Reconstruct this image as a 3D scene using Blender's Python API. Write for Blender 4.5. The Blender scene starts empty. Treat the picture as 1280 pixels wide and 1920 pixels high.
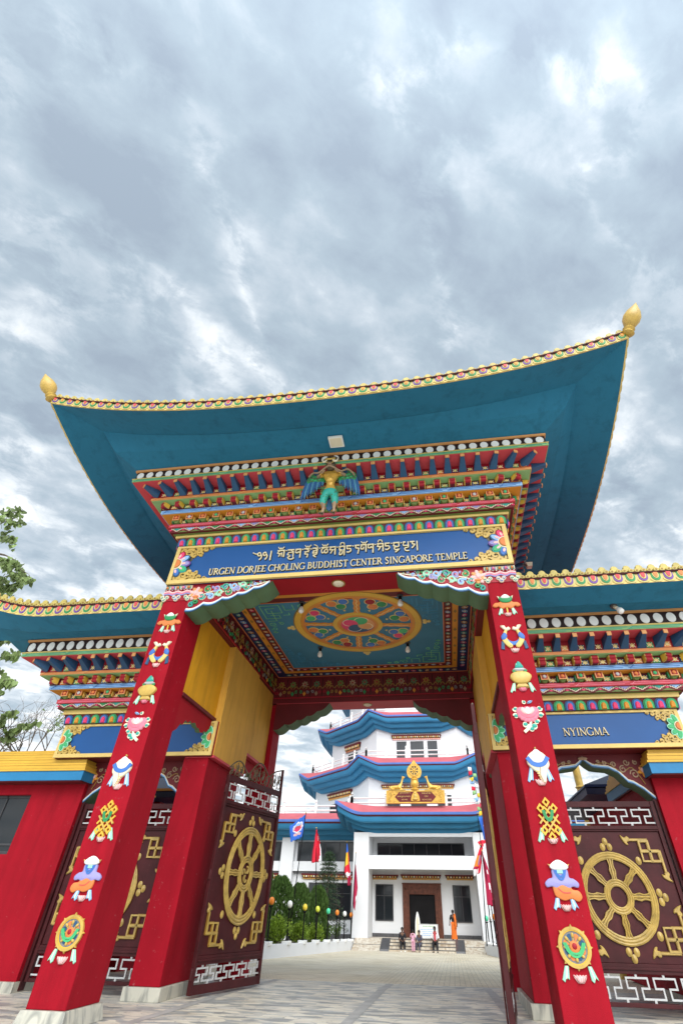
import bpy, bmesh, math, random
from math import sin, cos, pi, radians, sqrt, atan2
from mathutils import Vector, Matrix

scene = bpy.context.scene
COL = scene.collection

# ---------------------------------------------------------------- camera
def rot_axes(yaw, pitch, roll):
    f0 = Vector((sin(yaw), cos(yaw), 0)); r0 = Vector((cos(yaw), -sin(yaw), 0)); u0 = Vector((0, 0, 1))
    f = f0 * cos(pitch) + u0 * sin(pitch); u1 = f0 * -sin(pitch) + u0 * cos(pitch)
    r = r0 * cos(roll) + u1 * sin(roll); u = r0 * -sin(roll) + u1 * cos(roll)
    return r, u, f
cam = bpy.data.cameras.new('camera'); camo = bpy.data.objects.new('camera', cam); COL.objects.link(camo)
cam.sensor_fit = 'VERTICAL'; cam.sensor_height = 36; cam.lens = 874.8 / 1920 * 36
cam.shift_x = -48.6 / 1920
cam.clip_start = 0.05; cam.clip_end = 2000
R_, U_, F_ = rot_axes(radians(-8.62), radians(40.45), radians(1.21))
mw = Matrix((R_, U_, -F_)).transposed().to_4x4(); mw.translation = (2.188, -9.231, 1.4)
camo.matrix_world = mw
scene.camera = camo

# ---------------------------------------------------------------- sky, sun, exposure
SUN_EL, SUN_AZ = radians(40), radians(160)       # azimuth clockwise from +Y: behind the photographer, to the right
SUN = Vector((sin(SUN_AZ) * cos(SUN_EL), cos(SUN_AZ) * cos(SUN_EL), sin(SUN_EL)))
world = bpy.data.worlds.new('World'); scene.world = world; world.use_nodes = True
W = world.node_tree; W.nodes.clear()
def wn(t, **k):
    n = W.nodes.new(t)
    for a, b in k.items(): setattr(n, a, b)
    return n
def wl(a, b): W.links.new(a, b)
def wmath(op, a, b=None, c=None, clamp=False):
    n = wn('ShaderNodeMath', operation=op); n.use_clamp = clamp
    for i, x in enumerate((a, b, c)):
        if x is None: continue
        if isinstance(x, (int, float)): n.inputs[i].default_value = x
        else: wl(x, n.inputs[i])
    return n.outputs[0]
tc = wn('ShaderNodeTexCoord')
nrm = wn('ShaderNodeVectorMath', operation='NORMALIZE'); wl(tc.outputs['Generated'], nrm.inputs[0])
sep = wn('ShaderNodeSeparateXYZ'); wl(nrm.outputs[0], sep.inputs[0])
zc = wmath('ADD', wmath('MAXIMUM', sep.outputs[2], 0.0), 0.16)
px = wmath('DIVIDE', sep.outputs[0], zc); py = wmath('DIVIDE', sep.outputs[1], zc)
comb = wn('ShaderNodeCombineXYZ'); wl(px, comb.inputs[0]); wl(py, comb.inputs[1])
def cloudnoise(scale, loc, rot, stretch, detail=6, rough=0.5, dist=0.0):
    m0 = wn('ShaderNodeMapping'); m0.inputs['Rotation'].default_value = (0, 0, rot); wl(comb.outputs[0], m0.inputs[0])
    mp = wn('ShaderNodeMapping'); mp.inputs['Location'].default_value = loc; mp.inputs['Scale'].default_value = stretch
    wl(m0.outputs[0], mp.inputs[0])
    n = wn('ShaderNodeTexNoise'); n.inputs['Scale'].default_value = scale
    n.inputs['Detail'].default_value = detail; n.inputs['Roughness'].default_value = rough
    n.inputs['Distortion'].default_value = dist
    wl(mp.outputs[0], n.inputs['Vector']); return n.outputs[0]
def ramp(inp, stops, interp='EASE'):
    n = wn('ShaderNodeValToRGB'); n.color_ramp.interpolation = interp
    el = n.color_ramp.elements
    while len(el) > 1: el.remove(el[-1])
    el[0].position = stops[0][0]; el[0].color = (*stops[0][1], 1)
    for p, c in stops[1:]:
        e = el.new(p); e.color = (*c, 1)
    wl(inp, n.inputs[0]); return n.outputs[0]
nA = cloudnoise(5.6, (3.1, 1.7, 0), radians(-40), (0.72, 1.0, 1), 3, 0.42, 0.15)
nB = cloudnoise(13.0, (0.4, 5.2, 0), radians(-36), (0.8, 1.0, 1), 6, 0.62, 0.2)
nC = cloudnoise(2.2, (6.0, 2.0, 0), radians(-45), (0.7, 1.0, 1), 2, 0.5, 0.0)
mixn = wmath('ADD', wmath('MULTIPLY', nA, 0.62), wmath('ADD', wmath('MULTIPLY', nB, 0.31), wmath('MULTIPLY', nC, 0.07)))
# the overcast thins towards the horizon
low = wmath('MULTIPLY', wmath('SUBTRACT', 1.0, wmath('MAXIMUM', sep.outputs[2], 0.0)), 0.17)
low2 = wmath('POWER', wmath('SUBTRACT', 1.0, wmath('MAXIMUM', sep.outputs[2], 0.0)), 1.5)
nR = cloudnoise(3.3, (1.3, 8.2, 0), radians(-44), (0.55, 1.0, 1), 3, 0.5, 0.3)
rift = wmath('SUBTRACT', 1.0, wmath('MULTIPLY', wmath('ABSOLUTE', wmath('SUBTRACT', nR, 0.5)), 11.0), clamp=True)
rift = wmath('MULTIPLY', wmath('POWER', rift, 1.6), wmath('MULTIPLY', wmath('SUBTRACT', nB, 0.40), 7.0, clamp=True))
val = wmath('ADD', wmath('ADD', mixn, wmath('MULTIPLY', rift, 0.075)), wmath('MULTIPLY', low2, 0.22))
cloud = ramp(val, [(0.41, (0.265, 0.320, 0.385)), (0.53, (0.33, 0.40, 0.46)), (0.60, (0.42, 0.48, 0.535)), (0.655, (0.56, 0.61, 0.65)), (0.73, (0.80, 0.81, 0.82))], 'LINEAR')
# brighter cloud around the hidden sun
dotn = wn('ShaderNodeVectorMath', operation='DOT_PRODUCT'); wl(nrm.outputs[0], dotn.inputs[0]); dotn.inputs[1].default_value = SUN
glow = wmath('POWER', wmath('MAXIMUM', wmath('MULTIPLY_ADD', dotn.outputs['Value'], 0.5, 0.5), 0.0), 8.5)
gain = wmath('MULTIPLY_ADD', glow, 2.6, 0.94)
bgc = wn('ShaderNodeBackground'); wl(cloud, bgc.inputs[0]); wl(gain, bgc.inputs[1])
sky = wn('ShaderNodeTexSky', sky_type='NISHITA'); sky.sun_disc = False
sky.sun_elevation = SUN_EL; sky.sun_rotation = SUN_AZ; sky.air_density = 1.2; sky.dust_density = 2.0
bgs = wn('ShaderNodeBackground'); wl(sky.outputs[0], bgs.inputs[0]); bgs.inputs[1].default_value = 0.06
mx = wn('ShaderNodeMixShader'); mx.inputs[0].default_value = 0.86
wl(bgs.outputs[0], mx.inputs[1]); wl(bgc.outputs[0], mx.inputs[2])
out = wn('ShaderNodeOutputWorld'); wl(mx.outputs[0], out.inputs[0])

sun = bpy.data.lights.new('sun', 'SUN'); sun.energy = 1.5; sun.angle = radians(50); sun.color = (1.0, 0.95, 0.88)
suno = bpy.data.objects.new('sun', sun); COL.objects.link(suno)
suno.rotation_euler = (-SUN).to_track_quat('-Z', 'Y').to_euler(); suno.location = (10, -20, 20)

scene.view_settings.view_transform = 'Standard'; scene.view_settings.look = 'None'
scene.view_settings.exposure = 0.80; scene.view_settings.gamma = 1
scene.cycles.max_bounces = 8; scene.cycles.diffuse_bounces = 4; scene.cycles.use_denoising = True
scene.cycles.transparent_max_bounces = 8

# ---------------------------------------------------------------- materials
MATS = {}
def lin(h):
    h = h.lstrip('#'); o = []
    for i in (0, 2, 4):
        c = int(h[i:i + 2], 16) / 255
        o.append(c / 12.92 if c <= 0.04045 else ((c + 0.055) / 1.055) ** 2.4)
    return tuple(o)
def mk(name):
    m = bpy.data.materials.new(name); m.use_nodes = True; nt = m.node_tree
    b = nt.nodes['Principled BSDF']; return m, nt, b
def paint(name, col, rough=0.55, var=0.10, scale=1.3, bump=0.08, bscale=60, metal=0.0, spec=0.35, streak=0.0, scuff=0.0):
    """painted plaster or metal: base colour with slight real-world unevenness, fine bump"""
    if isinstance(col, str): col = lin(col)
    m, nt, b = mk(name); N = nt.nodes; L = nt.links
    t = N.new('ShaderNodeTexCoord')
    n = N.new('ShaderNodeTexNoise'); n.inputs['Scale'].default_value = scale; n.inputs['Detail'].default_value = 6
    n.inputs['Roughness'].default_value = 0.62; L.new(t.outputs['Object'], n.inputs['Vector'])
    src = n.outputs[0]; col_out = None
    if streak:
        mp = N.new('ShaderNodeMapping'); mp.inputs['Scale'].default_value = (2.2, 2.2, 0.18); L.new(t.outputs['Object'], mp.inputs[0])
        n2 = N.new('ShaderNodeTexNoise'); n2.inputs['Scale'].default_value = 2.5; n2.inputs['Detail'].default_value = 7
        L.new(mp.outputs[0], n2.inputs['Vector'])
        mm = N.new('ShaderNodeMix'); mm.data_type = 'FLOAT'; mm.inputs[0].default_value = streak
        L.new(src, mm.inputs[2]); L.new(n2.outputs[0], mm.inputs[3]); src = mm.outputs[0]
    r = N.new('ShaderNodeValToRGB'); e = r.color_ramp.elements
    e[0].position = 0.3; e[0].color = (*[max(0, c * (1 - var * 1.6)) for c in col], 1)
    e[1].position = 0.7; e[1].color = (*[min(1, c * (1 + var)) for c in col], 1)
    L.new(src, r.inputs[0]); last = r.outputs[0]
    if scuff:
        ns = N.new('ShaderNodeTexNoise'); ns.inputs['Scale'].default_value = 7.5; ns.inputs['Detail'].default_value = 9; ns.inputs['Roughness'].default_value = 0.75
        L.new(t.outputs['Object'], ns.inputs['Vector']); rs = N.new('ShaderNodeValToRGB'); rs.color_ramp.elements[0].position = 0.62; rs.color_ramp.elements[1].position = 0.68
        rs.color_ramp.elements[0].color = (0, 0, 0, 1); rs.color_ramp.elements[1].color = (scuff, scuff, scuff, 1); L.new(ns.outputs[0], rs.inputs[0])
        ms = N.new('ShaderNodeMixRGB'); ms.inputs[2].default_value = (*[0.5 * c + 0.5 * 0.45 for c in col], 1); L.new(rs.outputs[0], ms.inputs[0]); L.new(last, ms.inputs[1]); last = ms.outputs[0]
        nd = N.new('ShaderNodeTexNoise'); nd.inputs['Scale'].default_value = 1.1; nd.inputs['Detail'].default_value = 8; nd.inputs['Roughness'].default_value = 0.7; mpd = N.new('ShaderNodeMapping'); mpd.inputs['Scale'].default_value = (2.5, 2.5, 0.5); mpd.inputs['Location'].default_value = (3, 7, 1)
        L.new(t.outputs['Object'], mpd.inputs[0]); L.new(mpd.outputs[0], nd.inputs['Vector']); rd = N.new('ShaderNodeValToRGB'); rd.color_ramp.elements[0].position = 0.50; rd.color_ramp.elements[1].position = 0.70
        rd.color_ramp.elements[0].color = (0, 0, 0, 1); rd.color_ramp.elements[1].color = (0.55, 0.55, 0.55, 1); L.new(nd.outputs[0], rd.inputs[0])
        md = N.new('ShaderNodeMixRGB'); md.inputs[2].default_value = (*[c * 0.55 for c in col], 1); L.new(rd.outputs[0], md.inputs[0]); L.new(last, md.inputs[1]); last = md.outputs[0]
    L.new(last, b.inputs['Base Color'])
    b.inputs['Roughness'].default_value = rough; b.inputs['Metallic'].default_value = metal
    b.inputs['Specular IOR Level'].default_value = spec
    if bump:
        nb = N.new('ShaderNodeTexNoise'); nb.inputs['Scale'].default_value = bscale; nb.inputs['Detail'].default_value = 3
        L.new(t.outputs['Object'], nb.inputs['Vector'])
        bp = N.new('ShaderNodeBump'); bp.inputs['Strength'].default_value = bump; bp.inputs['Distance'].default_value = 0.02
        L.new(nb.outputs[0], bp.inputs['Height']); L.new(bp.outputs[0], b.inputs['Normal'])
    MATS[name] = m; return m

paint('red', (0.325, 0.0042, 0.0145), 0.68, 0.13, 0.9, 0.18, 90, spec=0.14, streak=0.4, scuff=0.45)
paint('red_soft', (0.33, 0.010, 0.018), 0.68, 0.12, 0.8, 0.12, 40, spec=0.15)
paint('pink_red', (0.55, 0.055, 0.075), 0.6, 0.08)
paint('coral', (0.62, 0.07, 0.085), 0.6, 0.08)
paint('maroon', (0.062, 0.011, 0.013), 0.45, 0.25, 2.0, 0.05, 30, spec=0.22, scuff=0.12)
paint('dark_red', (0.13, 0.008, 0.012), 0.55, 0.15)
paint('crimson', (0.33, 0.008, 0.02), 0.5, 0.1)
paint('gold', (0.56, 0.37, 0.08), 0.38, 0.18, 5, 0.05, 40, spec=0.5)
paint('gold_leaf', (0.68, 0.40, 0.07), 0.30, 0.12, 4, 0.03, 40, metal=0.25, spec=0.5)
paint('gold_pale', (0.72, 0.52, 0.17), 0.5, 0.10)
paint('trim_yellow', (0.56, 0.47, 0.18), 0.55, 0.1)
paint('trim_gold', (0.50, 0.40, 0.11), 0.45, 0.18, 5)
paint('gold_dark', (0.30, 0.17, 0.03), 0.45, 0.2)
paint('letter_gold', (0.74, 0.63, 0.38), 0.45, 0.08)
paint('antique_gold', (0.45, 0.31, 0.08), 0.33, 0.22, 6, 0.06, 40, spec=0.5)
paint('yellow_wall', (0.72, 0.345, 0.012), 0.7, 0.10, 0.8, 0.12, 35, streak=0.5, scuff=0.25)
paint('tan_wall', (0.68, 0.37, 0.055), 0.7, 0.10, 0.8, 0.12, 35, streak=0.5, scuff=0.2)
paint('yellow', (0.70, 0.42, 0.05), 0.5, 0.08)
paint('amber', (0.66, 0.27, 0.03), 0.5, 0.08)
paint('orange', (0.66, 0.20, 0.055), 0.5, 0.08)
paint('orange_pale', (0.70, 0.33, 0.12), 0.5, 0.08)
paint('soffit', (0.024, 0.175, 0.295), 0.7, 0.08, 0.45, 0.05, 30, streak=0.3, spec=0.2, scuff=0.06)
paint('soffit_ceiling', (0.045, 0.19, 0.30), 0.6, 0.12, 0.7)
paint('board_blue', (0.008, 0.080, 0.27), 0.45, 0.06, 0.8, 0.03)
paint('fascia_blue', (0.02, 0.20, 0.42), 0.5, 0.08)
paint('navy', (0.012, 0.018, 0.075), 0.5, 0.15)
paint('rafter_blue', (0.022, 0.085, 0.18), 0.5, 0.12, 3)
paint('blue', (0.05, 0.16, 0.48), 0.5, 0.1)
paint('sky_blue', (0.28, 0.50, 0.80), 0.5, 0.08)
paint('wing_deep', (0.03, 0.11, 0.28), 0.5, 0.1)
paint('wing_blue', (0.08, 0.24, 0.38), 0.5, 0.1)
paint('lavender', (0.30, 0.28, 0.56), 0.55, 0.08)
paint('purple', (0.16, 0.07, 0.30), 0.5, 0.1)
paint('green', (0.03, 0.26, 0.09), 0.5, 0.12)
paint('green_bright', (0.06, 0.42, 0.16), 0.5, 0.1)
paint('green_pale', (0.26, 0.48, 0.20), 0.5, 0.1)
paint('mint', (0.32, 0.70, 0.50), 0.5, 0.08)
paint('bracket_green', (0.095, 0.17, 0.085), 0.65, 0.12)
paint('olive', (0.14, 0.20, 0.05), 0.55, 0.12)
paint('teal', (0.03, 0.34, 0.27), 0.5, 0.12)
paint('pink', (0.78, 0.20, 0.28), 0.5, 0.08)
paint('rose', (0.75, 0.05, 0.16), 0.5, 0.08)
paint('pink_pale', (0.82, 0.50, 0.48), 0.5, 0.08)
paint('cream', (0.80, 0.71, 0.53), 0.5, 0.06)
paint('white', (0.80, 0.80, 0.78), 0.55, 0.05)
paint('wall_white', (0.73, 0.74, 0.755), 0.75, 0.03, 0.35, 0.05, 30, streak=0.06, spec=0.2)
paint('black', (0.010, 0.009, 0.010), 0.6, 0.2, spec=0.12)
paint('disc_band', (0.022, 0.010, 0.010), 0.55, 0.2)
paint('grey', (0.20, 0.20, 0.21), 0.6, 0.12)
paint('grey_paint', (0.50, 0.51, 0.51), 0.4, 0.10, 6)
paint('dark_grey', (0.055, 0.055, 0.06), 0.5, 0.15)
paint('bronze', (0.10, 0.075, 0.04), 0.42, 0.3, 8, 0.1, 50, spec=0.5)
paint('tan', (0.36, 0.24, 0.15), 0.6, 0.2, 8)
paint('roof_pink', (0.50, 0.115, 0.135), 0.75, 0.10, 0.7, 0.10, 25)
paint('rim_blue', (0.075, 0.15, 0.43), 0.5, 0.08)
paint('eave_blue', (0.030, 0.20, 0.37), 0.55, 0.08, 0.6)
paint('wood', (0.13, 0.040, 0.022), 0.5, 0.25, 5)
paint('lamp_orange', (0.85, 0.25, 0.03), 0.25, 0.03, bump=0)
paint('lamp_yellow', (0.85, 0.62, 0.06), 0.25, 0.03, bump=0)
paint('lamp_lime', (0.72, 0.78, 0.08), 0.25, 0.03, bump=0)
paint('lamp_green', (0.08, 0.62, 0.33), 0.25, 0.03, bump=0)
paint('lamp_white', (0.86, 0.85, 0.82), 0.25, 0.03, bump=0)
paint('skin', (0.16, 0.085, 0.055), 0.55, 0.1)
paint('hair', (0.010, 0.008, 0.008), 0.5, 0.1)
paint('cloth_black', (0.018, 0.018, 0.022), 0.8, 0.2)
paint('cloth_pink', (0.72, 0.38, 0.50), 0.8, 0.12, 12)
paint('cloth_orange', (0.80, 0.17, 0.02), 0.75, 0.12, 8)
paint('cloth_white', (0.74, 0.74, 0.76), 0.8, 0.08)
paint('cloth_grey', (0.10, 0.10, 0.14), 0.8, 0.6, 30)
paint('cloth_blue', (0.12, 0.22, 0.50), 0.8, 0.12)
paint('flag_blue', (0.035, 0.16, 0.66), 0.7, 0.08)
paint('flag_red', (0.75, 0.02, 0.05), 0.7, 0.08)
paint('flag_crimson', (0.42, 0.012, 0.06), 0.7, 0.08)
paint('flag_white', (0.82, 0.82, 0.84), 0.7, 0.05)
paint('flag_yellow', (0.85, 0.55, 0.04), 0.7, 0.05)
paint('bark', (0.13, 0.105, 0.08), 0.85, 0.3, 6, 0.4, 25)
paint('soil', (0.10, 0.075, 0.05), 0.9, 0.3, 4, 0.4, 20)
def foliage(name, c, var=0.5):
    m, nt, b = mk(name); N = nt.nodes; L = nt.links
    g = N.new('ShaderNodeNewGeometry'); r = N.new('ShaderNodeValToRGB'); e = r.color_ramp.elements
    e[0].color = (*[x * (1 - var) for x in c], 1); e[1].color = (*[x * (1 + var) for x in c], 1)
    L.new(g.outputs['Random Per Island'], r.inputs[0]); L.new(r.outputs[0], b.inputs['Base Color'])
    b.inputs['Roughness'].default_value = 0.5; b.inputs['Specular IOR Level'].default_value = 0.3
    tr = N.new('ShaderNodeBsdfTranslucent'); L.new(r.outputs[0], tr.inputs[0])
    mx = N.new('ShaderNodeMixShader'); mx.inputs[0].default_value = 0.4
    L.new(b.outputs[0], mx.inputs[1]); L.new(tr.outputs[0], mx.inputs[2]); L.new(mx.outputs[0], nt.nodes['Material Output'].inputs[0])
    MATS[name] = m
foliage('leaf_fig', (0.22, 0.30, 0.11), 0.6)
paint('pattern_blue', (0.07, 0.25, 0.36), 0.55, 0.1)
foliage('leaf_cypress', (0.085, 0.155, 0.035), 0.5)
foliage('leaf_conifer', (0.045, 0.085, 0.040), 0.5)
foliage('leaf_bush', (0.24, 0.35, 0.04), 0.45)
foliage('leaf_bush_dark', (0.10, 0.17, 0.03), 0.45)
def glass(name, c, rough=0.06):
    m, nt, b = mk(name); b.inputs['Base Color'].default_value = (*c, 1); b.inputs['Roughness'].default_value = rough
    b.inputs['Specular IOR Level'].default_value = 0.4; MATS[name] = m
glass('glass_dark', (0.018, 0.022, 0.026)); glass('glass_grey', (0.05, 0.055, 0.06)); glass('curtain', (0.16, 0.14, 0.10), 0.6)
def marble(name, base, vein, sc=3.0, rough=0.35):
    m, nt, b = mk(name); N = nt.nodes; L = nt.links
    t = N.new('ShaderNodeTexCoord'); mp = N.new('ShaderNodeMapping'); mp.inputs['Rotation'].default_value = (0.4, 0.9, 0.5)
    mp.inputs['Scale'].default_value = (1, 1, 0.35); L.new(t.outputs['Object'], mp.inputs[0])
    w = N.new('ShaderNodeTexNoise'); w.inputs['Scale'].default_value = sc; w.inputs['Detail'].default_value = 8; w.inputs['Distortion'].default_value = 2.2
    L.new(mp.outputs[0], w.inputs['Vector'])
    r = N.new('ShaderNodeValToRGB'); e = r.color_ramp.elements
    e[0].position = 0.38; e[0].color = (*vein, 1); e[1].position = 0.56; e[1].color = (*base, 1)
    L.new(w.outputs[0], r.inputs[0]); L.new(r.outputs[0], b.inputs['Base Color']); b.inputs['Roughness'].default_value = rough
    MATS[name] = m
marble('marble', (0.52, 0.50, 0.42), (0.26, 0.26, 0.23)); marble('step_marble', (0.62, 0.56, 0.46), (0.42, 0.32, 0.22), 2.0)
marble('granite', (0.10, 0.10, 0.105), (0.05, 0.05, 0.055), 9)
def stains(N, L, t, col):
    n = N.new('ShaderNodeTexNoise'); n.inputs['Scale'].default_value = 0.9; n.inputs['Detail'].default_value = 10; n.inputs['Roughness'].default_value = 0.7; L.new(t.outputs['Object'], n.inputs['Vector'])
    r = N.new('ShaderNodeValToRGB'); r.color_ramp.elements[0].position = 0.50; r.color_ramp.elements[0].color = (1, 1, 1, 1); r.color_ramp.elements[1].position = 0.72; r.color_ramp.elements[1].color = (0.74, 0.72, 0.69, 1); L.new(n.outputs[0], r.inputs[0])
    w = N.new('ShaderNodeTexNoise'); w.inputs['Scale'].default_value = 9; w.inputs['Detail'].default_value = 6; L.new(t.outputs['Object'], w.inputs['Vector'])
    r2 = N.new('ShaderNodeValToRGB'); r2.color_ramp.elements[0].position = 0.64; r2.color_ramp.elements[0].color = (1, 1, 1, 1); r2.color_ramp.elements[1].position = 0.68; r2.color_ramp.elements[1].color = (0.70, 0.68, 0.64, 1); L.new(w.outputs[0], r2.inputs[0])
    m1 = N.new('ShaderNodeMixRGB'); m1.blend_type = 'MULTIPLY'; m1.inputs[0].default_value = 1; L.new(col, m1.inputs[1]); L.new(r.outputs[0], m1.inputs[2])
    m2 = N.new('ShaderNodeMixRGB'); m2.blend_type = 'MULTIPLY'; m2.inputs[0].default_value = 1; L.new(m1.outputs[0], m2.inputs[1]); L.new(r2.outputs[0], m2.inputs[2]); return m2.outputs[0]
def crazy_paving():
    m, nt, b = mk('crazy_paving'); N = nt.nodes; L = nt.links
    t = N.new('ShaderNodeTexCoord'); mp = N.new('ShaderNodeMapping'); mp.inputs['Scale'].default_value = (2.6, 7.5, 1); L.new(t.outputs['Object'], mp.inputs[0])
    wn_ = N.new('ShaderNodeTexNoise'); wn_.inputs['Scale'].default_value = 1.7; L.new(mp.outputs[0], wn_.inputs['Vector'])
    ad = N.new('ShaderNodeMixRGB'); ad.blend_type = 'ADD'; ad.inputs[0].default_value = 0.35; L.new(mp.outputs[0], ad.inputs[1]); L.new(wn_.outputs['Color'], ad.inputs[2])
    v = N.new('ShaderNodeTexVoronoi'); v.inputs['Scale'].default_value = 1.0; L.new(ad.outputs[0], v.inputs['Vector'])
    ve = N.new('ShaderNodeTexVoronoi'); ve.feature = 'DISTANCE_TO_EDGE'; ve.inputs['Scale'].default_value = 1.0; L.new(ad.outputs[0], ve.inputs['Vector'])
    sp = N.new('ShaderNodeSeparateColor'); L.new(v.outputs['Color'], sp.inputs[0])
    r = N.new('ShaderNodeValToRGB'); el = r.color_ramp.elements
    el[0].position = 0.0; el[0].color = (0.30, 0.31, 0.30, 1); el[1].position = 1.0; el[1].color = (0.62, 0.60, 0.50, 1)
    for p, c in ((0.14, (0.38, 0.40, 0.39)), (0.30, (0.66, 0.62, 0.52)), (0.55, (0.74, 0.70, 0.58)), (0.78, (0.56, 0.55, 0.49))):
        e = el.new(p); e.color = (*c, 1)
    r.color_ramp.interpolation = 'CONSTANT'; L.new(sp.outputs[0], r.inputs[0])
    mp2 = N.new('ShaderNodeMapping'); mp2.inputs['Scale'].default_value = (1.2, 7, 1); mp2.inputs['Rotation'].default_value = (0, 0, 0.15); L.new(t.outputs['Object'], mp2.inputs[0])
    n2 = N.new('ShaderNodeTexNoise'); n2.inputs['Scale'].default_value = 1.5; n2.inputs['Detail'].default_value = 8; n2.inputs['Distortion'].default_value = 1.0; L.new(mp2.outputs[0], n2.inputs['Vector'])
    mu = N.new('ShaderNodeMixRGB'); mu.blend_type = 'OVERLAY'; mu.inputs[0].default_value = 0.45; L.new(r.outputs[0], mu.inputs[1]); L.new(n2.outputs[0], mu.inputs[2])
    g = N.new('ShaderNodeMath'); g.operation = 'LESS_THAN'; g.inputs[1].default_value = 0.028; L.new(ve.outputs['Distance'], g.inputs[0])
    mg = N.new('ShaderNodeMixRGB'); mg.inputs[2].default_value = (0.46, 0.45, 0.41, 1); L.new(g.outputs[0], mg.inputs[0]); L.new(mu.outputs[0], mg.inputs[1])
    L.new(stains(N, L, t, mg.outputs[0]), b.inputs['Base Color']); b.inputs['Roughness'].default_value = 0.5
    bp = N.new('ShaderNodeBump'); bp.inputs['Strength'].default_value = 0.25; bp.inputs['Distance'].default_value = 0.02; L.new(n2.outputs[0], bp.inputs['Height']); L.new(bp.outputs[0], b.inputs['Normal'])
    MATS['crazy_paving'] = m
crazy_paving()
def pavers():
    m, nt, b = mk('pavers'); N = nt.nodes; L = nt.links
    t = N.new('ShaderNodeTexCoord')
    br = N.new('ShaderNodeTexBrick'); br.inputs['Scale'].default_value = 2.2; br.inputs['Mortar Size'].default_value = 0.016; br.inputs['Bias'].default_value = 0.0
    br.inputs['Color1'].default_value = (0.78, 0.69, 0.52, 1); br.inputs['Color2'].default_value = (0.68, 0.59, 0.44, 1); br.inputs['Mortar'].default_value = (0.24, 0.20, 0.15, 1)
    br.inputs['Brick Width'].default_value = 0.62; br.inputs['Row Height'].default_value = 0.32
    L.new(t.outputs['Object'], br.inputs['Vector'])
    n = N.new('ShaderNodeTexNoise'); n.inputs['Scale'].default_value = 0.6; n.inputs['Detail'].default_value = 8; L.new(t.outputs['Object'], n.inputs['Vector'])
    mu = N.new('ShaderNodeMixRGB'); mu.blend_type = 'OVERLAY'; mu.inputs[0].default_value = 0.30; L.new(br.outputs[0], mu.inputs[1]); L.new(n.outputs[0], mu.inputs[2])
    L.new(stains(N, L, t, mu.outputs[0]), b.inputs['Base Color']); b.inputs['Roughness'].default_value = 0.8
    bp = N.new('ShaderNodeBump'); bp.inputs['Strength'].default_value = 0.5; bp.inputs['Distance'].default_value = 0.01; L.new(br.outputs['Fac'], bp.inputs['Height']); bp.invert = True; L.new(bp.outputs[0], b.inputs['Normal'])
    MATS['pavers'] = m
pavers()
paint('earth', (0.46, 0.41, 0.33), 0.9, 0.25, 0.3, 0.3, 10)

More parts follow.
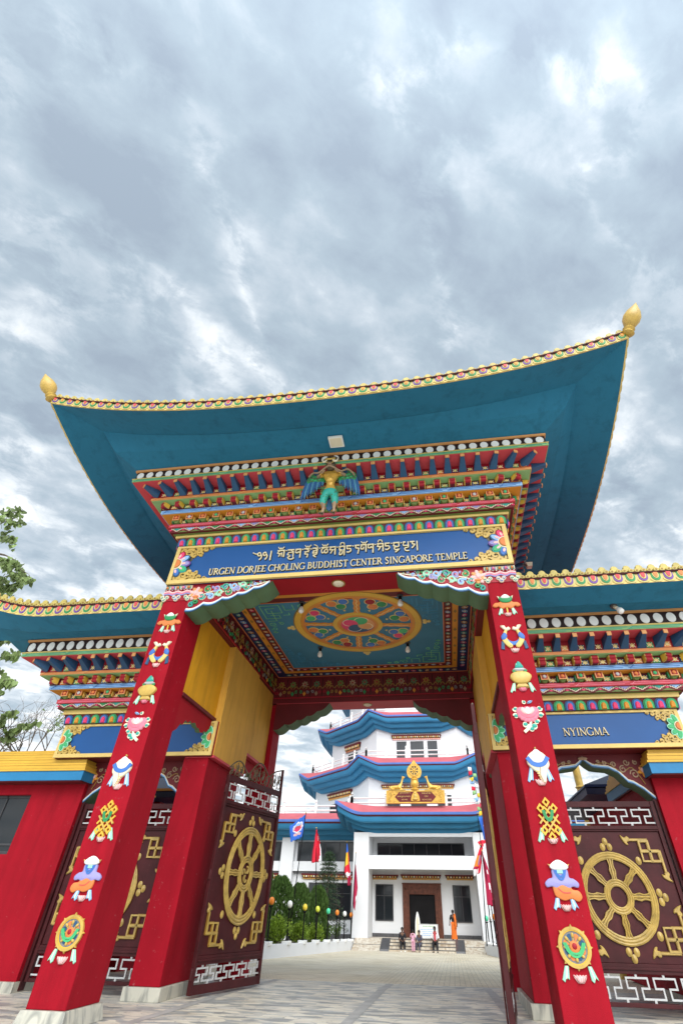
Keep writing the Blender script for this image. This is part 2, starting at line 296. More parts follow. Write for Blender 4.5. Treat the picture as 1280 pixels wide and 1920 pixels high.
# ---------------------------------------------------------------- helpers
def V(*a): return Vector(a)
class MB:
    """collects faces of several materials, links them as ONE mesh object"""
    def __init__(s): s.v = []; s.f = []; s.m = []; s.mats = []; s.T = None; s.flip = False; s.k = 0
    def jit(s, d0, d1): s.k += 1; return d1 + (1 if d1 > d0 else -1) * (s.k % 9) * .00022   # overlapping ornaments never share a plane
    def mi(s, m):
        if m not in s.mats: s.mats.append(m)
        return s.mats.index(m)
    def add(s, vs, fs, m):
        o = len(s.v); k = s.mi(m)
        s.v += [(s.T @ Vector(p)) if s.T else Vector(p) for p in vs]
        for f in fs:
            f = tuple(i + o for i in f); s.f.append(f[::-1] if s.flip else f); s.m.append(k)
    def box(s, x0, x1, y0, y1, z0, z1, m):
        if x0 > x1: x0, x1 = x1, x0
        vs = [(x, y, z) for z in (z0, z1) for x, y in ((x0, y0), (x1, y0), (x1, y1), (x0, y1))]
        s.add(vs, [(3, 2, 1, 0), (4, 5, 6, 7), (0, 1, 5, 4), (1, 2, 6, 5), (2, 3, 7, 6), (3, 0, 4, 7)], m)
    def hexa(s, b, t, m):
        s.add(list(b) + list(t), [(3, 2, 1, 0), (4, 5, 6, 7), (0, 1, 5, 4), (1, 2, 6, 5), (2, 3, 7, 6), (3, 0, 4, 7)], m)
    def prism(s, poly, F, d0, d1, m, bev=0.0, side=None):
        """polygon in the (u,v) plane of frame F, from depth d0 to d1, with a chamfer on the far face"""
        O, U, Vv, N = F; n = len(poly); d1 = s.jit(d0, d1)
        a = sum(poly[i][0] * poly[(i + 1) % n][1] - poly[(i + 1) % n][0] * poly[i][1] for i in range(n))
        if a < 0: poly = poly[::-1]
        P = lambda u, v, d: O + U * u + Vv * v + N * d
        rings = [[P(u, v, d0) for u, v in poly]]
        if bev:
            b = min(bev, abs(d1 - d0) * 0.9); sg = 1 if d1 > d0 else -1
            rings.append([P(u, v, d1 - sg * b) for u, v in poly])
            ins = []
            for i in range(n):
                x0, y0 = poly[i - 1]; x1, y1 = poly[i]; x2, y2 = poly[(i + 1) % n]
                ax, ay, bx, by = x1 - x0, y1 - y0, x2 - x1, y2 - y1
                la = sqrt(ax * ax + ay * ay) or 1; lb = sqrt(bx * bx + by * by) or 1
                nx, ny = -ay / la - by / lb, ax / la + bx / lb; ln = sqrt(nx * nx + ny * ny) or 1
                ins.append((x1 + nx / ln * bev, y1 + ny / ln * bev))
            rings.append([P(u, v, d1) for u, v in ins])
        else: rings.append([P(u, v, d1) for u, v in poly])
        vs = [p for r in rings for p in r]; fs = []
        for k in range(len(rings) - 1):
            for i in range(n):
                j = (i + 1) % n; fs.append((k * n + i, k * n + j, (k + 1) * n + j, (k + 1) * n + i))
        if side:
            s.add(vs, fs, side); s.add(rings[-1], [tuple(range(n))], m)
        else:
            fs.append(tuple(range((len(rings) - 1) * n, len(rings) * n))); s.add(vs, fs, m)
    def ribbon(s, path, w, F, d0, d1, m, closed=False, bev=0.0):
        """flat band of width w (number or list) along a 2-D path, raised from d0 to d1"""
        O, U, Vv, N = F; n = len(path); L = []; Rr = []; d1 = s.jit(d0, d1)
        for i in range(n):
            if closed: a, c = path[i - 1], path[(i + 1) % n]
            else: a, c = path[max(i - 1, 0)], path[min(i + 1, n - 1)]
            b = path[i]
            t1 = Vector((b[0] - a[0], b[1] - a[1])); t2 = Vector((c[0] - b[0], c[1] - b[1]))
            if t1.length < 1e-9: t1 = t2
            if t2.length < 1e-9: t2 = t1
            t1.normalize(); t2.normalize()
            n1 = Vector((-t1.y, t1.x)); n2 = Vector((-t2.y, t2.x)); nn = n1 + n2
            if nn.length < 1e-6: nn = n1
            nn.normalize(); k = 1 / max(0.45, nn.dot(n1)); ww = (w[i] if isinstance(w, (list, tuple)) else w) / 2 * k
            L.append((b[0] + nn.x * ww, b[1] + nn.y * ww)); Rr.append((b[0] - nn.x * ww, b[1] - nn.y * ww))
        P = lambda q, d: O + U * q[0] + Vv * q[1] + N * d
        for i in range(n if closed else n - 1):
            j = (i + 1) % n
            vs = [P(L[i], d0), P(L[j], d0), P(Rr[j], d0), P(Rr[i], d0), P(L[i], d1), P(L[j], d1), P(Rr[j], d1), P(Rr[i], d1)]
            fs = [(7, 6, 5, 4), (0, 1, 5, 4), (2, 3, 7, 6)]
            if not closed and i == 0: fs.append((3, 0, 4, 7))
            if not closed and j == n - 1: fs.append((1, 2, 6, 5))
            s.add(vs, fs, m)
    def tube(s, path, r, m, n=6, closed=False, caps=True):
        path = [Vector(p) for p in path]; k = len(path); rings = []
        prev = None
        for i in range(k):
            if closed: t = path[(i + 1) % k] - path[i - 1]
            else: t = path[min(i + 1, k - 1)] - path[max(i - 1, 0)]
            if t.length < 1e-9: t = Vector((0, 0, 1))
            t.normalize()
            if prev is None:
                a = Vector((0, 0, 1)) if abs(t.z) < 0.9 else Vector((1, 0, 0)); x = t.cross(a).normalized()
            else:
                x = prev - t * prev.dot(t)
                x = x.normalized() if x.length > 1e-6 else t.orthogonal().normalized()
            prev = x; y = t.cross(x); rr = r[i] if isinstance(r, (list, tuple)) else r
            rings.append([path[i] + (x * cos(2 * pi * q / n) + y * sin(2 * pi * q / n)) * rr for q in range(n)])
        vs = [p for g in rings for p in g]; fs = []
        for i in range(k if closed else k - 1):
            j = (i + 1) % k
            for q in range(n): fs.append((i * n + q, i * n + (q + 1) % n, j * n + (q + 1) % n, j * n + q))
        if not closed and caps: fs += [tuple(range(n))[::-1], tuple(range((k - 1) * n, k * n))]
        s.add(vs, fs, m)
    def lathe(s, prof, c, m, n=16, ax=(0, 0, 1), sx=1, sy=1):
        c = Vector(c); ax = Vector(ax).normalized()
        x = Vector((1, 0, 0)) if abs(ax.z) > 0.5 else Vector((0, 0, 1)); x = (x - ax * x.dot(ax)).normalized(); y = ax.cross(x)
        vs = []; fs = []; k = len(prof)
        for r, h in prof: vs += [c + ax * h + x * (r * sx * cos(2 * pi * q / n)) + y * (r * sy * sin(2 * pi * q / n)) for q in range(n)]
        for i in range(k - 1):
            for q in range(n): fs.append((i * n + q, i * n + (q + 1) % n, (i + 1) * n + (q + 1) % n, (i + 1) * n + q))
        if prof[0][0] > 1e-6: fs.append(tuple(range(n))[::-1])
        if prof[-1][0] > 1e-6: fs.append(tuple(range((k - 1) * n, k * n)))
        s.add(vs, fs, m)
    def ball(s, c, r, m, n=12, k=7, sx=1, sy=1, sz=1):
        prof = [(max(1e-4, r * sin(pi * i / k)), -r * cos(pi * i / k) * sz) for i in range(k + 1)]
        s.lathe(prof, c, m, n, (0, 0, 1), sx, sy)
    def grid(s, rows, m, close=False):
        n = len(rows[0]); vs = [p for r in rows for p in r]; fs = []
        for i in range(len(rows) - 1):
            for j in range(n if close else n - 1):
                jj = (j + 1) % n; fs.append((i * n + j, i * n + jj, (i + 1) * n + jj, (i + 1) * n + j))
        s.add(vs, fs, m)
    def build(s, name, parent=None, sharp=35, bevel=0, origin=None, smooth=True):
        me = bpy.data.meshes.new(name)
        o = bpy.data.objects.new(name, me); COL.objects.link(o)
        off = Vector((0, 0, 0)); p = parent
        while p: off += p.location; p = p.parent
        if origin is not None:
            o.location = Vector(origin) - off; off = Vector(origin)
        me.from_pydata([tuple(q - off) for q in s.v], [], s.f)
        for k in s.mats: me.materials.append(MATS[k])
        me.polygons.foreach_set('material_index', s.m)
        if smooth:
            me.shade_smooth(); me.set_sharp_from_angle(angle=radians(sharp))
        me.update()
        if parent: o.parent = parent
        if bevel:
            b = o.modifiers.new('bevel', 'BEVEL'); b.width = bevel; b.segments = 2; b.limit_method = 'ANGLE'
        return o
def tag(o, label=None, cat=None, group=None, kind=None):
    for k, v in (('label', label), ('category', cat), ('group', group), ('kind', kind)):
        if v: o[k] = v
    return o
def empty(name, loc, label=None, cat=None, group=None):
    o = bpy.data.objects.new(name, None); COL.objects.link(o); o.location = loc; o.empty_display_size = 0.2
    return tag(o, label, cat, group)
def clone(o, parent=None):
    c = o.copy(); COL.objects.link(c)
    if parent is not None: c.parent = parent
    for ch in list(o.children): clone(ch, c)
    return c
def spl(pts, k=6, closed=True):
    """Catmull-Rom through 2-D points"""
    n = len(pts); out = []
    for i in range(n if closed else n - 1):
        if closed: p = [pts[(i + j) % n] for j in (-1, 0, 1, 2)]
        else: p = [pts[max(i - 1, 0)], pts[i], pts[i + 1], pts[min(i + 2, n - 1)]]
        for q in range(k):
            t = q / k
            out.append(tuple(0.5 * (2 * p[1][d] + (p[2][d] - p[0][d]) * t + (2 * p[0][d] - 5 * p[1][d] + 4 * p[2][d] - p[3][d]) * t * t + (3 * p[1][d] - p[0][d] - 3 * p[2][d] + p[3][d]) * t ** 3) for d in range(len(pts[0]))))
    if not closed: out.append(tuple(pts[-1]))
    return out
def ell(cx, cy, rx, ry=None, n=20, a0=0, a1=2 * pi, rot=0):
    ry = rx if ry is None else ry; full = abs(a1 - a0 - 2 * pi) < 1e-6; o = []
    for i in range(n if full else n + 1):
        a = a0 + (a1 - a0) * i / n; x, y = rx * cos(a), ry * sin(a)
        o.append((cx + x * cos(rot) - y * sin(rot), cy + x * sin(rot) + y * cos(rot)))
    return o
def spiral(cx, cy, r0, r1, a0, turns, n=18):
    return [(cx + (r0 + (r1 - r0) * i / n) * cos(a0 + turns * 2 * pi * i / n), cy + (r0 + (r1 - r0) * i / n) * sin(a0 + turns * 2 * pi * i / n)) for i in range(n + 1)]
def fr(O, U=(1, 0, 0), Vv=(0, 0, 1), N=(0, -1, 0)): return (Vector(O), Vector(U), Vector(Vv), Vector(N))
GSL = 0.69 / 28
def gz(y): return 0.0 if y < 6 else -GSL * (y - 6) if y < 34 else -0.69
# ---------------------------------------------------------------- ground
def sheet(name, pts, m, nx=1, ny=1):
    b = MB(); b.grid(pts, m); o = b.build(name, smooth=False); tag(o, kind='structure'); return o
ys = [-60, -8, 2, 6, 34, 60, 120, 400]
def row(y, x0, x1, dz=0, f=None): return [(x0, y, (f or gz)(y) + dz), (0, y, (f or gz)(y) + dz), (x1, y, (f or gz)(y) + dz)]
sheet('ground', [row(y, -300, 300, -0.02) for y in ys], 'earth')
sheet('forecourt_paving', [row(y, -30, 30, 0.0) for y in (-40, -8, 2, 6, 7.8)], 'crazy_paving')
sheet('driveway', [row(y, -14, 14, -0.004) for y in (7.8, 12, 20, 34.0, 36)], 'pavers')
b = MB()
paint('band_stone', (0.42, 0.42, 0.40), 0.5, 0.2, 3)
for x, lean in ((-2.6, .16), (0.45, .05), (2.95, -.12)):
    b.add([(x - .10 - lean * 3, -2, .004), (x + .10 - lean * 3, -2, .004), (x + .10, 6, .004), (x - .10, 6, .004), (x + .10 + lean * .6, 7.7, .005 + gz(7.7)), (x - .10 + lean * .6, 7.7, .005 + gz(7.7))], [(0, 1, 2, 3), (3, 2, 4, 5)], 'band_stone')
tag(b.build('paving_bands', smooth=False), kind='structure')

# ---------------------------------------------------------------- ornament drawing
def petal_up(b, F, w, h, cols, lean=0.05):
    """lotus petal of a cornice, round top"""
    O, U, Vv, N = F; c1, c2, c3 = cols
    def arch(k, hh): return [(-w * k, 0)] + [(-w * k, hh * .5)] + ell(0, hh * .5, w * k, hh * .5, 8, pi, 0)[1:-1] + [(w * k, hh * .5), (w * k, 0)]
    T = (O, U, (Vv + N * lean * 2).normalized(), N)
    b.prism(arch(.48, h), T, 0, .018, c1, .006); b.prism(arch(.36, h * .86), T, .018, .036, c2, .006); b.prism(arch(.22, h * .68), T, .036, .07, c3, .022)
def petal_down(b, F, w, h, cols):
    """hanging fringe petal, round bottom"""
    c1, c2, c3 = cols
    def u(k, d): return [(-w * k, h), (-w * k, d + h * .42)] + ell(0, d + h * .42, w * k, h * .42, 7, pi, 2 * pi)[1:-1] + [(w * k, d + h * .42), (w * k, h)]
    b.prism(u(.50, 0), F, 0, .014, 'trim_yellow'); b.prism(u(.36, h * .16), F, .014, .026, c1); b.prism(u(.25, h * .36), F, .026, .036, 'trim_yellow'); b.prism(u(.16, h * .48), F, .036, .048, c3)
def crest(b, F, w, h):
    b.prism(ell(0, h * .62, w * .30, h * .38, 12), F, -.03, .03, 'trim_gold', .012)
    for sx in (-1, 1):
        b.prism(ell(sx * w * .27, h * .28, w * .24, h * .28, 10), F, -.03, .045, 'trim_gold', .014)
        b.prism(ell(sx * w * .27, h * .28, w * .09, h * .10, 8), F, .045, .055, 'gold_dark')
def fret(b, F, L0, L1, h, base, line, step=1.25):
    """band with diagonal-broken key lines"""
    u = L0 + .04
    while u < L1 - .1:
        e = min(u + step, L1 - .03)
        for v in (.3, .7):
            b.ribbon([(u + (.12 if v > .5 else 0), h * v), (e - (.0 if v > .5 else .12), h * v)], h * .13, F, 0, .006, line)
        b.ribbon([(u + .03, h * .12), (u + .13, h * .88)], h * .16, F, 0, .006, line); u += step
def lattice(b, F, L0, L1, h, wid):
    n = int((L1 - L0) / wid); wid = (L1 - L0) / n; cc = ('teal', 'sky_blue', 'lavender', 'green')
    for i in range(n):
        c = L0 + (i + .5) * wid; q = wid / 8
        st = [(-3.7 * q, h), (-3.7 * q, h * .82), (-2.5 * q, h * .82), (-2.5 * q, h * .62), (-1.4 * q, h * .62), (-1.4 * q, h * .42), (-.5 * q, h * .42), (-.5 * q, h * .25)]
        st = st + [(-u, v) for u, v in st[::-1]]
        b.ribbon([(c + u, v) for u, v in st], h * .09, F, 0, .008, 'cream')
        s2 = [(-2.6 * q, h * .97), (-2.6 * q, h * .82), (-1.5 * q, h * .82), (-1.5 * q, h * .62), (-.5 * q, h * .62), (-.5 * q, h * .42)]
        b.prism([(c + u, v) for u, v in s2 + [(-u, v) for u, v in s2[::-1]]], F, 0, .006, cc[i % 4])
        d = L0 + i * wid
        if i: b.prism([(d - 3 * q, 0), (d - 1.6 * q, h * .2), (d, h * .42), (d + 1.6 * q, h * .2), (d + 3 * q, 0)], F, 0, .008, 'olive')
        for k in (-1, 1): b.prism([(c + k * wid * .5 + a * q, h * (.55 + e)) for a, e in ((-1.1, 0), (0, .17), (1.1, 0), (0, -.17))], F, 0, .010, 'rose')
def panel(b, F, c, w, h, col):
    b.prism([(c - w / 2, .0), (c + w / 2, .0), (c + w / 2, h), (c - w / 2, h)], F, 0, .012, col)
    for r_ in (.30, .16): b.ribbon(ell(c, h * .5, w * r_, h * r_ * 1.2, 4), .012, F, .012, .02, 'gold_pale', True)
    b.ribbon([(c - w * .42, h * .15), (c + w * .42, h * .85)], .012, F, .012, .018, 'cream'); b.ribbon([(c - w * .42, h * .85), (c + w * .42, h * .15)], .012, F, .012, .019, 'cream')
PANELC = ('dark_red', 'navy', 'orange', 'green', 'crimson', 'rafter_blue')

def jewel_mesh(col):
    b = MB()
    b.box(-.085, .085, -.15, 0, .04, .17, 'amber')
    F = fr((0, -.15, 0), N=(0, -1, 0))
    b.ribbon([(-.078, .035), (.078, .035), (.078, .175), (-.078, .175)], .02, F, -.004, .016, 'orange_pale', True)
    b.prism([(-.065, .05), (.065, .05), (.065, .16), (-.065, .16)], F, 0, .006, 'crimson')
    b.ball((0, -.162, .105), .045, col, 10, 6, 1, .6, 1.05)
    b.hexa([(-.03, -.09, -.02), (.03, -.09, -.02), (.05, 0, -.02), (-.05, 0, -.02)], [(-.10, -.13, .035), (.10, -.13, .035), (.10, 0, .035), (-.10, 0, .035)], 'olive')
    for s in (-1, 1): b.box(s * .10, s * .125, -.1, 0, .0, .14, 'green' if s < 0 else 'gold')
    return b
def scroll_mesh():
    b = MB(); prof = [(0, 0), (-.10, .005), (-.155, .03), (-.165, .07), (-.135, .088), (-.175, .11), (-.17, .148), (-.12, .16), (0, .16)]
    for s in (-1, 1):
        b.prism([(-y, z) for y, z in prof], (Vector((s * .085, 0, 0)), Vector((0, -1, 0)), Vector((0, 0, 1)), Vector((s, 0, 0))), -.022, 0, 'gold')
        b.prism([(-y * .8, .02 + z * .8) for y, z in prof], (Vector((s * .085, 0, 0)), Vector((0, -1, 0)), Vector((0, 0, 1)), Vector((s, 0, 0))), 0, .006, 'yellow')
    b.tube([(-.066, -.125, .045), (.066, -.125, .045)], .05, 'crimson', 10); b.tube([(-.066, -.135, .123), (.066, -.135, .123)], .05, 'crimson', 10)
    b.box(-.066, .066, -.12, 0, .01, .15, 'dark_red'); return b
def rafter_mesh():
    b = MB()
    b.hexa([(-.045, -.40, .150), (.045, -.40, .150), (.095, 0, .0), (-.095, 0, .0)], [(-.045, -.40, .222), (.045, -.40, .222), (.07, 0, .222), (-.07, 0, .222)], 'rafter_blue')
    b.box(-.05, .05, -.425, -.40, .145, .224, 'orange_pale'); return b
_proto = {}
def proto(key):
    if key not in _proto:
        if key == 'scroll': b = scroll_mesh()
        elif key == 'rafter': b = rafter_mesh()
        else: b = jewel_mesh(key)
        me_o = b.build('proto'); _proto[key] = me_o.data; bpy.data.objects.remove(me_o)
    return _proto[key]
def bracket(name, key, parent, loc, rz, sz=1):
    me = proto(key); me.name = name
    o = bpy.data.objects.new(name, me); COL.objects.link(o); o.parent = parent
    off = Vector((0, 0, 0)); p = parent
    while p: off += p.location; p = p.parent
    o.location = Vector(loc) - off; o.rotation_euler = (0, 0, rz); o.scale = (1, 1, sz); return o

def cornice(root, x0, x1, e0, e1, y0, y1, P, sides, SP=.37):
    X = lambda o: (x0 - .9 * o * e0, x1 + .9 * o * e1); Y = lambda o: (y0 - o, y1 + o)
    def faces(o):
        a, c = X(o); d, e = Y(o); res = [(fr(((a + c) / 2, d, 0)), -(c - a) / 2, (c - a) / 2, 'front')]
        if 'right' in sides: res.append(((Vector((c, (d + e) / 2, 0)), Vector((0, 1, 0)), Vector((0, 0, 1)), Vector((1, 0, 0))), -(e - d) / 2, (e - d) / 2, 'right'))
        if 'left' in sides: res.append(((Vector((a, (d + e) / 2, 0)), Vector((0, -1, 0)), Vector((0, 0, 1)), Vector((-1, 0, 0))), -(e - d) / 2, (e - d) / 2, 'left'))
        return res
    def up(F, z): return (F[0] + Vector((0, 0, z)), F[1], F[2], F[3])
    def slab(b, o, z_0, z_1, m, o2=None):
        a, c = X(o); d, e = Y(o)
        if o2 is None: b.box(a, c, d, e, z_0, z_1, m)
        else:
            a2, c2 = X(o2); d2, e2 = Y(o2)
            b.hexa([(a, d, z_0), (c, d, z_0), (c, e, z_0), (a, e, z_0)], [(a2, d2, z_1), (c2, d2, z_1), (c2, e2, z_1), (a2, e2, z_1)], m)
    # lotus petals
    b = MB(); z0, z1, z2 = P['lot']; o = .05
    slab(b, .03, z0, z1, 'dark_red', .10); slab(b, .14, z1, z2, 'gold_pale')
    for F, l0, l1, nm in faces(o):
        n = int((l1 - l0) / .245); w = (l1 - l0) / n
        for i in range(n):
            petal_up(b, (F[0] + F[1] * (l0 + (i + .5) * w) + Vector((0, 0, z0 + .005)), F[1], F[2], F[3]), w, z1 - z0 - .01, ('green', 'green_bright', 'amber') if i % 2 else ('rafter_blue', 'blue', 'rose'), .10)
    b.build('petal_band', root)
    # lattice
    b = MB(); z0, z1 = P['lat']; slab(b, .20, z2 + .001, z0, 'olive'); slab(b, .27, z0 + .001, z1, 'dark_red')
    for F, l0, l1, nm in faces(.27):
        if nm != 'left': lattice(b, up(F, z0), l0, l1, z1 - z0, .34)
    b.build('lattice_band', root)
    def brow(name, zf0, zf1, of, zb, oin, basec, linec, bedc, bedo, backc):
        """fret band, recessed back with painted panels, and the coloured bed above"""
        b = MB(); slab(b, of, zf0, zf1, basec)
        for F, l0, l1, nm in faces(of): fret(b, up(F, zf0), l0, l1, zf1 - zf0, basec, linec)
        slab(b, oin, zf1 + .001, zb - .012, backc); slab(b, bedo, zb - .012, zb - .001, bedc)
        return b
    def spots(o, skipcorner=False):
        for F, l0, l1, nm in faces(o):
            if nm == 'left': continue
            n = max(2, int(round((l1 - l0) / SP))); w = (l1 - l0) / n
            for i in range(n): yield F, l0 + (i + .5) * w, w, i, n, nm
    def rz(F): return atan2(F[3].y, F[3].x) + pi / 2
    # jewel brackets
    zf0, zf1 = P['pink']; zb = P['jewel']; oi = .30
    b = brow('jewel', zf0, zf1, .33, zb, oi, 'pink_red', 'pink', 'amber', .53, 'dark_red')
    for F, u, w, i, n, nm in spots(oi): panel(b, up(F, zf1 + .01), u + w / 2 if i < n - 1 else u, w * .42, (zb - zf1) * .62, PANELC[(i * 5 + 1) % 6])
    jr = b.build('jewel_bracket_row', root); JC = ('orange', 'grey_paint', 'orange', 'green_bright')
    for F, u, w, i, n, nm in spots(oi):
        p = F[0] + F[1] * u; bracket('jewel_bracket', JC[i % 4], jr, (p.x, p.y, zf1 + .02), rz(F), (zb - zf1) / .20)
    # scroll brackets
    zf0, zf1 = P['blue']; zb = P['scroll']; oi = .58
    b = brow('scroll', zf0, zf1, .56, zb, oi, 'sky_blue', 'blue', 'green_pale', .80, 'dark_red')
    for F, u, w, i, n, nm in spots(oi): panel(b, up(F, zf1 + .005), u + w / 2 if i < n - 1 else u, w * .42, (zb - zf1) * .62, PANELC[(i * 7 + 2) % 6])
    sr = b.build('scroll_bracket_row', root)
    for F, u, w, i, n, nm in spots(oi):
        p = F[0] + F[1] * u; t = 0
        if nm == 'front': t = (.6 if i == n - 1 and e1 else .3 if i == n - 2 and e1 else -.6 if i == 0 and e0 else -.3 if i == 1 and e0 else 0)
        bracket('scroll_bracket', 'scroll', sr, (p.x, p.y, zf1), rz(F) + t, (zb - .012 - zf1) / .165)
    # rafters
    zf0, zf1 = P['orange']; zb = P['raf']; oi = .83
    b = brow('raf', zf0, zf1, .82, zb, oi, 'orange_pale', 'orange', 'coral', 1.25, 'crimson')
    for F, u, w, i, n, nm in spots(oi): panel(b, up(F, zf1 + .003), u + w / 2 if i < n - 1 else u, w * .40, (zb - zf1) * .5, PANELC[(i * 5 + 4) % 6])
    rr = b.build('rafter_row', root)
    for F, u, w, i, n, nm in spots(oi):
        p = F[0] + F[1] * u; t = 0
        if nm == 'front': t = (.72 if i == n - 1 and e1 else .42 if i == n - 2 and e1 else .2 if i == n - 3 and e1 else -.72 if i == 0 and e0 else -.42 if i == 1 and e0 else -.2 if i == 2 and e0 else 0)
        bracket('rafter', 'rafter', rr, (p.x, p.y, zf1), rz(F) + t, (zb - .014 - zf1) / .226)
    # discs
    b = MB(); zf0, zf1 = P['grn']; slab(b, 1.27, zf0, zf1, 'green_pale')
    for F, l0, l1, nm in faces(1.27): fret(b, up(F, zf0), l0, l1, zf1 - zf0, 'green_pale', 'teal')
    z0, z1, z2 = P['dot']; slab(b, 1.24, zf1 + .001, z1, 'disc_band'); slab(b, 1.28, z1 + .001, z2, 'orange_pale')
    slab(b, 1.285, zf1 + .002, z0, 'gold_pale')
    for F, l0, l1, nm in faces(1.24):
        if nm == 'left' : continue
        h = z1 - z0; n = int((l1 - l0) / P['dots']); w = (l1 - l0) / n
        for i in range(n): b.prism(ell(l0 + (i + .5) * w, z0 + h * .5, min(w * .36, h * P['dotw']), h * .42, 16), (F[0], F[1], F[2], F[3]), 0, .014, 'white', .006)
    b.build('disc_band', root)

# ---------------------------------------------------------------- eaves
def inset(corners, d):
    n = len(corners); ln = []
    for i in range(n):
        a = Vector(corners[i]); c = Vector(corners[(i + 1) % n]); t = (c - a).normalized(); nn = Vector((-t.y, t.x)); ln.append((a + nn * d, t))
    o = []
    for i in range(n):
        p, t = ln[i - 1]; q, s = ln[i]; den = t.x * s.y - t.y * s.x; w = q - p; k = (w.x * s.y - w.y * s.x) / den; o.append(p + t * k)
    return o                                   # corners counter-clockwise, d > 0 moves inwards
def eave_rows(corners, d, z, lf, lift, ns, sides=None):
    c = inset(corners, d); out = []
    for i in range(len(c)):
        if sides and i not in sides: continue
        a, e = c[i], c[(i + 1) % len(c)]; half = (e - a).length / 2; r = []
        for k in range(ns + 1):
            s = -1 + 2 * k / ns; s = math.copysign(abs(s) ** .8, s); p = (a + e) / 2 + (e - a) / 2 * s
            r.append(Vector((p.x, p.y, z + lf * lift(half * (1 - abs(s)), abs(s)))))
        out.append(r)
    return out
def eave_surface(b, corners, sections, lift, ns, sides=None):
    """sections: (inset, z, lift share, material of the strip that starts here)"""
    rows = [eave_rows(corners, d, z, lf, lift, ns, sides) for d, z, lf, m in sections]
    for k in range(len(sections) - 1):
        for sd in range(len(rows[k])): b.grid([rows[k][sd], rows[k + 1][sd]], sections[k][3])
def rects(x0, y0, x1, y1): return [(x0, y0), (x1, y0), (x1, y1), (x0, y1)]
def trim(bp, bc, corners, z, lift, pitch, sides, h=.19, hc=.20):
    """fringe petals and gold crest along the eave edge"""
    for i in sides:
        a = Vector(corners[i]); e = Vector(corners[(i + 1) % len(corners)]); t = (e - a); Ln = t.length; t.normalize(); nn = Vector((t.y, -t.x, 0))
        n = int(Ln / pitch); w = Ln / n
        hz = lambda s: z + lift(min(s, Ln - s), abs(2 * s / Ln - 1))
        for k in range(n):
            s = (k + .5) * w; p = a + t * s; U = Vector((t.x * w, t.y * w, hz(s + w / 2) - hz(s - w / 2))).normalized()
            F = (Vector((p.x, p.y, hz(s))), U, Vector((0, 0, 1)), nn)
            petal_down(bp, F, w, h, (('green', 0, 'amber') if k % 2 else ('purple', 0, 'coral')))
            F2 = (F[0] + Vector((0, 0, h + .015)) - nn * .02, U, Vector((0, 0, 1)), nn); crest(bc, F2, w, hc)
        pts = [Vector((*(a + t * (Ln * k / 60)), hz(Ln * k / 60) + h + .015)) + nn * .035 for k in range(61)]
        bp.tube(pts, .026, 'maroon', 6)
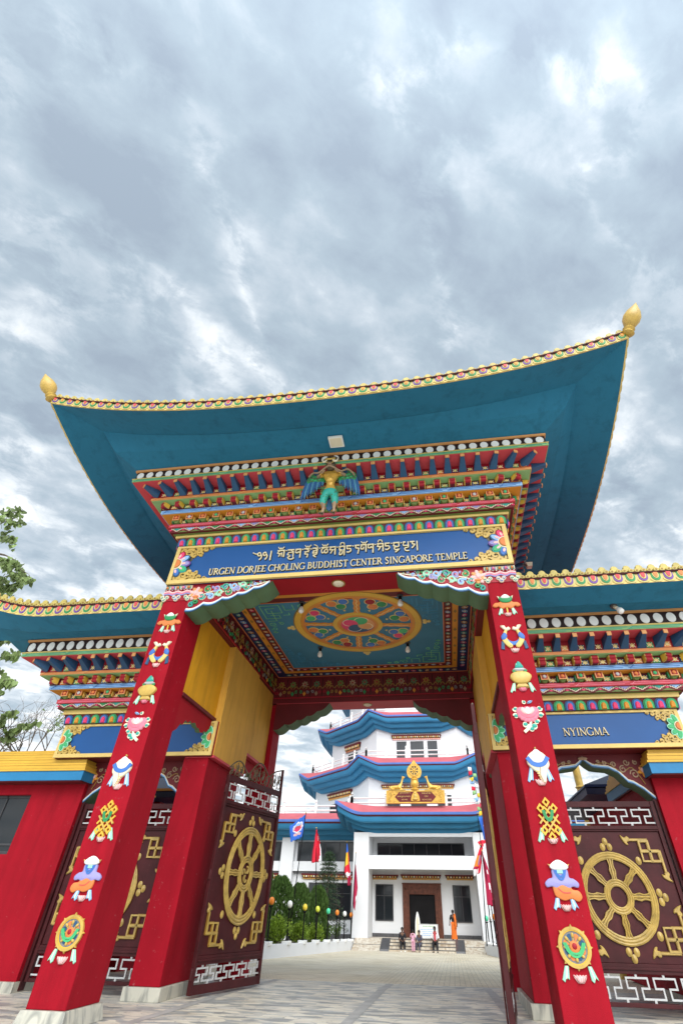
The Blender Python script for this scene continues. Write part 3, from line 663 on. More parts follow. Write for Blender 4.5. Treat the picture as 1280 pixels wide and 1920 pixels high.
# ---------------------------------------------------------------- lettering
def glyphs():
    T, t = .15, .075; G = {}
    def sf(x, y, w=.30): return ([(x - w / 2, y), (x + w / 2, y)], .05)
    def stem(x, y0=0, y1=1): return [([(x, y0), (x, y1)], T)]
    def st(x): return stem(x) + [sf(x, .02), sf(x, .98)]
    G['U'] = (.80, [([(.14, 1), (.14, .3), (.2, .1), (.38, .0), (.56, .1), (.63, .3), (.63, 1)], [T, T, T * .9, t * 1.2, t, t, t]), sf(.14, .98), sf(.63, .98, .24)])
    bowl = lambda y0, y1, x=.14, r=.5: ([(x, y1), (x + r * .5, y1), (x + r * .86, y1 - (y1 - y0) * .18), (x + r, (y0 + y1) / 2), (x + r * .86, y0 + (y1 - y0) * .18), (x + r * .5, y0), (x, y0)], [t, t, T * .8, T, T * .8, t, t])
    G['R'] = (.78, st(.14) + [bowl(.5, .97, .14, .42), ([(.36, .5), (.5, .28), (.76, 0)], T)])
    G['P'] = (.66, st(.14) + [bowl(.46, .97, .14, .44)])
    G['B'] = (.70, st(.14) + [bowl(.53, .97, .14, .38), bowl(.02, .53, .14, .48)])
    G['D'] = (.84, st(.14) + [bowl(.03, .97, .14, .62)])
    arc = lambda a0, a1, n=14, r=.43, w=(T, t): ([(.46 + r * cos(radians(a0 + (a1 - a0) * i / n)), .5 + .5 * sin(radians(a0 + (a1 - a0) * i / n))) for i in range(n + 1)], [t + (T - t) * abs(cos(radians(a0 + (a1 - a0) * i / n))) for i in range(n + 1)])
    G['O'] = (.92, [arc(0, 360, 20)]); G['C'] = (.82, [arc(48, 318), ([(.76, .78), (.76, .98)], .05)])
    G['G'] = (.90, [arc(48, 325), ([(.80, .05), (.80, .42)], T), sf(.78, .42, .26), ([(.76, .78), (.76, .98)], .05)])
    G['E'] = (.64, st(.14) + [([(.14, .97), (.56, .97), (.57, .82)], t), ([(.14, .52), (.46, .52)], t), ([(.14, .03), (.58, .03), (.60, .19)], t)])
    G['L'] = (.62, st(.14) + [([(.14, .03), (.56, .03), (.58, .2)], t)])
    G['N'] = (.88, [([(.15, 0), (.15, 1)], t), ([(.10, 1), (.74, .02)], T), ([(.74, 0), (.74, 1)], t), sf(.15, .02, .24), sf(.74, .98, .24), sf(.12, .98, .2)])
    G['M'] = (1.02, [([(.14, 0), (.16, 1)], t), ([(.16, 1), (.5, .06)], T), ([(.5, .06), (.84, 1)], t), ([(.84, 1), (.88, 0)], T), sf(.14, .02, .22), sf(.88, .02, .26)])
    G['H'] = (.86, st(.15) + st(.70) + [([(.15, .52), (.70, .52)], t)])
    G['I'] = (.36, st(.18)); G['J'] = (.40, [([(.22, 1), (.22, .05), (.16, -.14), (.02, -.2)], [T, T, t, t]), sf(.22, .98)])
    G['A'] = (.80, [([(.05, 0), (.38, 1)], t), ([(.36, 1), (.72, 0)], T), ([(.17, .34), (.60, .34)], t), sf(.07, .02, .22), sf(.72, .02, .26)])
    G['S'] = (.62, [spl2([(.50, .82), (.40, .96), (.25, .98), (.12, .84), (.16, .64), (.36, .48), (.48, .32), (.44, .1), (.26, .02), (.08, .1)], T * .85), ([(.50, .80), (.50, .98)], .05), ([(.08, .04), (.08, .22)], .05)])
    G['T'] = (.70, stem(.35) + [sf(.35, .02), ([(.05, .82), (.06, .97), (.64, .97), (.65, .82)], t)])
    G['Y'] = (.76, [([(.08, 1), (.38, .48)], T), ([(.66, 1), (.38, .48)], t), ([(.38, .5), (.38, 0)], T), sf(.38, .02), sf(.1, .98, .24), sf(.66, .98, .22)])
    G[' '] = (.30, [])
    return G
def spl2(pts, w): return (spl(pts, 3, False), w)
GLY = glyphs()
def text_width(s): return sum(GLY[c][0] for c in s) + .06 * (len(s) - 1)
def write(b, s, F, x0, x1, base, h, d0, d1, m, shadow=None):
    k = (x1 - x0) / text_width(s); x = x0
    for c in s:
        w, strokes = GLY[c]
        for pts, ww in strokes:
            q = [(x + px_ * k, base + py_ * h) for px_, py_ in pts]
            wk = [a * h * .76 for a in ww] if isinstance(ww, (list, tuple)) else ww * h * .76
            if shadow: b.ribbon([(u + .008, v - .010) for u, v in q], [a + .008 for a in wk] if isinstance(wk, list) else wk + .008, F, 0, d0 + .002, shadow)
            b.ribbon(q, wk, F, d0, d1, m)
        x += (w + .06) * k
# Tibetan clusters: strokes in a box, head line at 1, feet at 0, vowels above, stacked letters below
TH = ([(0, 1), (1, 1)], .16)
TIB = {
 'yig': (1.9, [(spl([(-.5, .95), (-.1, .75), (.35, .62)], 4, False), .10), (spl([(.75, .55), (.55, .9), (.25, .75), (.4, .4), (.8, .5), (.85, .1), (.6, -.2)], 4, False), .13), (spl([(1.55, .55), (1.35, .9), (1.05, .75), (1.2, .4), (1.6, .5), (1.65, .1), (1.4, -.2)], 4, False), .13)]),
 '|': (.42, [([(.2, 1.05), (.2, -.35)], .14)]), '.': (.22, [([(.04, .98), (.16, .9)], .14)]), ' ': (.5, []),
 'o': None,
 'a': (1.15, [([(.05, 1), (1.1, 1)], .15), (spl([(.35, 1), (.1, .62), (.42, .5), (.3, .1)], 4, False), .11), ([(.42, .5), (.72, .6), (.72, .1)], .10), ([(1.02, 1), (1.02, .0)], .15)]),
 'rgya': (1.0, [([(.02, 1), (.95, 1)], .15), ([(.45, 1), (.7, .75), (.9, .72)], .12), (spl([(.2, .62), (.05, .3), (.32, .2)], 4, False), .11), ([(.15, .62), (.88, .62)], .11), ([(.85, .62), (.85, .0)], .13), (spl([(.5, .1), (.15, -.15), (.5, -.42), (.95, -.3), (.85, -.05)], 4, False), .12)]),
 'na': (.9, [([(.02, 1), (.88, 1)], .15), (spl([(.18, 1), (.1, .55), (.45, .5), (.5, .72)], 4, False), .11), ([(.78, 1), (.78, -.25)], .15), ([(.45, .5), (.78, .6)], .09)]),
 'rdo': (.85, [([(.02, 1), (.8, 1)], .15), ([(.4, 1), (.55, .78), (.8, .74)], .12), ([(.1, .55), (.75, .55)], .12), (spl([(.3, .55), (.2, .2), (.6, .15), (.5, -.3)], 4, False), .12)]),
 'rje': (.85, [([(.02, 1), (.8, 1)], .15), ([(.4, 1), (.55, .8), (.8, .76)], .12), ([(.1, .6), (.75, .6)], .12), (spl([(.2, .6), (.1, .25), (.6, .32)], 4, False), .11), (spl([(.7, .6), (.6, .1), (.2, -.05), (.55, -.35)], 4, False), .12)]),
 'cho': (1.05, [([(.02, 1), (1.0, 1)], .15), (spl([(.5, 1), (.1, .75), (.15, .25), (.45, .3), (.5, .6)], 4, False), .12), (spl([(.5, .6), (.6, .2), (.95, .3), (.85, .75), (.5, .6)], 4, False), .12)]),
 'sa': (1.0, [([(.02, 1), (.96, 1)], .15), (spl([(.3, 1), (.12, .6), (.5, .55), (.25, .05)], 4, False), .12), ([(.5, .55), (.88, .62)], .1), ([(.88, 1), (.88, -.15)], .15)]),
 'gli': (.95, [([(.02, 1), (.9, 1)], .15), (spl([(.18, 1), (.1, .55), (.38, .5)], 4, False), .12), ([(.80, 1), (.80, .45)], .14), ([(.1, .42), (.85, .42)], .1), (spl([(.25, .42), (.15, -.2), (.5, -.1), (.55, .3)], 4, False), .12), ([(.8, .42), (.8, -.35)], .13)]),
 'nga': (.8, [([(.02, 1), (.75, 1)], .15), (spl([(.15, 1), (.15, .6), (.55, .6), (.68, .3), (.35, .05), (.1, .15)], 4, False), .13)]),
 'da': (.75, [([(.02, 1), (.7, 1)], .15), (spl([(.2, 1), (.2, .6), (.6, .5), (.5, -.25)], 4, False), .13)]),
 'ga': (.9, [([(.02, 1), (.88, 1)], .15), (spl([(.18, 1), (.08, .45), (.4, .4), (.45, .7)], 4, False), .12), ([(.78, 1), (.78, -.05)], .15)]),
 'gha': (.95, [([(.02, 1), (.9, 1)], .15), (spl([(.18, 1), (.08, .55), (.4, .5)], 4, False), .12), ([(.80, 1), (.80, .4)], .14), (spl([(.75, .4), (.2, .3), (.3, -.05), (.8, .0), (.3, -.4)], 4, False), .12)]),
 'pu': (.9, [([(.05, 1), (.4, 1)], .15), (spl([(.15, 1), (.12, .5), (.75, .5)], 4, False), .12), ([(.76, 1.05), (.76, .2)], .14), (spl([(.76, .2), (.3, .1), (.4, -.25), (.85, -.3)], 4, False), .12)]),
 'ra': (.7, [([(.02, 1), (.66, 1)], .15), (spl([(.35, 1), (.35, .65), (.65, .55), (.25, .05)], 4, False), .13)]),
}
TIBVO = [spl([(.1, 1.55), (.35, 1.22), (.5, 1.4), (.65, 1.22), (.95, 1.55)], 3, False)]
TIBVE = [spl([(.15, 1.55), (.4, 1.45), (.7, 1.2)], 3, False)]
TIBVI = [spl([(.2, 1.22), (.3, 1.55), (.7, 1.5), (.75, 1.2)], 3, False)]
TSEQ = ['yig', '|', ' ', ('a', TIBVO), '.', 'rgya', 'na', '.', ('rdo', TIBVO), '.', ('rje', TIBVE), '.', ('cho', TIBVO), 'sa', '.', ('gli', TIBVI), 'nga', '.', 'da', ('ga', TIBVO), 'na', '.', ('sa', TIBVI), 'nga', '.', 'gha', '.', 'pu', 'ra', '|']
def write_tib(b, seq, F, x0, x1, base, h, d0, d1, m, shadow=None):
    W_ = sum(TIB[c if isinstance(c, str) else c[0]][0] + .07 for c in seq); k = (x1 - x0) / W_; x = x0
    for c in seq:
        g, extra = (c, []) if isinstance(c, str) else c
        w, strokes = TIB[g]
        for pts, ww in list(strokes) + [(e, .10) for e in extra]:
            q = [(x + u * k, base + v * h) for u, v in pts]
            if shadow: b.ribbon([(u + .008, v - .010) for u, v in q], ww * h + .012, F, 0, d0 + .002, shadow)
            b.ribbon(q, ww * h, F, d0, d1, m)
        x += (w + .07) * k

# ---------------------------------------------------------------- carved scrolls and reliefs
def scrollwork(b, F, cx, cy, s, su, sv, m, d=.03, seed=0):
    """a cluster of carved spirals filling a quarter of a board corner; su, sv mirror it"""
    def f2(pts): return [(cx + su * u * s, cy + sv * v * s) for u, v in pts]
    for (x, y, r, a, t) in ((.22, .72, .15, 0, 1.3), (.52, .80, .12, 2.5, -1.3), (.76, .86, .08, 1.0, 1.2), (.14, .42, .11, 4.0, -1.2), (.42, .52, .09, 1.2, 1.2), (.95, .92, .05, 0, 1.1), (.64, .64, .06, 3, -1.1), (.10, .90, .07, 2, 1.1), (.30, .95, .05, 1, 1.1)):
        sp = spiral(x, y, r, r * .25, a, t, 14); b.ribbon(f2(sp), [.050 * s * (1 - .5 * i / 14) for i in range(15)], F, .002, d, m)
        e = (x + r * 1.0 * cos(a + 1.1), y + r * sin(a + 1.1))
        b.prism(f2([(e[0] + .05 * cos(a), e[1] + .05 * sin(a)), (e[0] - .03, e[1] + .06), (e[0] + .03 * cos(a + 2), e[1] - .05)]), F, .002, d * .9, m)
    b.ribbon(f2(spl([(.05, .3), (.2, .55), (.38, .68), (.6, .78), (1.08, .96)], 4, False)), .05 * s, F, .002, d * .8, m)
def board_end(b, F, x_edge, dirn, z0, z1, w, petals):
    """flower and gold scrolls at one end of a name board"""
    zc = (z0 + z1) / 2; h = (z1 - z0) / 2
    for sv in (1, -1): scrollwork(b, F, x_edge, zc, 1.0, 1, 1, 'gold', .0) if False else None
    def sc(sv):
        FF = F; s_ = h
        O = (x_edge, zc)
        for (x, y, r, a, t) in ((.55, .70, .26, .5, 1.4), (1.05, .80, .18, 2.5, -1.3), (1.45, .86, .12, 1.0, 1.3), (.22, .86, .12, 4.0, -1.2), (.85, .52, .13, 1.2, 1.2), (1.75, .92, .07, 0, 1.1), (1.22, .60, .08, 3, -1.1), (.30, .55, .08, 2, 1.1)):
            sp = spiral(x, y, r, r * .2, a, t, 16)
            b.ribbon([(O[0] - dirn * u * s_, O[1] + sv * v * s_) for u, v in sp], [.15 * s_ * (1 - .5 * i / 16) for i in range(17)], FF, .004, .034, 'gold')
            for q in range(3):
                aa = a + .6 + q * .7; ex, ey = x + r * 1.15 * cos(aa), y + r * 1.15 * sin(aa)
                b.prism(ell(O[0] - dirn * ex * s_, O[1] + sv * min(.95, ey) * s_, .085 * s_, .06 * s_, 8, rot=aa), FF, .004, .028, 'gold', .01)
    b.prism([(x_edge, z0), (x_edge, z1), (x_edge - dirn * h * 1.75, z1), (x_edge - dirn * h * 1.45, zc + h * .78), (x_edge - dirn * h * 1.12, zc + h * .58), (x_edge - dirn * h * .86, zc + h * .40), (x_edge - dirn * h * .70, zc + h * .12), (x_edge - dirn * h * .70, zc - h * .12), (x_edge - dirn * h * .86, zc - h * .40), (x_edge - dirn * h * 1.12, zc - h * .58), (x_edge - dirn * h * 1.45, zc - h * .78), (x_edge - dirn * h * 1.75, z0)], F, 0, .003, 'bronze')
    sc(1); sc(-1)
    n = 5 if len(petals) > 1 else 5
    for i in range(n):
        a = -pi / 2 + pi * (i + .5) / n; cx, cy = x_edge - dirn * cos(a) * h * .46, zc + sin(a) * h * .50; rot = atan2(sin(a), -dirn * cos(a))
        c = petals[i % len(petals)]
        b.prism(ell(cx, cy, h * .34, h * .215, 12, rot=rot), F, .03, .05, ('rafter_blue', 'teal', 'purple', 'rafter_blue', 'crimson')[i % 5] if len(petals) > 1 else 'mint', .006)
        b.prism(ell(cx, cy, h * .28, h * .14, 12, rot=rot), F, .05, .062, c, .006)
        if len(petals) > 1: b.prism(ell(cx - dirn * -.03 * h, cy, h * .12, h * .06, 8, rot=rot), F, .062, .07, 'pink_pale')
    for r_, m, d in ((.34, 'cream', .072), (.29, 'gold_dark', .078), (.25, 'orange', .09)):
        b.prism([(x_edge, zc - h * r_)] + [(x_edge - dirn * h * r_ * cos(t), zc + h * r_ * sin(t)) for t in [-pi / 2 + pi * k / 10 for k in range(11)]][1:-1] + [(x_edge, zc + h * r_)], F, .03, d, m, .006)

def relief(kind, s):
    """one of the eight emblems on the gate pillars; s mirrors it. Local: x across, z up, -y out"""
    b = MB(); F = fr((0, 0, 0)); cnt = [0]
    def P(pts, m, d0=0, d1=.05, bev=.02, sm=True, k=5): cnt[0] += 1; b.prism([(s * u, v) for u, v in (spl(pts, k) if sm else pts)], F, d0, d1 + .0006 * (cnt[0] % 13), m, min(bev, .016))
    def Rb(pts, w, m, d0=0, d1=.05, closed=False): b.ribbon([(s * u, v) for u, v in pts], w, F, d0, d1, m, closed)
    def lotus(y, c='pink_pale', k=1.0):
        for a in (-.055, .055, -.028, .028, 0): P([(a * .6 * k, y), (a * k - .022 * k, y + .05 * k), (a * 1.5 * k, y + .085 * k), (a * k + .022 * k, y + .05 * k)], c, 0, .035 + .02 * (abs(a) < .03), .01)
    def ribbons(y0, y1, x0, x1, c):
        for g in (-1, 1):
            P([(g * x0 - .025, y0), (g * x0 + .025, y0), (g * x1 + .045, y1 + .01), (g * x1 + .01, y1 + .035), (g * x1 - .02, y1 - .015), (g * x1 - .05, y1 + .01)], c, 0, .03, .008, False)
            Rb([(g * x0, y0), (g * (x1 - .005), y1 + .02)], .012, 'cream', .03, .036)
    def scarf(y, w, h, c):
        for k in range(2): Rb(spl([(-w + k * .026, y + h * .55), (-w * .75 + k * .018, y - h * (.02 - .12 * k)), (-w * .36, y - h * (.38 - .2 * k)), (0, y - h * (.48 - .22 * k)), (w * .36, y - h * (.38 - .2 * k)), (w * .75 - k * .018, y - h * (.02 - .12 * k)), (w - k * .022, y + h * .55)], 3, False), .026 - .003 * k, c, .04, .070 + .004 * k)
    if kind == 'parasol':
        ribbons(-.06, -.22, .11, .15, 'mint'); Rb([(0, -.05), (0, -.22)], .03, 'yellow', 0, .03); lotus(-.26, k=.9)
        P([(-.29, -.02), (-.24, .05), (-.15, .06), (-.1, .09), (.1, .09), (.15, .06), (.24, .05), (.29, -.02), (.22, -.05), (.17, -.03), (.1, -.09), (0, -.06), (-.1, -.09), (-.17, -.03), (-.22, -.05)], 'orange', 0, .05, .014)
        P([(-.14, .19), (-.13, .10), (-.06, .05), (.06, .05), (.13, .10), (.14, .19), (0, .16)], 'green', .05, .085, .02); P([(-.10, .16), (0, .24), (.10, .16), (0, .14)], 'white', .05, .10, .02)
        for g in (-1, 1): P([(g * .10, .17), (g * .17, .21), (g * .14, .13)], 'cream', .05, .08, .01, False)
    if kind == 'fish':
        for g in (-1, 1):
            P([(g * .05, -.19), (g * .11, -.19), (g * .21, -.06), (g * .20, .06), (g * .13, .19), (g * .09, .17), (g * .12, .04), (g * .10, -.06), (g * .03, -.15)], 'gold_pale', 0, .06, .010)
            P([(g * .22, -.03), (g * .225, .05), (g * .15, .12), (g * .11, .05), (g * .15, -.02)], 'blue', .03, .07, .01)
            P([(g * .09, .17), (g * .02, .20), (g * .05, .25), (g * .10, .23), (g * .13, .28), (g * .21, .28), (g * .17, .22), (g * .13, .18)], 'cream', 0, .06, .02)
            P([(g * .18, -.05), (g * .24, -.06), (g * .27, -.22), (g * .20, -.24)], 'rafter_blue', 0, .03, .008, False); b.ball((s * g * .075, -.055, -.165), .012, 'dark_grey', 6, 4)
        Rb(spl([(-.16, -.02), (-.08, -.09), (0, -.11), (.08, -.09), (.16, -.02)], 4, False), .07, 'blue', 0, .045); lotus(-.30)
    if kind == 'vase':
        ribbons(-.12, -.29, .14, .19, 'mint'); lotus(-.28, 'pink')
        P([(-.06, -.13), (.06, -.13), (.11, -.19), (.10, -.22), (-.10, -.22), (-.11, -.19)], 'gold', 0, .06, .015)
        P([(-.10, .08), (.10, .08), (.19, .02), (.185, -.05), (.09, -.13), (-.09, -.13), (-.185, -.05), (-.19, .02)], 'gold', 0, .09, .05)
        for a in (-.5, 0, .5): Rb([(.17 * a, -.03), (.11 * a, -.12)], .012, 'gold_dark', .09, .094)
        scarf(.05, .13, .13, 'green'); P([(-.12, .12), (-.07, .16), (.07, .16), (.12, .12), (0, .10)], 'grey_paint', .03, .08, .02); Rb([(-.06, .10), (.06, .10)], .05, 'gold_pale', 0, .06)
        P([(-.07, .16), (-.06, .22), (0, .29), (.06, .22), (.07, .16)], 'teal', .03, .09, .03); P([(-.07, .19), (-.05, .25), (-.03, .22)], 'mint', .05, .09, .01)
    if kind == 'lotus_flower':
        Rb(spl([(.02, -.02), (.02, -.10), (-.02, -.18), (-.12, -.26)], 4, False), [.04] * 6 + [.05] * 7, 'cream', 0, .04)
        for x, y, r, a, t in ((.07, -.16, .06, 2.6, 1.2), (.13, -.09, .045, 0, 1.2), (-.08, -.13, .05, 0, -1.2), (-.21, .14, .045, 3, 1.2), (-.22, .02, .045, 3, -1.2), (.22, .14, .045, 0, -1.2), (.22, .02, .045, 0, 1.2), (-.03, .26, .03, 2, 1.1), (.02, -.21, .05, 1, 1.1)):
            Rb(spiral(x, y, r, r * .3, a, t, 12), .026, 'cream', 0, .03); P(ell(x, y, r * .8, r * .62, 8), 'teal', 0, .04, .01, False)
        for a in range(9):
            q = pi * a / 8 + pi; P(ell(.13 * cos(q), .04 + .10 * sin(q) + .03, .075, .058, 9, rot=q), 'pink', 0, .05, .02, False)
        for g in (-1, 1): P([(g * .05, .02), (g * .19, .06), (g * .18, .15), (g * .08, .16)], 'pink', 0, .055, .025)
        P(ell(0, .07, .155, .105, 18), 'pink', 0, .06, .03, False)
        for x in (-.075, .075, 0): P([(x * .6 - .045, .06), (x - .05, .11), (x * 1.15, .165), (x + .05, .11), (x * .6 + .045, .06), (x * .5, .035)], 'white' if x == 0 else 'pink_pale', .05, .085 if x == 0 else .075, .012)
        P([(.02, .24), (.06, .28), (.12, .28), (.08, .24)], 'sky_blue', 0, .04, .012)
    if kind == 'conch':
        ribbons(-.02, -.24, .12, .17, 'sky_blue'); lotus(-.30, k=1.1)
        P([(0, .22), (.10, .19), (.17, .10), (.18, .0), (.13, -.08), (.09, -.20), (.06, -.26), (.01, -.24), (-.03, -.12), (-.10, -.06), (-.17, .02), (-.17, .12), (-.09, .20)], 'cream', 0, .08, .045)
        Rb(spl([(.02, -.03), (.0, -.14), (.03, -.24)], 4, False), .012, 'tan', .08, .086); [Rb([(-.06 + .012 * k, -.09 - .035 * k), (.0, -.105 - .035 * k)], .012, 'gold_pale', .08, .088) for k in range(4)]
        Rb(spl([(-.17, .12), (-.10, .03), (0, -.0), (.10, .03), (.17, .12)], 4, False), .07, 'blue', .05, .095); P([(-.09, .17), (0, .25), (.09, .17), (0, .15)], 'white', .05, .09, .02); P(ell(0, .27, .015, .02, 8), 'gold', 0, .05, .008, False)
    if kind == 'endless_knot':
        ribbons(-.10, -.28, .13, .18, 'mint'); lotus(-.31, k=.9); q = .075
        def dm(cx, cy, r): Rb([(cx, cy + r), (cx + r, cy), (cx, cy - r), (cx - r, cy)], .038, 'yellow', 0, .05, True)
        cy = .015; w = lambda a, c: ((a - c) * .068, cy + (a + c) * .078)
        for k in (-1, 0, 1):
            Rb([w(k * .72, -1.5), w(k * .72, 1.5)], .026, 'yellow', 0, .046 + .004 * k); Rb([w(-1.5, k * .72), w(1.5, k * .72)], .026, 'gold', 0, .050 - .004 * k)
        for a, c in ((1.5, 1.5), (-1.5, -1.5), (1.72, .2), (.2, 1.72), (-1.72, -.2), (-.2, -1.72)): x0, y0 = w(a, c); Rb([(x0, y0 + .052), (x0 + .044, y0), (x0, y0 - .052), (x0 - .044, y0)], .026, 'yellow', 0, .054, True)
        scarf(.06, .08, .14, 'green')
    if kind == 'victory_banner':
        ribbons(-.16, -.29, .10, .13, 'sky_blue'); lotus(-.31, k=.9)
        P([(-.12, .0), (.10, .0), (.13, -.06), (.22, -.08), (.25, -.15), (.19, -.20), (.10, -.17), (.0, -.19), (-.09, -.16), (-.13, -.12)], 'orange', 0, .05, .012); Rb(spl([(-.07, -.05), (.0, -.10), (.10, -.10)], 3, False), .01, 'coral', .06, .064)
        P([(-.10, .18), (.10, .18), (.12, .08), (.18, .06), (.24, .01), (.22, -.04), (.15, -.03), (.09, -.05), (0, -.02), (-.09, -.05), (-.15, -.03), (-.22, -.04), (-.24, .01), (-.18, .06), (-.12, .08)], 'lavender', 0, .055, .012)
        P([(-.13, .22), (0, .29), (.13, .22), (.09, .17), (-.09, .17)], 'white', .04, .085, .02); scarf(.13, .09, .16, 'blue'); Rb([(-.04, .15), (.04, .15)], .05, 'mint', .05, .075)
        for g in (-1, 1): P([(g * .09, .22), (g * .16, .24), (g * .12, .19)], 'gold_pale', .03, .07, .01, False)
    if kind == 'dharma_wheel':
        ribbons(-.13, -.28, .15, .19, 'mint'); lotus(-.30, k=1.0); cy = .06
        P(ell(0, cy, .20, .20, 28), 'grey', 0, .03, 0, False); Rb(ell(0, cy, .20, .20, 32), .034, 'gold', 0, .06, True); Rb(ell(0, cy, .178, .178, 28), .016, 'yellow', .0, .05, True)
        for a in range(8):
            q = a * pi / 4 + pi / 8; e = lambda r, d=0: (r * cos(q + d), cy + r * sin(q + d))
            P([e(.05), e(.14, .22), e(.15), e(.14, -.22)], 'orange' if a % 2 else 'rafter_blue', .03, .036, 0, False)
            q += pi / 8; P(ell(e(.125)[0], e(.125)[1], .03, .02, 8, rot=q), 'gold', .03, .06, .012, False); Rb([e(.05), e(.12)], .015, 'gold', .03, .045)
            P([e(.21, .10), e(.245), e(.21, -.10)], 'gold', 0, .045, .006, False)
        P(ell(0, cy, .07, .07, 16), 'orange', .03, .06, .01, False); P(ell(0, cy + .01, .035, .035, 12), 'crimson', .06, .07, .01, False); scarf(cy - .03, .14, .14, 'green_bright')
    return b
RELIEFS = [('parasol', 6.42), ('fish', 5.66), ('vase', 4.87), ('lotus_flower', 4.13), ('conch', 3.33), ('endless_knot', 2.54), ('victory_banner', 1.74), ('dharma_wheel', .99)]
# ---------------------------------------------------------------- gate leaves
def gate_leaf(parent, w, zs, wheel, crested, sgn, hinge, rz):
    """iron gate leaf: zs = bottom, lower grille, panel, upper grille, top levels"""
    z0, g0, g1, p0, p1, h0, h1, z1 = zs; t = .06
    T = Matrix.Scale(-1, 4, (1, 0, 0)) if sgn < 0 else None
    def nb():
        b = MB(); b.T = T; b.flip = sgn < 0; return b
    b = nb(); fw = .075
    for x0, x1 in ((0, fw), (w - fw, w)): b.box(x0, x1, -t, t * .4, z0, z1, 'maroon')
    for a, c in ((z0, g0), (g1, p0), (p1, h0), (h1, z1)): b.box(fw, w - fw, -t * .85, t * .3, a, c, 'maroon')
    for a, c in ((g1, p0), (p1, h0)): b.box(fw, w - fw, -t * 1.25, -t * .85, (a + c) / 2 - .018, (a + c) / 2 + .018, 'maroon')
    b.box(fw, w - fw, -t * .30, t * .05, p0, p1, 'maroon')
    for z in (z0 + .3, (p0 + p1) / 2, z1 - .3): b.tube([(0, -.02, z - .09), (0, -.02, z + .09)], .035, 'maroon', 8)
    b.tube([(w - .05, t * .75, z0 + .02), (w - .05, t * .75, z0 + 1.5)], .014, 'maroon', 6); b.box(w - .09, w - .01, t * .4, t * 1.0, z0 + 1.1, z0 + 1.14, 'maroon')
    leaf = b.build('gate_leaf', None, bevel=.006)
    # fret grilles
    for a, c in ((g0, g1), (h0, h1)):
        b = nb(); F = fr((0, -.02, 0)); n = 5; pw = (w - 2 * fw) / n; y0, y1 = a + .05, c - .05; ym = (a + c) / 2
        pts = [(fw, y0)]
        for i in range(n):
            x = fw + i * pw; pts += [(x + .385 * pw, y0), (x + .385 * pw, ym - .0), (x + .115 * pw, ym), (x + .115 * pw, y1), (x + .885 * pw, y1), (x + .885 * pw, ym), (x + .615 * pw, ym), (x + .615 * pw, y0)]
            b.box(x + .46 * pw, x + .54 * pw, -.035, -.005, y1, c, 'grey_paint'); b.box(x - .02, x + .02, -.035, -.005, a, y0, 'grey_paint')
        pts.append((w - fw, y0)); b.ribbon(pts, .027, F, -.013, .013, 'grey_paint'); b.build('fret_grille', leaf)
    # wheel
    cx, cz, rx, rz_ = wheel; b = nb(); y = -t * .30
    def C3(k, d, n=40): return [(cx + rx * k * cos(2 * pi * i / n), y - d, cz + rz_ * k * sin(2 * pi * i / n)) for i in range(n)]
    for k, r in ((.98, .026), (.92, .03), (.86, .028)): b.tube(C3(k, .025), r, 'antique_gold', 6, True)
    b.ribbon([(p[0], p[2]) for p in C3(.92, 0)], rx * .15, fr((0, y, 0)), 0, .018, 'gold_dark', True)
    for k, r in ((.36, .024), (.30, .024), (.25, .022)): b.tube(C3(k, .03, 28), r, 'antique_gold', 6, True)
    b.ribbon([(p[0], p[2]) for p in C3(.30, 0, 28)], rx * .12, fr((0, y, 0)), 0, .02, 'gold_dark', True)
    if crested:
        for q in range(3): b.ribbon([(cx + rx * (u * cos(q * 2.094) - v * sin(q * 2.094)), cz + rz_ * (u * sin(q * 2.094) + v * cos(q * 2.094))) for u, v in spl([(.02, .02), (.10, .02), (.14, .10), (.06, .15)], 4, False)], .035, fr((0, y, 0)), 0, .04, 'antique_gold')
    for i in range(8):
        q = i * pi / 4; nseg = [(.36, .075), (.44, .06), (.52, .085), (.58, .095), (.62, .075), (.68, .06), (.76, .07), (.84, .10)]
        for off in (-1, 0, 1):
            path = [(cx + rx * k * cos(q) - wv * off * .8 * rx * sin(q), y - .02 - (.012 if off == 0 else .022), cz + rz_ * k * sin(q) + wv * off * .8 * rx * cos(q)) for k, wv in nseg]
            b.tube(path, .014 if off else .02, 'antique_gold', 5)
        b.ribbon([(cx + rx * k * cos(q), cz + rz_ * k * sin(q)) for k, wv in nseg], [wv * 1.6 * rx for k, wv in nseg], fr((0, y, 0)), 0, .02, 'antique_gold')
        jr = .062
        def jewel(dx, dz, k=1.0): b.lathe([(jr * k, 0), (jr * k, .014), (jr * k * .72, .024), (jr * k * .3, .04), (.001, .042)], (cx + dx, y, cz + dz), 'antique_gold', 14, (0, -1, 0), 1.2, .95)
        ox, oz = rx * cos(q), rz_ * sin(q)
        if i % 2: jewel(ox * 1.15, oz * 1.13, .95)
        else:
            ux, uz = cos(q), sin(q)
            for a_, c_ in ((.085, -.06), (.085, .06), (.18, 0)): jewel(ox + ux * a_ - uz * c_ * 1.15, oz + uz * a_ + ux * c_ * 1.15, .9)
    b.build('wheel_emblem', leaf)
    # corner knots
    m = .10; S = min(.62, (w - .2) * .30)
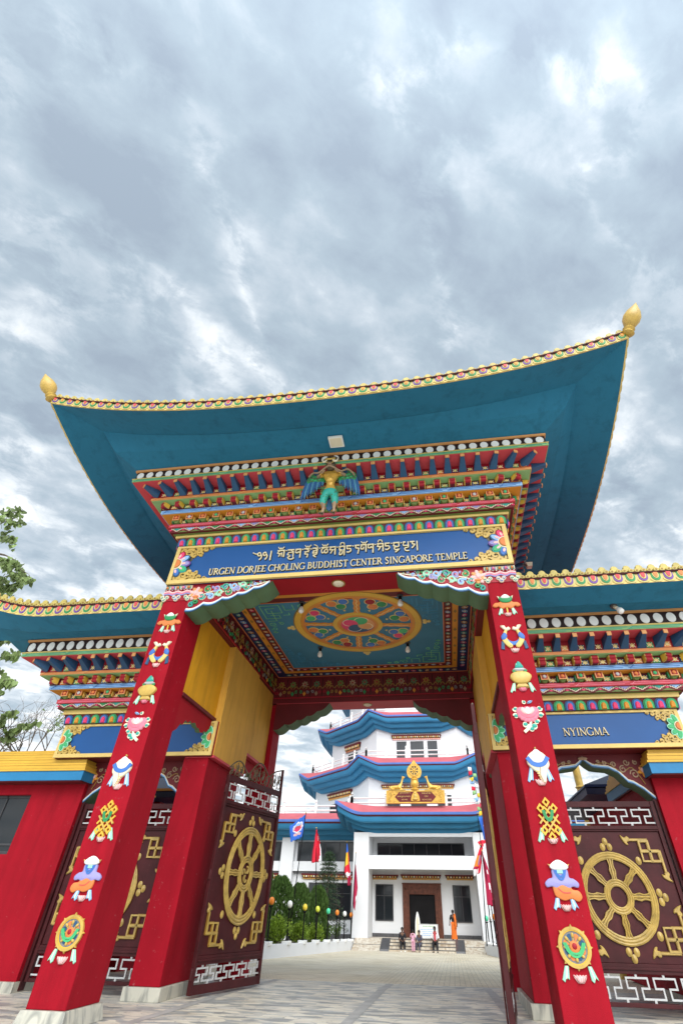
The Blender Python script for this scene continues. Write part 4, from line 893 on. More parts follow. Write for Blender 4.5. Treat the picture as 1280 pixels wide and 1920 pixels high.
    for ex, ez, fx, fz in ((fw + m * .6, p0 + m, 1, 1), (w - fw - m * .6, p0 + m, -1, 1), (fw + m * .6, p1 - m, 1, -1), (w - fw - m * .6, p1 - m, -1, -1)):
        b = nb(); F = fr((0, y, 0)); f = lambda u, v: (ex + fx * u * S, ez + fz * v * S)
        A = [(.95, .08), (.40, .08), (.40, .66), (.12, .66), (.12, .38), (.66, .38)]
        for sw in (0, 1):
            pts = [f(*(q[::-1] if sw else q)) for q in A]; b.ribbon(pts, .05, F, 0, .028 + .008 * sw, 'gold_dark'); b.ribbon(pts, .030, F, .0, .04 + .008 * sw, 'antique_gold')
            lf = spl([(.93, .02), (1.0, -.02), (1.08, .02), (1.20, -.06), (1.16, .08), (1.08, .20), (1.0, .22), (1.02, .14), (.95, .12)], 3)
            b.prism([f(*(q[::-1] if sw else q)) for q in lf], F, 0, .035, 'antique_gold', .012)
        b.ribbon([f(.66, .38), f(.66, .66), f(.38, .66)], .030, F, 0, .038, 'antique_gold'); b.build('corner_ornament', leaf)
    if crested:
        b = nb(); zt = z1
        top = [(0, .16), (.18, .30), (.34, .37), (.5, .34), (.66, .22), (.80, .16), (.92, .24), (1.05, .38), (1.25, .50), (1.45, .46), (1.62, .34), (1.74, .26), (1.88, .34), (2.05, .44), (2.25, .50), (w, .55)]
        P3 = [(x, -.02, zt + h) for x, h in spl(top, 3, False)]; b.tube(P3, .018, 'bronze', 6)
        hh = lambda x: next((top[i][1] + (top[i + 1][1] - top[i][1]) * (x - top[i][0]) / (top[i + 1][0] - top[i][0]) for i in range(len(top) - 1) if top[i][0] <= x <= top[i + 1][0]), .5)
        for i in range(12):
            x = .12 + i * (w - .2) / 11.5; h = hh(x) * .92; sg = 1 if i % 2 else -1
            for k, (r0, zz) in enumerate(((h * .27, .28), (h * .22, .70))):
                b.tube([(u, -.02, zt + v) for u, v in spiral(x + sg * .02, h * zz, r0, r0 * .3, pi / 2 * sg + k, 1.25 * sg, 14)], .011, 'bronze', 5)
            b.tube([(u, -.02, zt + v) for u, v in spl([(x - .09, 0), (x - .05, h * .4), (x + .03, h * .6), (x + .01, h)], 4, False)], .010, 'bronze', 5)
            b.prism([(x - .05, h * .45), (x, h * .62), (x + .05, h * .45), (x, h * .36)], fr((0, -.02, zt)), -.008, .008, 'bronze')
        b.box(w - .04, w, -.05, .015, zt, zt + .55, 'maroon'); b.build('wrought_crest', leaf)
    leaf.parent = parent; leaf.location = Vector(hinge) - parent.location; leaf.rotation_euler = (0, 0, rz); return leaf

# ---------------------------------------------------------------- main gateway
GATE = empty('temple_gateway', (0, 0, 0), 'tall red and blue temple gateway with carved cornice, blue name board and upswept eaves', 'gateway')
A0, A1 = 3.52, 4.16
for s in (-1, 1):
    b = MB(); b.box(s * A0, s * A1, 0, .89, .2, 7.0, 'red'); pil = b.build('pillar', GATE, bevel=.012)
    b = MB(); b.hexa([(min(s * (A0 - .09), s * (A1 + .09)), -.10, 0), (max(s * (A0 - .09), s * (A1 + .09)), -.10, 0), (max(s * (A0 - .09), s * (A1 + .09)), .98, 0), (min(s * (A0 - .09), s * (A1 + .09)), .98, 0)],
                     [(min(s * (A0 - .04), s * (A1 + .04)), -.05, .2), (max(s * (A0 - .04), s * (A1 + .04)), -.05, .2), (max(s * (A0 - .04), s * (A1 + .04)), .93, .2), (min(s * (A0 - .04), s * (A1 + .04)), .93, .2)], 'marble')
    b.build('plinth', pil, bevel=.008)
    # capital
    b = MB(); xm = s * (A0 + A1) / 2; hw = .345
    b.box(xm - hw, xm + hw, -.03, .92, 7.30, 7.405, 'cream'); b.box(xm - hw, xm + hw, -.035, .925, 7.27, 7.298, 'red_soft'); b.box(xm - hw + .02, xm + hw - .02, -.01, .90, 7.001, 7.268, 'crimson')
    for i in range(5):
        petal_up(b, fr((xm - hw + (i + .5) * hw * .4, -.03, 7.302)), hw * .40, .10, ('cream', ('teal', 'blue')[i % 2], ('orange', 'pink')[i % 2]), 0)
    for i in range(9): b.ball((xm - hw + .04 + i * .077, -.04, 7.285), .014, 'white', 6, 4)
    F = fr((xm, -.01, 0))
    for i, c in enumerate(('pink_pale', 'pink', 'lavender')): b.ribbon(spl([(-hw, 7.23 - i * .03), (-.22, 7.25 - i * .03), (-.12, 7.21 - i * .03), (0, 7.25 - i * .03), (.12, 7.21 - i * .03), (.22, 7.25 - i * .03), (hw, 7.23 - i * .03)], 4, False), .034, F, 0, .03 - i * .004, c)
    for cx, c in ((-.30, 'teal'), (0, 'blue'), (.30, 'teal')):
        for dx, dz, rr in ((-.06, 7.09, .05), (.06, 7.09, .05), (0, 7.03, .055)):
            if abs(cx + dx) > hw + .03: continue
            b.prism(ell(cx + dx, dz, rr, rr, 10), F, 0, .035, 'cream', .008); b.prism(ell(cx + dx, dz, rr * .7, rr * .7, 10), F, .035, .05, c, .01); b.ribbon(spiral(cx + dx, dz, rr * .6, .01, 0, 1.1, 8), .012, F, .05, .056, 'cream')
    b.build('capital', pil)
    for kind, z in RELIEFS:
        o = relief(kind, s).build(kind + '_relief', pil, sharp=50); o.location = (xm + (.02 if s < 0 else -.0), -.001, z); o.scale = (1, .68, 1)
for s in (-1, 1):                                   # middle piers and rear pillars
    b = MB(); b.box(s * 3.49, s * 4.13, 2.862, 5.04, .2, 4.21, 'red'); p_ = b.build('pillar', GATE, bevel=.012)
    b = MB(); b.box(s * 3.42, s * 4.20, 2.79, 5.10, 0, .2, 'marble'); b.build('plinth', p_, bevel=.01)
    b = MB(); b.box(s * 3.30, s * 3.94, 6.90, 7.62, gz(7.5), 6.78, 'red'); b.build('pillar', GATE, bevel=.012)
# yellow infill walls over the side openings
for s in (-1, 1):
    b = MB(); b.box(s * 3.55, s * 3.95, .90, 2.85, 5.13, 7.10, 'yellow_wall'); b.box(s * 3.50, s * 4.0, .895, 2.855, 5.05, 5.129, 'dark_red')
    b.box(s * 3.37, s * 4.10, 2.862, 5.06, 4.27, 7.10, 'tan_wall'); b.box(s * 3.36, s * 4.11, 2.861, 5.061, 4.211, 4.269, 'pink_red')
    b.box(s * 3.45, s * 3.95, 5.062, 6.895, 4.86, 7.10, 'tan_wall'); b.box(s * 3.41, s * 3.99, 5.062, 6.895, 4.78, 4.859, 'pink_red')
    b.build('infill_wall', GATE, bevel=.006)
    for ya, yb, zt, sc in ((.90, 2.86, 5.048, 1.0), (5.064, 6.895, 4.778, .95)):
        b = MB(); L = (yb - ya); F = (Vector((s * 3.56, ya, zt)), Vector((0, 1, 0)), Vector((0, 0, 1)), Vector((-s, 0, 0)))
        half = lambda k: [(0, 0), (0, -.78 * k), (.10 * L, -.66 * k), (.16 * L, -.50 * k), (.20 * L, -.52 * k), (.26 * L, -.38 * k), (.31 * L, -.41 * k), (.37 * L, -.33 * k), (.41 * L, -.36 * k), (.5 * L, -.30 * k)]
        hp = half(sc); pl = hp + [(.57 * L, -.37), (.63 * L, -.36), (.68 * L, -.42), (.74 * L, -.40), (.79 * L, -.33), (.84 * L, -.34), (.90 * L, -.22), (.95 * L, -.20), (L, -.12), (L, 0)]
        b.prism(pl, F, -.12, .0, 'red_soft', 0, 'bracket_green'); b.build('side_corbel', GATE)
# front and rear beams
b = MB(); b.box(-4.2, 4.2, -.02, .72, 7.42, 8.54, 'dark_red'); b.box(-A0 + .005, A0 - .005, -.018, .7, 7.412, 7.419, 'red_soft'); b.build('front_beam', GATE)
b = MB(); b.box(-3.96, 3.96, 6.84, 7.66, 6.80, 7.72, 'dark_red'); b.box(-3.3, 3.3, 6.835, 7.62, 6.785, 6.799, 'pink_red'); b.build('rear_beam', GATE)
# scalloped corbels under the beams
def corbel(s, x0, zt, Ln, drop, y0, y1, carved):
    b = MB(); F = (Vector((s * x0, y0, zt)), Vector((-s, 0, 0)), Vector((0, 0, 1)), Vector((0, -1, 0)))
    nodes = [(0, -drop), (.20, -drop * .80), (.42, -drop * .645), (.60, -drop * .50), (.78, -drop * .33), (1, -.02)]
    edge = []
    for (u0, v0), (u1, v1) in zip(nodes, nodes[1:]):
        for k in range(6):
            t = k / 6; u, v = u0 + (u1 - u0) * t, v0 + (v1 - v0) * t; bl = sin(pi * t); edge.append((u * Ln, v - .085 * bl * (u1 - u0) * 4))
    edge.append((Ln, -.02))
    poly = [(0, 0)] + edge + [(Ln, 0)]
    b.prism(poly, F, -(y1 - y0), 0, 'crimson' if carved else 'dark_red', 0, 'bracket_green')
    if carved:
        inn = lambda k: [(u + k * .35, v + k) for u, v in edge[:-1]]
        b.ribbon(inn(.015), .032, F, 0, .02, 'rafter_blue'); b.ribbon(inn(.04), .024, F, 0, .024, 'sky_blue'); b.ribbon(inn(.066), .03, F, 0, .028, 'white')
        hgt = lambda u: -max((v for uu, v in edge if abs(uu - u * Ln) < Ln * .04), default=-.1)
        cols = ('teal', 'green', 'sky_blue', 'lavender', 'mint')
        rnd = random.Random(5)
        for i in range(15):
            u = .17 + i * .053; hh = max(.05, hgt(min(u, .97)) - .10); mid = -hh * (.33 if i % 2 else .72)
            r = min(.085, hh * .30)
            if u > .93: continue
            b.ribbon(spiral(u * Ln, mid, r, r * .25, i * 1.3, 1.2 if i % 2 else -1.2, 12), r * .42, F, 0, .034, cols[i % 5]); b.ribbon(spiral(u * Ln, mid, r * 1.25, r * .5, i * 1.3, 1.2 if i % 2 else -1.2, 12), r * .16, F, 0, .026, 'cream')
            b.prism(ell(u * Ln, mid, r * .3, r * .3, 8), F, 0, .04, ('pink', 'orange', 'lavender')[i % 3], .008)
            b.prism(spl([(u * Ln + r, mid + r), (u * Ln + r * 1.8, mid + r * .7), (u * Ln + r * 1.3, mid + r * .1)], 3), F, 0, .03, cols[(i + 2) % 5], .006)
        b.ribbon(spl([(.12 * Ln, -.35), (.3 * Ln, -.22), (.45 * Ln, -.25), (.62 * Ln, -.14), (.8 * Ln, -.12), (.95 * Ln, -.04)], 5, False), .022, F, 0, .022, 'cream')
        for q in range(9):
            a = q * 2 * pi / 9; b.prism(ell(.085 * Ln + .10 * cos(a), -.27 + .11 * sin(a), .085, .05, 10, rot=a), F, .005, .045, 'orange_pale' if q % 2 else 'pink_pale', .02)
        b.prism(ell(.085 * Ln, -.25, .07, .08, 12), F, .02, .075, 'pink_pale', .03); b.prism(ell(.085 * Ln + .02, -.36, .09, .04, 10), F, .02, .06, 'orange', .02)
        for q in (0, 1): b.ribbon(spiral(.06 * Ln + .1 * q, -.56 + .08 * q, .07, .02, 1 + q, 1.2, 10), .03, F, 0, .034, cols[q])
    return b
for s in (-1, 1):
    corbel(s, A0, 7.418, 2.03, .74, -.015, .62, True).build('scalloped_corbel', GATE)
    corbel(s, 3.30, 6.798, 1.88, .84, 6.86, 7.5, False).build('scalloped_corbel', GATE)
# ceiling with the painted wheel
b = MB(); b.box(-3.5, 3.5, .72, 6.84, 7.70, 7.80, 'soffit_ceiling')
FC = (Vector((0, 0, 7.70)), Vector((1, 0, 0)), Vector((0, 1, 0)), Vector((0, 0, -1)))
def rim(b, x0, x1, y0, y1, w, d, m): b.ribbon([(x0 + w / 2, y0 + w / 2), (x1 - w / 2, y0 + w / 2), (x1 - w / 2, y1 - w / 2), (x0 + w / 2, y1 - w / 2)], w, FC, 0, d, m, True)
rim(b, -3.40, 3.40, .72, 6.84, .06, .05, 'dark_red'); rim(b, -3.34, 3.34, .78, 6.78, .36, .004, 'navy'); rim(b, -2.98, 2.98, 1.14, 6.42, .16, .012, 'amber'); rim(b, -2.82, 2.82, 1.30, 6.26, .24, .004, 'dark_red')
rim(b, -3.35, 3.35, .77, 6.79, .035, .014, 'orange'); rim(b, -2.59, 2.59, 1.53, 6.03, .025, .01, 'orange')
rnd = random.Random(3)
for k in range(26):
    for sx in (-1, 1):
        y = 1.0 + k * .22
        for xx, r in ((3.16, .085), (2.70, .07)):
            if y < 6.5: b.ribbon(ell(sx * xx, y, r, r * .7, 6, rot=k), .016, FC, 0, .008, ('rose', 'teal', 'amber', 'sky_blue')[k % 4], True); b.ribbon(spiral(sx * xx, y, r * .6, .01, k, 1.2, 8), .012, FC, 0, .008, 'cream')
    x = -2.9 + k * .232
    for yy, r in ((6.60, .085), (6.14, .07), (.95, .08)): b.ribbon(ell(x, yy, r, r * .6, 6, rot=k), .016, FC, 0, .008, ('rose', 'teal', 'amber', 'sky_blue')[(k + 1) % 4], True); b.ribbon(spiral(x, yy, r * .6, .01, k, 1.2, 8), .012, FC, 0, .008, 'cream')
for k in range(9):
    for sx in (-1, 1): b.prism([(sx * 2.9 - .05, 1.4 + k * .55), (sx * 2.9, 1.5 + k * .55), (sx * 2.9 + .05, 1.4 + k * .55), (sx * 2.9, 1.3 + k * .55)], FC, .012, .017, 'gold_dark')
ceil = b.build('ceiling', GATE)
b = MB(); c0 = (0.12, 3.02); FW = (Vector((*c0, 7.70)), Vector((1, 0, 0)), Vector((0, 1, 0)), Vector((0, 0, -1)))
for r_, w_, m, d in ((1.74, .17, 'yellow', .022), (1.61, .08, 'amber', .02), (1.55, .035, 'orange', .016), (1.845, .03, 'gold_dark', .012)): b.ribbon(ell(0, 0, r_, r_, 64), w_, FW, 0, d, m, True)
for r_, w_, m, d in ((.66, .12, 'yellow', .024), (.565, .08, 'amber', .02), (.50, .04, 'orange', .016)): b.ribbon(ell(0, 0, r_, r_, 40), w_, FW, 0, d, m, True)
for i, c in enumerate(('rafter_blue', 'rose', 'green_bright', 'orange_pale')):
    a0 = i * pi / 2 + .3; pts = [(0, 0)] + [(.24 * (1 - cos(t)) / 1 * cos(a0) - .24 * sin(t) * sin(a0), .24 * (1 - cos(t)) * sin(a0) + .24 * sin(t) * cos(a0)) for t in [pi * k / 8 for k in range(1, 9)]]
    out_ = [(.48 * cos(a0 + pi / 2 * k / 8), .48 * sin(a0 + pi / 2 * k / 8)) for k in range(9)]
    a1 = a0 + pi / 2; back = [(.24 * (1 - cos(t)) * cos(a1) - .24 * sin(t) * sin(a1), .24 * (1 - cos(t)) * sin(a1) + .24 * sin(t) * cos(a1)) for t in [pi * k / 8 for k in range(7, 0, -1)]]
    b.prism(pts + out_[1:] + back, FW, 0, .008, c)
    ctr = (.25 * cos(a0 + .25), .25 * sin(a0 + .25)); b.ribbon(ell(ctr[0], ctr[1], .2, .2, 12, a0 - 1.6, a0 + 1.2), .02, FW, .008, .011, 'cream')
for i in range(8):
    q = i * pi / 4 + .12; pt = lambda r, v: (r * cos(q) - v * sin(q), r * sin(q) + v * cos(q))
    b.ribbon([pt(r, 0) for r in (.72, .85, .95, 1.1, 1.25, 1.38, 1.53)], [.20, .14, .20, .15, .21, .15, .22], FW, 0, .014, 'amber')
    b.ribbon([pt(r, .0) for r in (.74, .9, 1.0, 1.15, 1.3, 1.5)], [.10, .05, .12, .05, .12, .08], FW, .014, .019, 'orange'); b.ribbon([pt(r, .02 * (-1) ** k) for k, r in enumerate((.76, .86, .96, 1.06, 1.16, 1.26, 1.36, 1.46))], .03, FW, .019, .023, 'gold_pale')
    q += pi / 8; pt2 = lambda r, v: (r * cos(q) - v * sin(q), r * sin(q) + v * cos(q))
    for (r, v), c in zip(((1.36, -.17), (1.36, .17), (1.14, 0)), [('green_bright', 'rose', 'blue'), ('orange', 'blue', 'green'), ('crimson', 'green', 'orange'), ('blue', 'orange', 'green')][i % 4]):
        b.prism(ell(*pt2(r, v), .158, .158, 14), FW, 0, .010, 'gold_pale'); b.prism(ell(*pt2(r, v), .132, .132, 14), FW, .010, .03, c, .02)
    b.prism(ell(*pt2(.90, 0), .035, .035, 8), FW, 0, .02, 'gold_pale', .008)
for a in (0, pi / 2, pi, -pi / 2):
    for r, v in ((1.93, -.06), (1.93, .06), (2.04, 0)): b.prism(ell(r * cos(a) - v * sin(a), r * sin(a) + v * cos(a), .062, .062, 10), FW, 0, .03, 'gold_pale', .015)
b.build('wheel_painting', ceil)
b = MB()
for sx, sy, m in ((-1, -1, 'teal'), (1, -1, 'pattern_blue'), (-1, 1, 'pattern_blue'), (1, 1, 'teal')):   # key and cloud patterns in the ceiling corners
    ox, oy = sx * 2.5, 3.78 + sy * 2.18; f = lambda u, v: (ox - sx * u, oy - sy * v)
    for L_ in ([(.08, .08), (.62, .08), (.62, .5), (.2, .5), (.2, .24), (.46, .24)], [(.08, .08), (.08, .8), (.5, .8), (.5, .62), (.24, .62)], [(.34, .36), (.34, .95), (.08, .95)], [(.74, .08), (.74, .36), (1.0, .36), (1.0, .08)], [(.62, .64), (.8, .64), (.8, .5)]):
        b.ribbon([f(*q) for q in L_], .035, FC, 0, .006, m); b.ribbon([f(*q) for q in L_], .014, FC, .006, .009, 'green_pale' if m == 'teal' else 'fascia_blue')
    for (u, v, r, a, t) in ((1.25, .18, .15, 0, 1.3), (1.5, .12, .10, 2, -1.3), (.18, 1.15, .13, 1, 1.3), (.14, 1.42, .10, 3, -1.2), (1.12, .42, .09, 1, 1.2), (.42, 1.12, .09, 4, 1.2), (1.74, .1, .07, 0, 1.2), (.1, 1.64, .07, 0, 1.2)):
        b.ribbon([f(p, q) for p, q in spiral(u, v, r, r * .2, a, t, 12)], .034, FC, 0, .006, m); b.ribbon([f(p, q) for p, q in spiral(u, v, r, r * .2, a, t, 12)], .012, FC, .006, .009, 'green_pale' if m == 'teal' else 'fascia_blue')
b.build('corner_pattern', ceil)
# painted friezes round the ceiling
def frieze(b, F, L0, L1, h):
    b.prism([(L0, 0), (L1, 0), (L1, h), (L0, h)], F, 0, .02, 'dark_red'); rr = random.Random(9); n = int((L1 - L0) / .42)
    for i in range(n):
        c = L0 + (i + .5) * (L1 - L0) / n
        for k in range(7):
            a = k * 2 * pi / 7; b.prism(ell(c + .07 * cos(a), h * .68 + .07 * sin(a), .05, .028, 8, rot=a), F, .02, .05, ('gold_dark', 'olive', 'tan', 'bracket_green')[(i) % 4], .012)
        b.prism(ell(c, h * .68, .03, .03, 8), F, .03, .06, 'crimson', .01)
        b.prism([(c - .06, h * .22), (c, h * .10), (c + .06, h * .22), (c, h * .34)], F, .02, .045, ('tan', 'green', 'amber')[i % 3], .015)
        for g in (-1, 1):
            b.ribbon(spiral(c + g * .13, h * .30, .06, .015, i, 1.2 * g, 8), .022, F, .02, .04, ('crimson', 'gold_dark', 'green', 'grey')[(i + (g > 0)) % 4]); b.ribbon(spl([(c + g * .04, h * .45), (c + g * .12, h * .58), (c + g * .2, h * .45)], 3, False), .022, F, .02, .036, 'gold_dark')
        b.prism([(c + .19, 0.02), (c + .23, .02), (c + .23, h - .03), (c + .19, h - .03)], F, .02, .03, 'maroon')
    b.prism([(L0, 0), (L1, 0), (L1, .03), (L0, .03)], F, .02, .05, 'crimson')
b = MB(); frieze(b, fr((0, 6.83, 6.95), N=(0, -1, 0)), -3.4, 3.4, .70); b.build('ceiling_frieze', GATE)
for s in (-1, 1):
    b = MB(); frieze(b, (Vector((s * 3.40, 3.8, 7.10)), Vector((0, s, 0)), Vector((0, 0, 1)), Vector((-s, 0, 0))) if s > 0 else (Vector((-3.40, 3.8, 7.10)), Vector((0, -1, 0)), Vector((0, 0, 1)), Vector((1, 0, 0))), -3.05, 3.02, .59)
    b.box(s * 3.405, s * 3.9, .73, 6.83, 7.09, 7.72, 'dark_red'); b.build('ceiling_frieze', GATE)
# name board
b = MB(); zb0, zb1, hx = 7.42, 8.545, 4.17; y = -.10
b.box(-hx + .02, hx - .02, y + .03, -.021, zb0 + .01, zb1, 'board_blue')
F = fr((0, y, 0)); fw = .10
for a in ((-hx, hx, zb0, zb0 + fw), (-hx, hx, zb1 - fw * .6, zb1 - .001)): b.box(a[0], a[1], y - .03, y + .04, a[2], a[3], 'gold_pale')
for a in ((-hx, -hx + fw), (hx - fw, hx)): b.box(a[0], a[1], y - .028, y + .04, zb0 + fw, zb1 - fw * .6, 'gold_pale')
for s in (-1, 1): b.box(s * hx, s * (hx + .002), -.1, .85, zb0, zb1, 'gold_pale')
nb_ = b.build('name_board', GATE, bevel=.006)
FB = fr((0, y + .028, 0))
for s in (-1, 1):
    b = MB(); board_end(b, FB, s * (hx - fw), s, zb0 + fw, zb1 - fw * .6, 1, ('blue', 'green_bright', 'lavender', 'sky_blue', 'rose')); b.build('carved_end', nb_)
b = MB(); write(b, 'URGEN DORJEE CHOLING BUDDHIST CENTER SINGAPORE TEMPLE', FB, -3.14, 3.17, 7.622, .185, .006, .035, 'letter_gold', 'black'); b.build('lettering', nb_, smooth=False)
b = MB(); write_tib(b, TSEQ, FB, -2.0, 2.08, 8.02, .20, .006, .035, 'letter_gold', 'black'); b.build('script_lettering', nb_, smooth=False)
# cornice
cornice(GATE, -4.17, 4.17, 1, 1, -.05, 7.05, dict(lot=(8.55, 8.80, 8.865), lat=(8.88, 9.02), pink=(9.02, 9.11), jewel=9.31, blue=(9.315, 9.425), scroll=9.58, orange=(9.585, 9.66), raf=9.89, grn=(9.895, 9.97), dot=(9.99, 10.25, 10.31), dots=.262, dotw=.42), ('right', 'left'))
# roof
EC = rects(-7.08, -3.09, 7.08, 10.09)
def lift_main(dist, t): return 1.05 * t ** 2.5
b = MB(); eave_surface(b, EC, [(1.80, 10.312, 0, 'soffit'), (1.3, 10.345, .25, 'soffit'), (.96, 10.40, .66, 'soffit'), (.90, 10.37, .70, 'soffit'), (.45, 10.27, .88, 'soffit'), (.03, 10.185, 1, 'gold_pale'), (0, 10.185, 1, 'gold_pale'), (0, 10.43, 1, 'roof_pink'), (1.2, 10.75, .5, 'roof_pink'), (3.0, 11.6, .1, 'roof_pink'), (6.2, 13.6, 0, 'roof_pink')], lift_main, 40)
b.box(-.95, .95, 2.9, 4.1, 13.4, 13.9, 'gold'); roof = b.build('roof', GATE, sharp=40)
bp, bc = MB(), MB(); trim(bp, bc, EC, 10.185, lift_main, .24, (0, 1, 3)); bp.build('eave_fringe', roof); bc.build('eave_crest', roof)
for cx_, cy_ in EC:
    d = Vector((cx_, (cy_ - 3.5), 0)).normalized(); b = MB(); z = 10.185 + 1.03 + .22; c = Vector((cx_, cy_, z)) + d * .06
    b.lathe([(.09, -.12), (.14, -.06), (.10, 0), (.13, .05), (.09, .10), (.13, .16), (.185, .29), (.192, .39), (.155, .52), (.085, .65), (.03, .76), (.001, .82)], c, 'gold', 20, (d * .62 + Vector((0, 0, 1))).normalized())
    b.build('finial', roof, sharp=60)
ML = gate_leaf(GATE, 2.42, (.05, .19, .48, .62, 3.28, 3.40, 3.80, 3.93), (1.27, 2.02, .76, .94), True, 1, (-3.109, 3.337, 0), radians(73.4))
MR = gate_leaf(GATE, 2.45, (.05, .19, .48, .62, 3.28, 3.40, 3.80, 3.99), (1.27, 2.02, .76, .94), True, -1, (3.12, 2.88, 0), radians(84.3))
MR['label'] = 'maroon gate leaf swung outwards, seen nearly edge on'
ML['label'] = 'maroon gate leaf with golden wheel swung inwards'

# ---------------------------------------------------------------- side gateways
def side_gate(s):
    root = empty('side_gateway', (s * 5.5, 2.86, 0), ('side gateway on the left with plain blue board beside the red pillar' if s < 0 else 'side gateway on the right with blue board lettered NYINGMA'), 'gateway', 'side gateways of the temple gate')
    X = lambda x: s * x
    b = MB(); b.box(X(3.40), X(7.65), 2.79, 4.1, 4.246, 5.04, 'red_soft'); b.box(X(3.42), X(7.63), 2.80, 4.0, 4.232, 4.245, 'dark_red'); b.build('beam', root)
    # board
    b = MB(); y = 2.75; fw = .085
    b.box(X(3.42), X(7.63), y + .02, 2.788, 4.25, 5.03, 'board_blue'); xs = sorted((X(3.40), X(7.65)))
    b.box(xs[0], xs[1], y - .02, y + .03, 4.24, 4.24 + fw, 'gold_pale'); b.box(xs[0], xs[1], y - .02, y + .03, 5.035 - fw * .6, 5.035, 'gold_pale')
    for x0, x1 in ((3.40, 3.40 + fw), (7.65 - fw, 7.65)): b.box(X(x0), X(x1), y - .018, y + .03, 4.24 + fw, 5.035 - fw * .6, 'gold_pale')
    b.box(X(7.651), X(7.655), y, 4.1, 4.24, 5.035, 'gold_pale')
    bd = b.build('name_board', root, bevel=.005); F = fr((0, y + .018, 0))
    for xe, dr in ((7.65 - fw, s), (3.40 + fw, -s)):
        b = MB(); board_end(b, F, X(xe), dr, 4.24 + fw, 5.035 - fw * .6, 1, ('green_bright',)); b.build('carved_end', bd)
    if s > 0:
        b = MB(); write(b, 'NYINGMA', F, 5.04, 6.02, 4.51, .165, .006, .03, 'letter_gold', 'black'); b.build('lettering', bd, smooth=False)
    # cornice
    Pm = dict(lot=(5.04, 5.27, 5.37), lat=(5.375, 5.50), pink=(5.50, 5.60), jewel=5.79, blue=(5.795, 5.90), scroll=6.09, orange=(6.095, 6.165), raf=6.44, grn=(6.445, 6.53), dot=(6.56, 6.86, 6.915), dots=.285, dotw=.40)
    a, c = sorted((X(4.18), X(7.65))); cornice(root, a, c, 1 if s < 0 else 0, 1 if s > 0 else 0, 2.75, 4.05, Pm, ('right',) if s > 0 else ('left',), .40)
    # roof
    a, c = sorted((X(4.175), X(10.0))); EC = rects(a, .35, c, 7.6)
    def lift(dist, t): return 0
    up = lambda x: .62 * max(0.0, (s * x - 7.6) / 2.4) ** 1.7
    b = MB()
    def prof(y0, y1, z0, z1, m, k0=1, k1=1):
        n = 30; r0 = []; r1 = []
        for i in range(n + 1):
            x = a + (c - a) * i / n; r0.append(Vector((x, y0, z0 + up(x) * k0))); r1.append(Vector((x, y1, z1 + up(x) * k1)))
        b.grid([r0, r1], m)
    for y0, z0, y1, z1, k0, k1 in ((1.52, 6.917, .98, 6.90, .1, .55), (.98, 6.90, .93, 6.83, .55, .6), (.93, 6.83, .36, 6.99, .6, 1)): prof(y0, y1, z0, z1, 'soffit', k0, k1)
    prof(.36, .35, 6.99, 6.99, 'gold_pale'); prof(.35, .35, 6.99, 7.23, 'gold_pale'); prof(.35, 1.6, 7.23, 7.55, 'roof_pink', 1, .5); prof(1.6, 4.0, 7.55, 8.3, 'roof_pink', .5, .2); prof(4.0, 7.6, 8.3, 7.0, 'roof_pink', .2, 1); prof(7.6, 4.2, 6.99, 6.92, 'soffit', 1, 0)
    xo = X(10.0); xi = X(8.85); n = 24; ry = [.35 + 7.25 * i / n for i in range(n + 1)]
    z_o = lambda y: 6.99 + .62 * max(.25, abs(y - 3.97) / 3.62) ** 1.7
    b.grid([[Vector((xo, y, z_o(y))) for y in ry], [Vector((xi, 1.52 + (y - .35) * 2.7 / 7.25, 6.917)) for y in ry]], 'soffit')
    b.grid([[Vector((xo, y, z_o(y))) for y in ry], [Vector((xo, y, z_o(y) + .24)) for y in ry]], 'gold_pale'); b.grid([[Vector((xo, y, z_o(y) + .24)) for y in ry], [Vector((X(8.6), 4.0, 8.3)) for y in ry]], 'roof_pink')
    rf = b.build('roof', root, sharp=40)
    bp, bc = MB(), MB(); line = [(a, .35), (c, .35)]
    n = int((c - a) / .262); w = (c - a) / n
    for k in range(n):
        x = a + (k + .5) * w; U = Vector((w, 0, up(x + w / 2) - up(x - w / 2))).normalized(); F = (Vector((x, .35, 6.99 + up(x))), U, Vector((0, 0, 1)), Vector((0, -1, 0)))
        petal_down(bp, F, w, .23, ('green', 0, 'orange') if k % 2 else ('purple', 0, 'coral')); crest(bc, (F[0] + Vector((0, .02, .26)), U, F[2], F[3]), w, .21)
    bp.tube([(a + (c - a) * k / 40, .32, 7.235 + up(a + (c - a) * k / 40)) for k in range(41)], .028, 'maroon', 6); bp.build('eave_fringe', rf); bc.build('eave_crest', rf)
    # ogee arch board
    b = MB(); F = (Vector((X(4.13), 3.30, 0)), Vector((s, 0, 0)), Vector((0, 0, 1)), Vector((0, -1, 0))); Wd = 2.64; m = Wd / 2
    hp = [(0, 3.32), (.18, 3.50), (.36, 3.62), (.46, 3.65), (.50, 3.70), (.62, 3.84), (.80, 3.93), (1.0, 3.95), (1.14, 3.97), (1.24, 4.04), (m, 4.12)]
    arch = hp + [(Wd - u, v) for u, v in hp[::-1][1:]]
    b.prism(arch + [(Wd, 4.24), (0, 4.24)], F, -.42, 0, 'dark_red', 0, 'bracket_green')
    for k, (wd, c_) in enumerate(((.03, 'rafter_blue'), (.022, 'sky_blue'), (.016, 'cream'))): b.ribbon([(u, v + .015 + k * .024) for u, v in arch], wd, F, 0, .012 + k * .003, c_)
